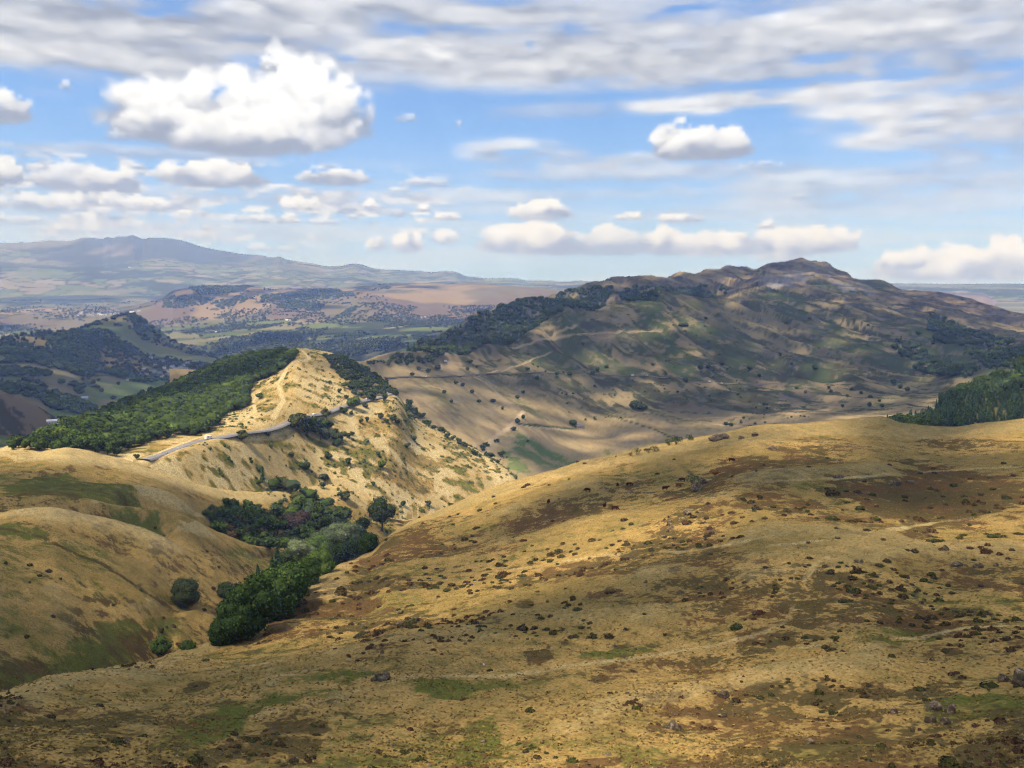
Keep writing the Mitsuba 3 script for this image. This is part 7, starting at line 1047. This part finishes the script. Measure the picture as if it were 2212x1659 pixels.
# stones of the verge wall by the road
stone_mesh = []
for i in range(5):
    m = trimesh.creation.icosphere(subdivisions=1)
    o = np.array(m.vertices) * [1, 0.7, 0.6]
    m.vertices = o * (1 + 0.5 * (meshkit.fbm(o * 1.7 + 9 * i, 2, 5) - 0.5))[:, None]
    stone_mesh.append(m)
bsdf("pale_stone", (0.36, 0.34, 0.31))
b = np.array(DATA["barrier"])
t = np.r_[0, np.cumsum(np.hypot(*np.diff(b, axis=0).T))]
for i, s in enumerate(np.arange(0, t[-1], 4.5)):
    x, y = np.interp(s, t, b[:, 0]), np.interp(s, t, b[:, 1])
    z, _ = ground(x, y)
    key = numbered("verge_stone")
    scene[key] = mikit.ply(stone_mesh[i % 5], "pale_stone", to_world=placed(x + rng.uniform(-.6, .6), y + rng.uniform(-.6, .6), z[0] + 0.3, rng.uniform(0, 360), (1.0, 0.9, 0.8)))
    tag(key, "pale boulder in the row along the road verge below the wood", "boulder", "pale boulders along the road verge")

# ------------------------------------------------------------------ rocks
def rock_paint(p, n, uv):
    a = mikit.fbm(p.x * 2.1, p.y * 2.1, p.z * 2.1, 4)
    b = mikit.noise(p.x * 7.0, p.y * 7.0, p.z * 7.0)
    c = mikit.mix((0.068, 0.050, 0.034), (0.20, 0.158, 0.112), mikit.smoothstep(0.35, 0.68, a + 0.2 * (b - 0.5)))
    c = mikit.mix(c, (0.09, 0.085, 0.04), mikit.smoothstep(0.58, 0.72, mikit.noise(p.x * 1.3 + 5, p.y * 1.3, p.z * 1.3)) * 0.7)
    return mikit.mix(c, (0.34, 0.30, 0.235), mikit.smoothstep(0.66, 0.78, b * 0.6 + a * 0.45) * 0.8)


bsdf("lichen_rock", mikit.proc(rock_paint))


def rock_mesh(seed, sub=3, sharp=0.5):
    m = trimesh.creation.icosphere(subdivisions=sub)
    v = np.array(m.vertices)
    r = np.random.default_rng(seed)
    for _ in range(14):  # cleave flat faces
        n = unit(r.normal(0, 1, 3))
        h = r.uniform(0.45, 0.9)
        s = v @ n
        v = v - np.maximum(s - h, 0)[:, None] * n * 0.9
    v *= (1 + 0.45 * (meshkit.fbm(v * 1.6 + seed, 4, 6) - 0.5) * sharp * 2)[:, None]
    v -= [0, 0, v[:, 2].min() * 0.45]
    m.vertices = v / np.abs(v[:, 2]).max()
    return m


ROCK = {
    "b0": ("tall pale grey boulder cut by the right frame edge", 0.85), "b1": ("low dark boulder leaning against the tall one at the right edge", 1.6), "b2": ("left back boulder of the dark group of four at lower right", 1.5),
    "b3": ("right back boulder of the dark group of four at lower right", 1.5), "b4": ("left front boulder of the dark group of four at lower right", 1.6), "b5": ("right front boulder of the dark group of four at lower right", 1.6),
    "b6": ("small dark boulder below the group of four", 1.0), "b7": ("smallest dark stone below the group of four", 1.0), "c": ("flat topped lichen boulder left of the group of four", 1.9), "d": ("lone dark boulder in the green strip at lower right", 1.8),
    "e": ("long dark boulder at the foot of the heather below centre", 1.7), "e2": ("left end of the long dark boulder below centre", 1.5), "white": ("small white stone on the ochre grass below centre", 1.1), "f": ("rounded grey boulder in red heather above the long dark one", 1.3),
    "g": ("grey boulder leftmost on the heather bank", 1.5), "h": ("lichen grey boulder topmost of the rocky patch", 1.8), "h2": ("dark boulder in the middle of the rocky patch", 1.6), "h3": ("boulder with white patches right in the rocky patch", 1.6),
    "h4": ("small stone between the boulders of the rocky patch", 1.3), "i": ("grey stone left of the rocky patch", 1.5), "j": ("grey stone beside a dark cushion right of the rocky patch", 1.7), "k": ("pale grey stone at the right end of the heather", 1.2),
    "l": ("flat grey stone on green grass at the bottom centre", 2.0), "m": ("pale wedge stone near the bottom right of centre", 1.8), "n": ("large dark mossy boulder right of bottom centre", 1.7), "n2": ("left flank of the mossy boulder right of bottom centre", 1.3),
    "o": ("dark layered boulder right of the mossy one", 1.8), "p": ("grey boulder in green cushions above the layered one", 1.5), "p2": ("small stone left of the boulder in green cushions", 1.4), "p3": ("dark stone below the boulder in green cushions", 1.5),
    "q": ("dark boulder at the green hollow right of centre", 1.6), "r": ("small dark stone right of the boulder at the hollow", 1.4), "s": ("pale stone amid dark cushions on the middle slope", 1.6), "thornrock": ("leaning dark rock under the thorn tree", 0.75),
    "thornrock2": ("upper rock of the outcrop beside the thorn tree", 1.1), "t": ("grey boulder standing on the heather below the thorn tree", 1.1), "u": ("grey slab left of the standing boulder", 1.6), "u2": ("grey slab just below the other slab", 1.9),
    "v": ("small blue grey slab on the middle slope below the cows", 1.9), "w": ("small pale stone at the foot of the brown strip", 1.4), "crag": ("left mass of the dark crag on the skyline", 1.7), "crag2": ("middle mass of the dark crag on the skyline", 1.7),
    "crag3": ("right end of the dark crag on the skyline", 1.8), "crag4": ("dark low outcrop right of the skyline crag", 2.2), "x": ("grey outcrop on the upper slope at right", 1.9), "y": ("long grey slab lying on the pale track", 2.2),
    "z": ("layered grey outcrop in the dark heather at right", 2.2), "z2": ("flat right end of the layered outcrop", 2.6), "z3": ("pale stone in the dark heather below the layered outcrop", 1.8), "aa": ("grey slab at the edge of the brown heather", 1.8),
    "bb": ("dark shaggy boulder at the right on ochre grass", 1.9), "cc": ("dark boulder beside the path bend", 1.8), "dd": ("dark boulder below the shaggy one", 2.0), "ee": ("dark broken boulder near the right edge", 2.0), "ee2": ("right end of the broken boulders near the edge", 2.0),
    "ff": ("small pale slab left of the lone dark boulder", 2.2), "gg": ("split grey boulder in the ochre grass at lower left", 1.4), "gg2": ("upper half of the split boulder at lower left", 1.5), "hh": ("square stone at the bottom frame edge", 1.6),
    "ii": ("grey stone at the right edge in green grass", 1.6), "jj": ("flat pale stone left of the lichen boulder", 2.0), "kk": ("small dark stone in the green strip", 1.7), "ll": ("pale stone above the dark group of four", 1.9), "mm": ("small pale stone in heather right of centre", 1.5),
}
bsdf("white_stone", (0.62, 0.60, 0.55))
for i, it in enumerate(DATA["rocks"]):
    lab, wide = ROCK[it[3]]
    x, y, h = it[:3]
    z, _ = ground(x, y)
    key = numbered("crag" if it[3].startswith("crag") else ("stone" if "stone" in lab else "boulder"))
    h *= 0.85 if it[3] in ('b0', 'b1', 'b2', 'b3', 'b4', 'b5', 'c', 'd', 'e', 'n', 'p') else 0.62
    scene[key] = mikit.ply(rock_mesh(300 + i, 3), "white_stone" if it[3] == "white" else "lichen_rock", smooth=28, to_world=placed(x, y, z[0] - 0.10 * h, rng.uniform(-25, 25), (h * wide * 0.8, h * 0.8, h)))
    tag(key, lab, "rock")
it = DATA["white_rock"][0]
z, _ = ground(*it[:2])
scene["outcrop"] = mikit.ply(rock_mesh(399, 3), "pale_stone", smooth=28, to_world=placed(it[0], it[1], z[0] + 0.3, 20, (it[2] * 0.6, it[2] * 0.4, it[2] * 0.8)))
tag("outcrop", "pale grey rock face among the willows", "rock")

# ------------------------------------------------------------------ cows
def limb(*joints):
    out = []
    for (a, ra), (b_, rb) in zip(joints[:-1], joints[1:]):
        out.append(m3.Manifold.batch_hull([m3.Manifold.sphere(ra, 20).translate(a), m3.Manifold.sphere(rb, 20).translate(b_)]))
    return out


def cow_mesh(pose):
    """One continuous body; x forward, about 2.3 m long."""
    bones = []
    dz = -0.50 if pose == "lie" else 0.0
    bones += limb(((0.58, 0, 0.98 + dz), 0.37), ((0.05, 0, 0.93 + dz), 0.42), ((-0.55, 0, 1.02 + dz), 0.35), ((-0.82, 0, 1.05 + dz), 0.26))
    bones += limb(((0.5, 0, 1.20 + dz), 0.22), ((-0.7, 0, 1.22 + dz), 0.18))
    if pose == "graze":
        neck, head, muz = (1.12, 0, 0.72), (1.36, 0, 0.42), (1.50, 0, 0.12)
    else:
        neck, head, muz = (1.12, 0, 1.28 + dz), (1.40, 0, 1.38 + dz), (1.74, 0, 1.14 + dz)
    bones += limb(((0.70, 0, 1.08 + dz), 0.31), (neck, 0.20), (head, 0.155), (muz, 0.095))
    for s in (-1, 1):
        if pose == "lie":
            bones += limb(((0.55, s * 0.22, 0.42), 0.17), ((0.95, s * 0.30, 0.16), 0.09), ((0.55, s * 0.34, 0.08), 0.065), ((0.40, s * 0.34, 0.07), 0.06))
            bones += limb(((-0.60, s * 0.24, 0.48), 0.26), ((-0.15, s * 0.44, 0.22), 0.12), ((-0.62, s * 0.48, 0.10), 0.075), ((-0.30, s * 0.50, 0.07), 0.06))
        else:
            k = 0.08 * s
            bones += limb(((0.55, s * 0.21, 0.85), 0.19), ((0.58 + k, s * 0.22, 0.47), 0.095), ((0.56 + 1.6 * k, s * 0.22, 0.14), 0.065), ((0.59 + 1.6 * k, s * 0.22, 0.06), 0.08))
            bones += limb(((-0.66, s * 0.22, 0.98), 0.25), ((-0.50 - k, s * 0.25, 0.66), 0.15), ((-0.80 - k, s * 0.24, 0.46), 0.085), ((-0.74 - 1.4 * k, s * 0.24, 0.14), 0.062), ((-0.71 - 1.4 * k, s * 0.24, 0.06), 0.078))
    bones += limb(((-1.02, 0, 1.18 + dz), 0.055), ((-1.12, 0, 0.80 + dz), 0.035), ((-1.08, 0, max(0.42 + dz, 0.2)), 0.055))
    h = np.array(head)
    for s in (-1, 1):
        bones += limb((tuple(h + [-0.05, s * 0.12, 0.07]), 0.05), (tuple(h + [-0.10, s * 0.30, 0.03]), 0.035))
    body = m3.Manifold.batch_boolean(bones, m3.OpType.Add).refine_to_length(0.14)
    q = body.to_mesh()
    m = trimesh.Trimesh(np.array(q.vert_properties[:, :3]), np.array(q.tri_verts))
    trimesh.smoothing.filter_taubin(m, 0.5, 0.52, 8)
    horns = []
    for s in (-1, 1):
        horns.append(tube_mesh([tuple(h + [-0.04, s * 0.08, 0.13]), tuple(h + [0.02, s * 0.26, 0.22]), tuple(h + [0.10, s * 0.30, 0.42])], [0.032, 0.024, 0.008]))
    return m, horns


bsdf("mahogany_coat", mikit.proc(lambda p, n, uv: mikit.mix((0.040, 0.013, 0.008), (0.060, 0.020, 0.011), mikit.noise(p.x * 3, p.y * 3, p.z * 3))))
bsdf("red_coat", mikit.proc(lambda p, n, uv: mikit.mix((0.125, 0.042, 0.018), (0.17, 0.06, 0.025), mikit.noise(p.x * 3, p.y * 3, p.z * 3))))
bsdf("horn", (0.45, 0.38, 0.27))
cow_shapes = {p: cow_mesh(p) for p in ("graze", "stand", "lie")}
cow_ply = {(p, coat): mikit.ply(cow_shapes[p][0], coat, smooth=True) for p in cow_shapes for coat in ("mahogany_coat", "red_coat")}
horn_ply = {p: [mikit.ply(h, "horn", smooth=True) for h in cow_shapes[p][1]] for p in cow_shapes}
COW = ["dark red cow grazing alone, highest on the slope", "red brown cow lying on the brown heather near the top", "dark cow grazing just left of the thorn tree", "light red cow standing below the thorn tree's left side",
       "dark brown cow standing left of the light red one", "dark cow grazing, second from left in the middle pair", "dark cow seen end on, left of the middle pair", "dark cow grazing alone between the pair and the far left one",
       "leftmost dark cow, seen end on near the crest", "dark cow standing end on, lower left of two", "lowest dark cow on the slope, right of the end on one"]
for i, it in enumerate(DATA["cows"]):
    x, y, h, pose, face, coat = it
    z, _ = ground(x, y)
    side = math.degrees(math.atan2(x, y))
    yaw = {0: 175, 1: 5, 2: 80}[face] - side + rng.uniform(-14, 14)
    k = 1.12
    m = placed(x, y, z[0] - 0.02, yaw, (k, k, k))
    key = numbered("cow")
    scene[key] = {**cow_ply[(pose, "red_coat" if coat else "mahogany_coat")], "to_world": m}
    for hp in horn_ply[pose]:
        scene[numbered(key + "__horn")] = {**hp, "to_world": m}
    tag(key, COW[i], "cow", "brown cows grazing on the foreground slope")

# ------------------------------------------------------------------ vehicles, signs and posts
bsdf("white_paint", (0.80, 0.80, 0.80))
bsdf("silver_paint", (0.50, 0.51, 0.53))
bsdf("dark_window", (0.03, 0.035, 0.04))
bsdf("tyre", (0.03, 0.03, 0.03))
bsdf("blue_sign", (0.05, 0.12, 0.38))
bsdf("grey_metal", (0.35, 0.35, 0.36))


def profile(points, width, bevel=0.06):
    m = trimesh.creation.extrude_polygon(Polygon(points).buffer(-bevel).buffer(bevel, quad_segs=2), width, engine="earcut")
    v = np.array(m.vertices)
    m.vertices = np.stack([v[:, 0], v[:, 2] - width / 2, v[:, 1]], 1)
    return m


def vehicle(kind, x, y, z, yaw, label, paint, group):
    key = numbered({"van": "camper_van", "car": "parked_car"}[kind] if kind in ("van", "car") else kind)
    if kind == "van":
        body = profile([(-2.9, 0.35), (2.6, 0.35), (2.75, 0.9), (2.2, 1.25), (2.05, 1.6), (2.3, 2.1), (2.1, 2.75), (-2.7, 2.8), (-2.95, 2.5)], 2.15)
        wins = [profile([(1.1, 1.3), (2.0, 1.3), (1.9, 1.75), (1.1, 1.75)], 2.17), profile([(-1.8, 1.55), (-0.4, 1.55), (-0.4, 2.15), (-1.8, 2.15)], 2.17)]
        wheels, wr = (-1.7, 1.75), 0.35
    else:
        body = profile([(-2.1, 0.3), (2.1, 0.3), (2.15, 0.75), (1.2, 0.92), (0.55, 1.42), (-1.2, 1.48), (-2.0, 1.0), (-2.15, 0.7)], 1.75)
        wins = [profile([(-1.55, 0.98), (0.98, 0.95), (0.50, 1.33), (-1.15, 1.38)], 1.77)]
        wheels, wr = (-1.3, 1.3), 0.32
    m = placed(x, y, z, yaw)
    scene[key + "__body"] = mikit.ply(body, paint, smooth=30, to_world=m)
    for w in wins:
        scene[numbered(key + "__window")] = mikit.ply(w, "dark_window", to_world=m)
    for wx in wheels:
        for s in (-1, 1):
            c = trimesh.creation.cylinder(radius=wr, height=0.22, sections=14)
            v = np.array(c.vertices)
            c.vertices = np.stack([v[:, 0] + wx, v[:, 2] + s * (1.0 if kind == "van" else 0.8), v[:, 1] + wr], 1)
            scene[numbered(key + "__wheel")] = mikit.ply(c, "tyre", smooth=40, to_world=m)
    tag(key, label, "camper van" if kind == "van" else "car", group)


def on_road(x, y, q, zz, lane=1.4):
    d = np.hypot(q[:, 0] - x, q[:, 1] - y)
    i = int(np.clip(np.argmin(d), 1, len(q) - 2))
    t = unit(q[i + 1] - q[i - 1])
    nrm = np.array([-t[1], t[0]])
    return q[i] - nrm * lane, zz[i] + 0.06, math.degrees(math.atan2(t[1], t[0]))


for it, lab, paint in zip(DATA["cars"], ["white camper van driving on the spur road below the wood", "white car on the spur road by the first tree clump", "silver car near the top bend of the spur road"], ["white_paint", "white_paint", "silver_paint"]):
    p, z, yaw = on_road(it[0], it[1], road_q, road_z)
    vehicle(it[3], p[0], p[1], z, yaw, lab, paint, "vehicles on the roads")
for it, lab in zip(DATA["cars_E"], ["white van on the thin road across the long ridge", "white car just right of the van on the ridge road", "white car far right on the ridge road", "silver car last on the right of the ridge road", "white van parked at the saddle by the forest end", "white car on the road below the saddle"]):
    p, z, yaw = on_road(it[0], it[1], road2_q, road2_z)
    if "saddle by" in lab:
        p, z = np.array(it[:2]), ground(it[0], it[1])[0][0]
    vehicle(it[3], p[0], p[1], z, yaw, lab, "white_paint", "vehicles on the roads")
it = DATA["cars_E"][6]
z, _ = ground(*it[:2])
for key, lab, (x, y), zz, h, mat in (("ridge_sign", "white board on a post above the ridge road", it[:2], z[0], 3.4, "white_paint"), ("road_sign", "small blue and white sign at the road's edge low on the spur", DATA["roadside"][0][:2], ground(*DATA["roadside"][0][:2])[0][0], 2.2, "blue_sign")):
    scene[key + "__post"] = mikit.ply(trimesh.creation.cylinder(radius=0.06, height=h, sections=8, transform=trimesh.transformations.translation_matrix([0, 0, h / 2])), "grey_metal", to_world=placed(x, y, zz))
    pan = trimesh.creation.box([0.9, 0.05, 0.9])
    scene[key + "__panel"] = mikit.ply(pan, mat, to_world=placed(x, y - 0.1, zz + h - 0.4, -math.degrees(math.atan2(x, y))))
    scene[key + "__frame"] = mikit.ply(trimesh.creation.box([1.05, 0.03, 1.05]), "white_paint", to_world=placed(x, y - 0.05, zz + h - 0.4, -math.degrees(math.atan2(x, y))))
    tag(key, lab, "sign")
for it in DATA["roadside"][1:]:
    key = numbered("marker_post")
    z, _ = ground(*it[:2])
    scene[key] = mikit.ply(profile([(-0.09, 0), (0.09, 0), (0.09, 1.25), (0, 1.4), (-0.09, 1.3)], 0.14, 0.01), "white_paint", to_world=placed(it[0], it[1], z[0], 30))
    tag(key, "thin white marker post on the verge of the spur road", "post", "white marker posts along the spur road")

# ------------------------------------------------------------------ houses and barns
bsdf("render_wall", (0.50, 0.46, 0.40))
bsdf("stone_wall", (0.30, 0.27, 0.24))
bsdf("slate_roof", (0.15, 0.155, 0.17))
bsdf("tile_roof", (0.27, 0.16, 0.12))
bsdf("tin_roof", (0.62, 0.64, 0.66))
bsdf("blue_roof", (0.30, 0.42, 0.52))
bsdf("dark_opening", (0.03, 0.03, 0.03))


def house(name, x, y, L, W, H, yaw, wall, roof, label, category, group=None, openings=True, pitch=0.55, chimney=True, deep=2.0):
    key = numbered(name)
    z, _ = ground(x, y)
    z = z[0]
    m = placed(x, y, z, yaw)
    walls = trimesh.util.concatenate([trimesh.creation.box([L, W, H + deep], trimesh.transformations.translation_matrix([0, 0, (H - deep) / 2]))])
    gable = profile([(-W / 2, H), (W / 2, H), (0, H + W / 2 * pitch - 0.15)], L - 0.02, 0.0)
    g = np.array(gable.vertices)
    gable.vertices = np.stack([g[:, 1], g[:, 0], g[:, 2]], 1)
    scene[key + "__wall"] = mikit.ply(trimesh.util.concatenate([walls, gable]), wall, to_world=m)
    o, th = 0.45, 0.22
    rf = profile([(-W / 2 - o, H - o * pitch), (0, H + W / 2 * pitch), (W / 2 + o, H - o * pitch), (W / 2 + o, H - o * pitch + th), (0, H + W / 2 * pitch + th), (-W / 2 - o, H - o * pitch + th)], L + 2 * o, 0.0)
    g = np.array(rf.vertices)
    rf.vertices = np.stack([g[:, 1], g[:, 0], g[:, 2]], 1)
    rf.invert()
    scene[key + "__roof"] = mikit.ply(rf, roof, to_world=m)
    if chimney:
        scene[key + "__chimney"] = mikit.ply(trimesh.creation.box([0.8, 0.7, 1.6], trimesh.transformations.translation_matrix([L * 0.3, 0.3, H + W / 2 * pitch + 0.3])), wall, to_world=m)
    if openings:
        n = max(2, int(L / 4))
        for s in (-1, 1):
            for k in range(n):
                px = -L / 2 + (k + 0.5) * L / n
                door = s == -1 and k == n // 2
                hh = 2.2 if door else 1.3
                scene[numbered(key + ("__door" if door else "__window"))] = mikit.ply(trimesh.creation.box([1.1, 0.08, hh], trimesh.transformations.translation_matrix([px, s * (W / 2 + 0.02), hh / 2 if door else 1.9])), "dark_opening", to_world=m)
    tag(key, label, category, group)
    return key


BARN = {"b0": ("barn", "long white roofed barn lowest in the green valley", 1, 0.42, "render_wall", "tin_roof"), "b1": ("barn", "dark roofed barn behind the white one in the valley", 1, 0.5, "stone_wall", "slate_roof"),
        "b2": ("barn", "white gabled shed in front of the dark roofed barn", 1, 0.7, "render_wall", "tin_roof"), "b3": ("farmhouse", "pale blue roofed house in the dark wood", 1, 0.8, "render_wall", "blue_roof"),
        "b4": ("farmhouse", "small grey house left of the blue roofed one", 1, 0.9, "stone_wall", "slate_roof"), "b5": ("farmhouse", "grey blue roofed house among the lower wood's trees", 1, 0.7, "stone_wall", "blue_roof"),
        "b6": ("barn", "long pale blue barn on the plateau at the far left", 1, 0.35, "render_wall", "blue_roof"), "b7": ("barn", "small white shed right of the long blue barn", 1, 0.6, "render_wall", "tin_roof"),
        "ruin": ("stone_hut", "small grey stone farmstead by a lone tree on the long ridge", 1, 0.6, "stone_wall", "slate_roof")}
for it in DATA["barns"]:
    name, lab, _, ratio, wall, roof = BARN[it[4]]
    L = it[2]
    W = max(L * ratio, 5.0)
    house(name, it[0], it[1], L, W, min(max(3.2, L * 0.16), 5.5), it[3], wall, roof, lab, name.replace("_", " "), None, pitch=0.45 if "barn" in name else 0.7, chimney=name == "farmhouse")
r5 = np.random.default_rng(51)
kept = []
for it in DATA["village"]:
    key = house("village_house", it[0], it[1], it[2], it[2] * 0.62, r5.uniform(4.5, 6.5), it[3], str(r5.choice(["render_wall", "stone_wall"], p=[0.65, 0.35])), str(r5.choice(["slate_roof", "tile_roof"], p=[0.8, 0.2])),
          "grey roofed village house in the valley behind the wooded spur", "house", "village houses in the valley behind the spur", openings=it[2] > 11, pitch=0.8)
    kept.append((key, *it[:3], "grey roofed village house"))
single_out(*zip(*kept), "the valley village", "house", "village houses in the valley behind the spur")
kept = []
for it in DATA["town"]:
    key = house("town_house", it[0], it[1], it[2] * 1.1, it[2] * 0.75, r5.uniform(5, 8), it[3], "render_wall", str(r5.choice(["slate_roof", "tile_roof", "tin_roof"], p=[0.45, 0.25, 0.3])),
          "tiny pale house of the distant town in the left valley", "house", "houses of the distant town", openings=False, chimney=False)
    kept.append((key, *it[:3], "pale house"))
single_out(*zip(*kept), "the distant town", "house", "houses of the distant town")
kept = []
for it in DATA["farms"]:
    key = house("far_farmhouse", it[0], it[1], it[2], it[2] * 0.6, 6.0, it[3], "render_wall", str(r5.choice(["slate_roof", "tin_roof"])),
          "tiny white farmhouse scattered in the far farmland", "farmhouse", "farmhouses scattered in the far farmland", openings=False, chimney=False)
    kept.append((key, *it[:3], "white farmhouse"))
single_out(*zip(*kept), "the far farmland", "farmhouse", "farmhouses scattered in the far farmland")


# ------------------------------------------------------------------ the air
scene["haze_air"] = {"type": "homogeneous", "albedo": {"type": "rgb", "value": [0.88, 0.89, 1.0]}, "sigma_t": {"type": "rgb", "value": [2.8e-5, 4.2e-5, 8.0e-5]}, "sample_emitters": True}
scene["haze"] = {"type": "cube", "to_world": T().translate([0, 0, 100]).scale([18200, 18200, 1150]), "bsdf": {"type": "null"}, "interior": {"type": "ref", "id": "haze_air"}}
tag("haze", "thin blue summer haze over the far land", "haze", kind="stuff")
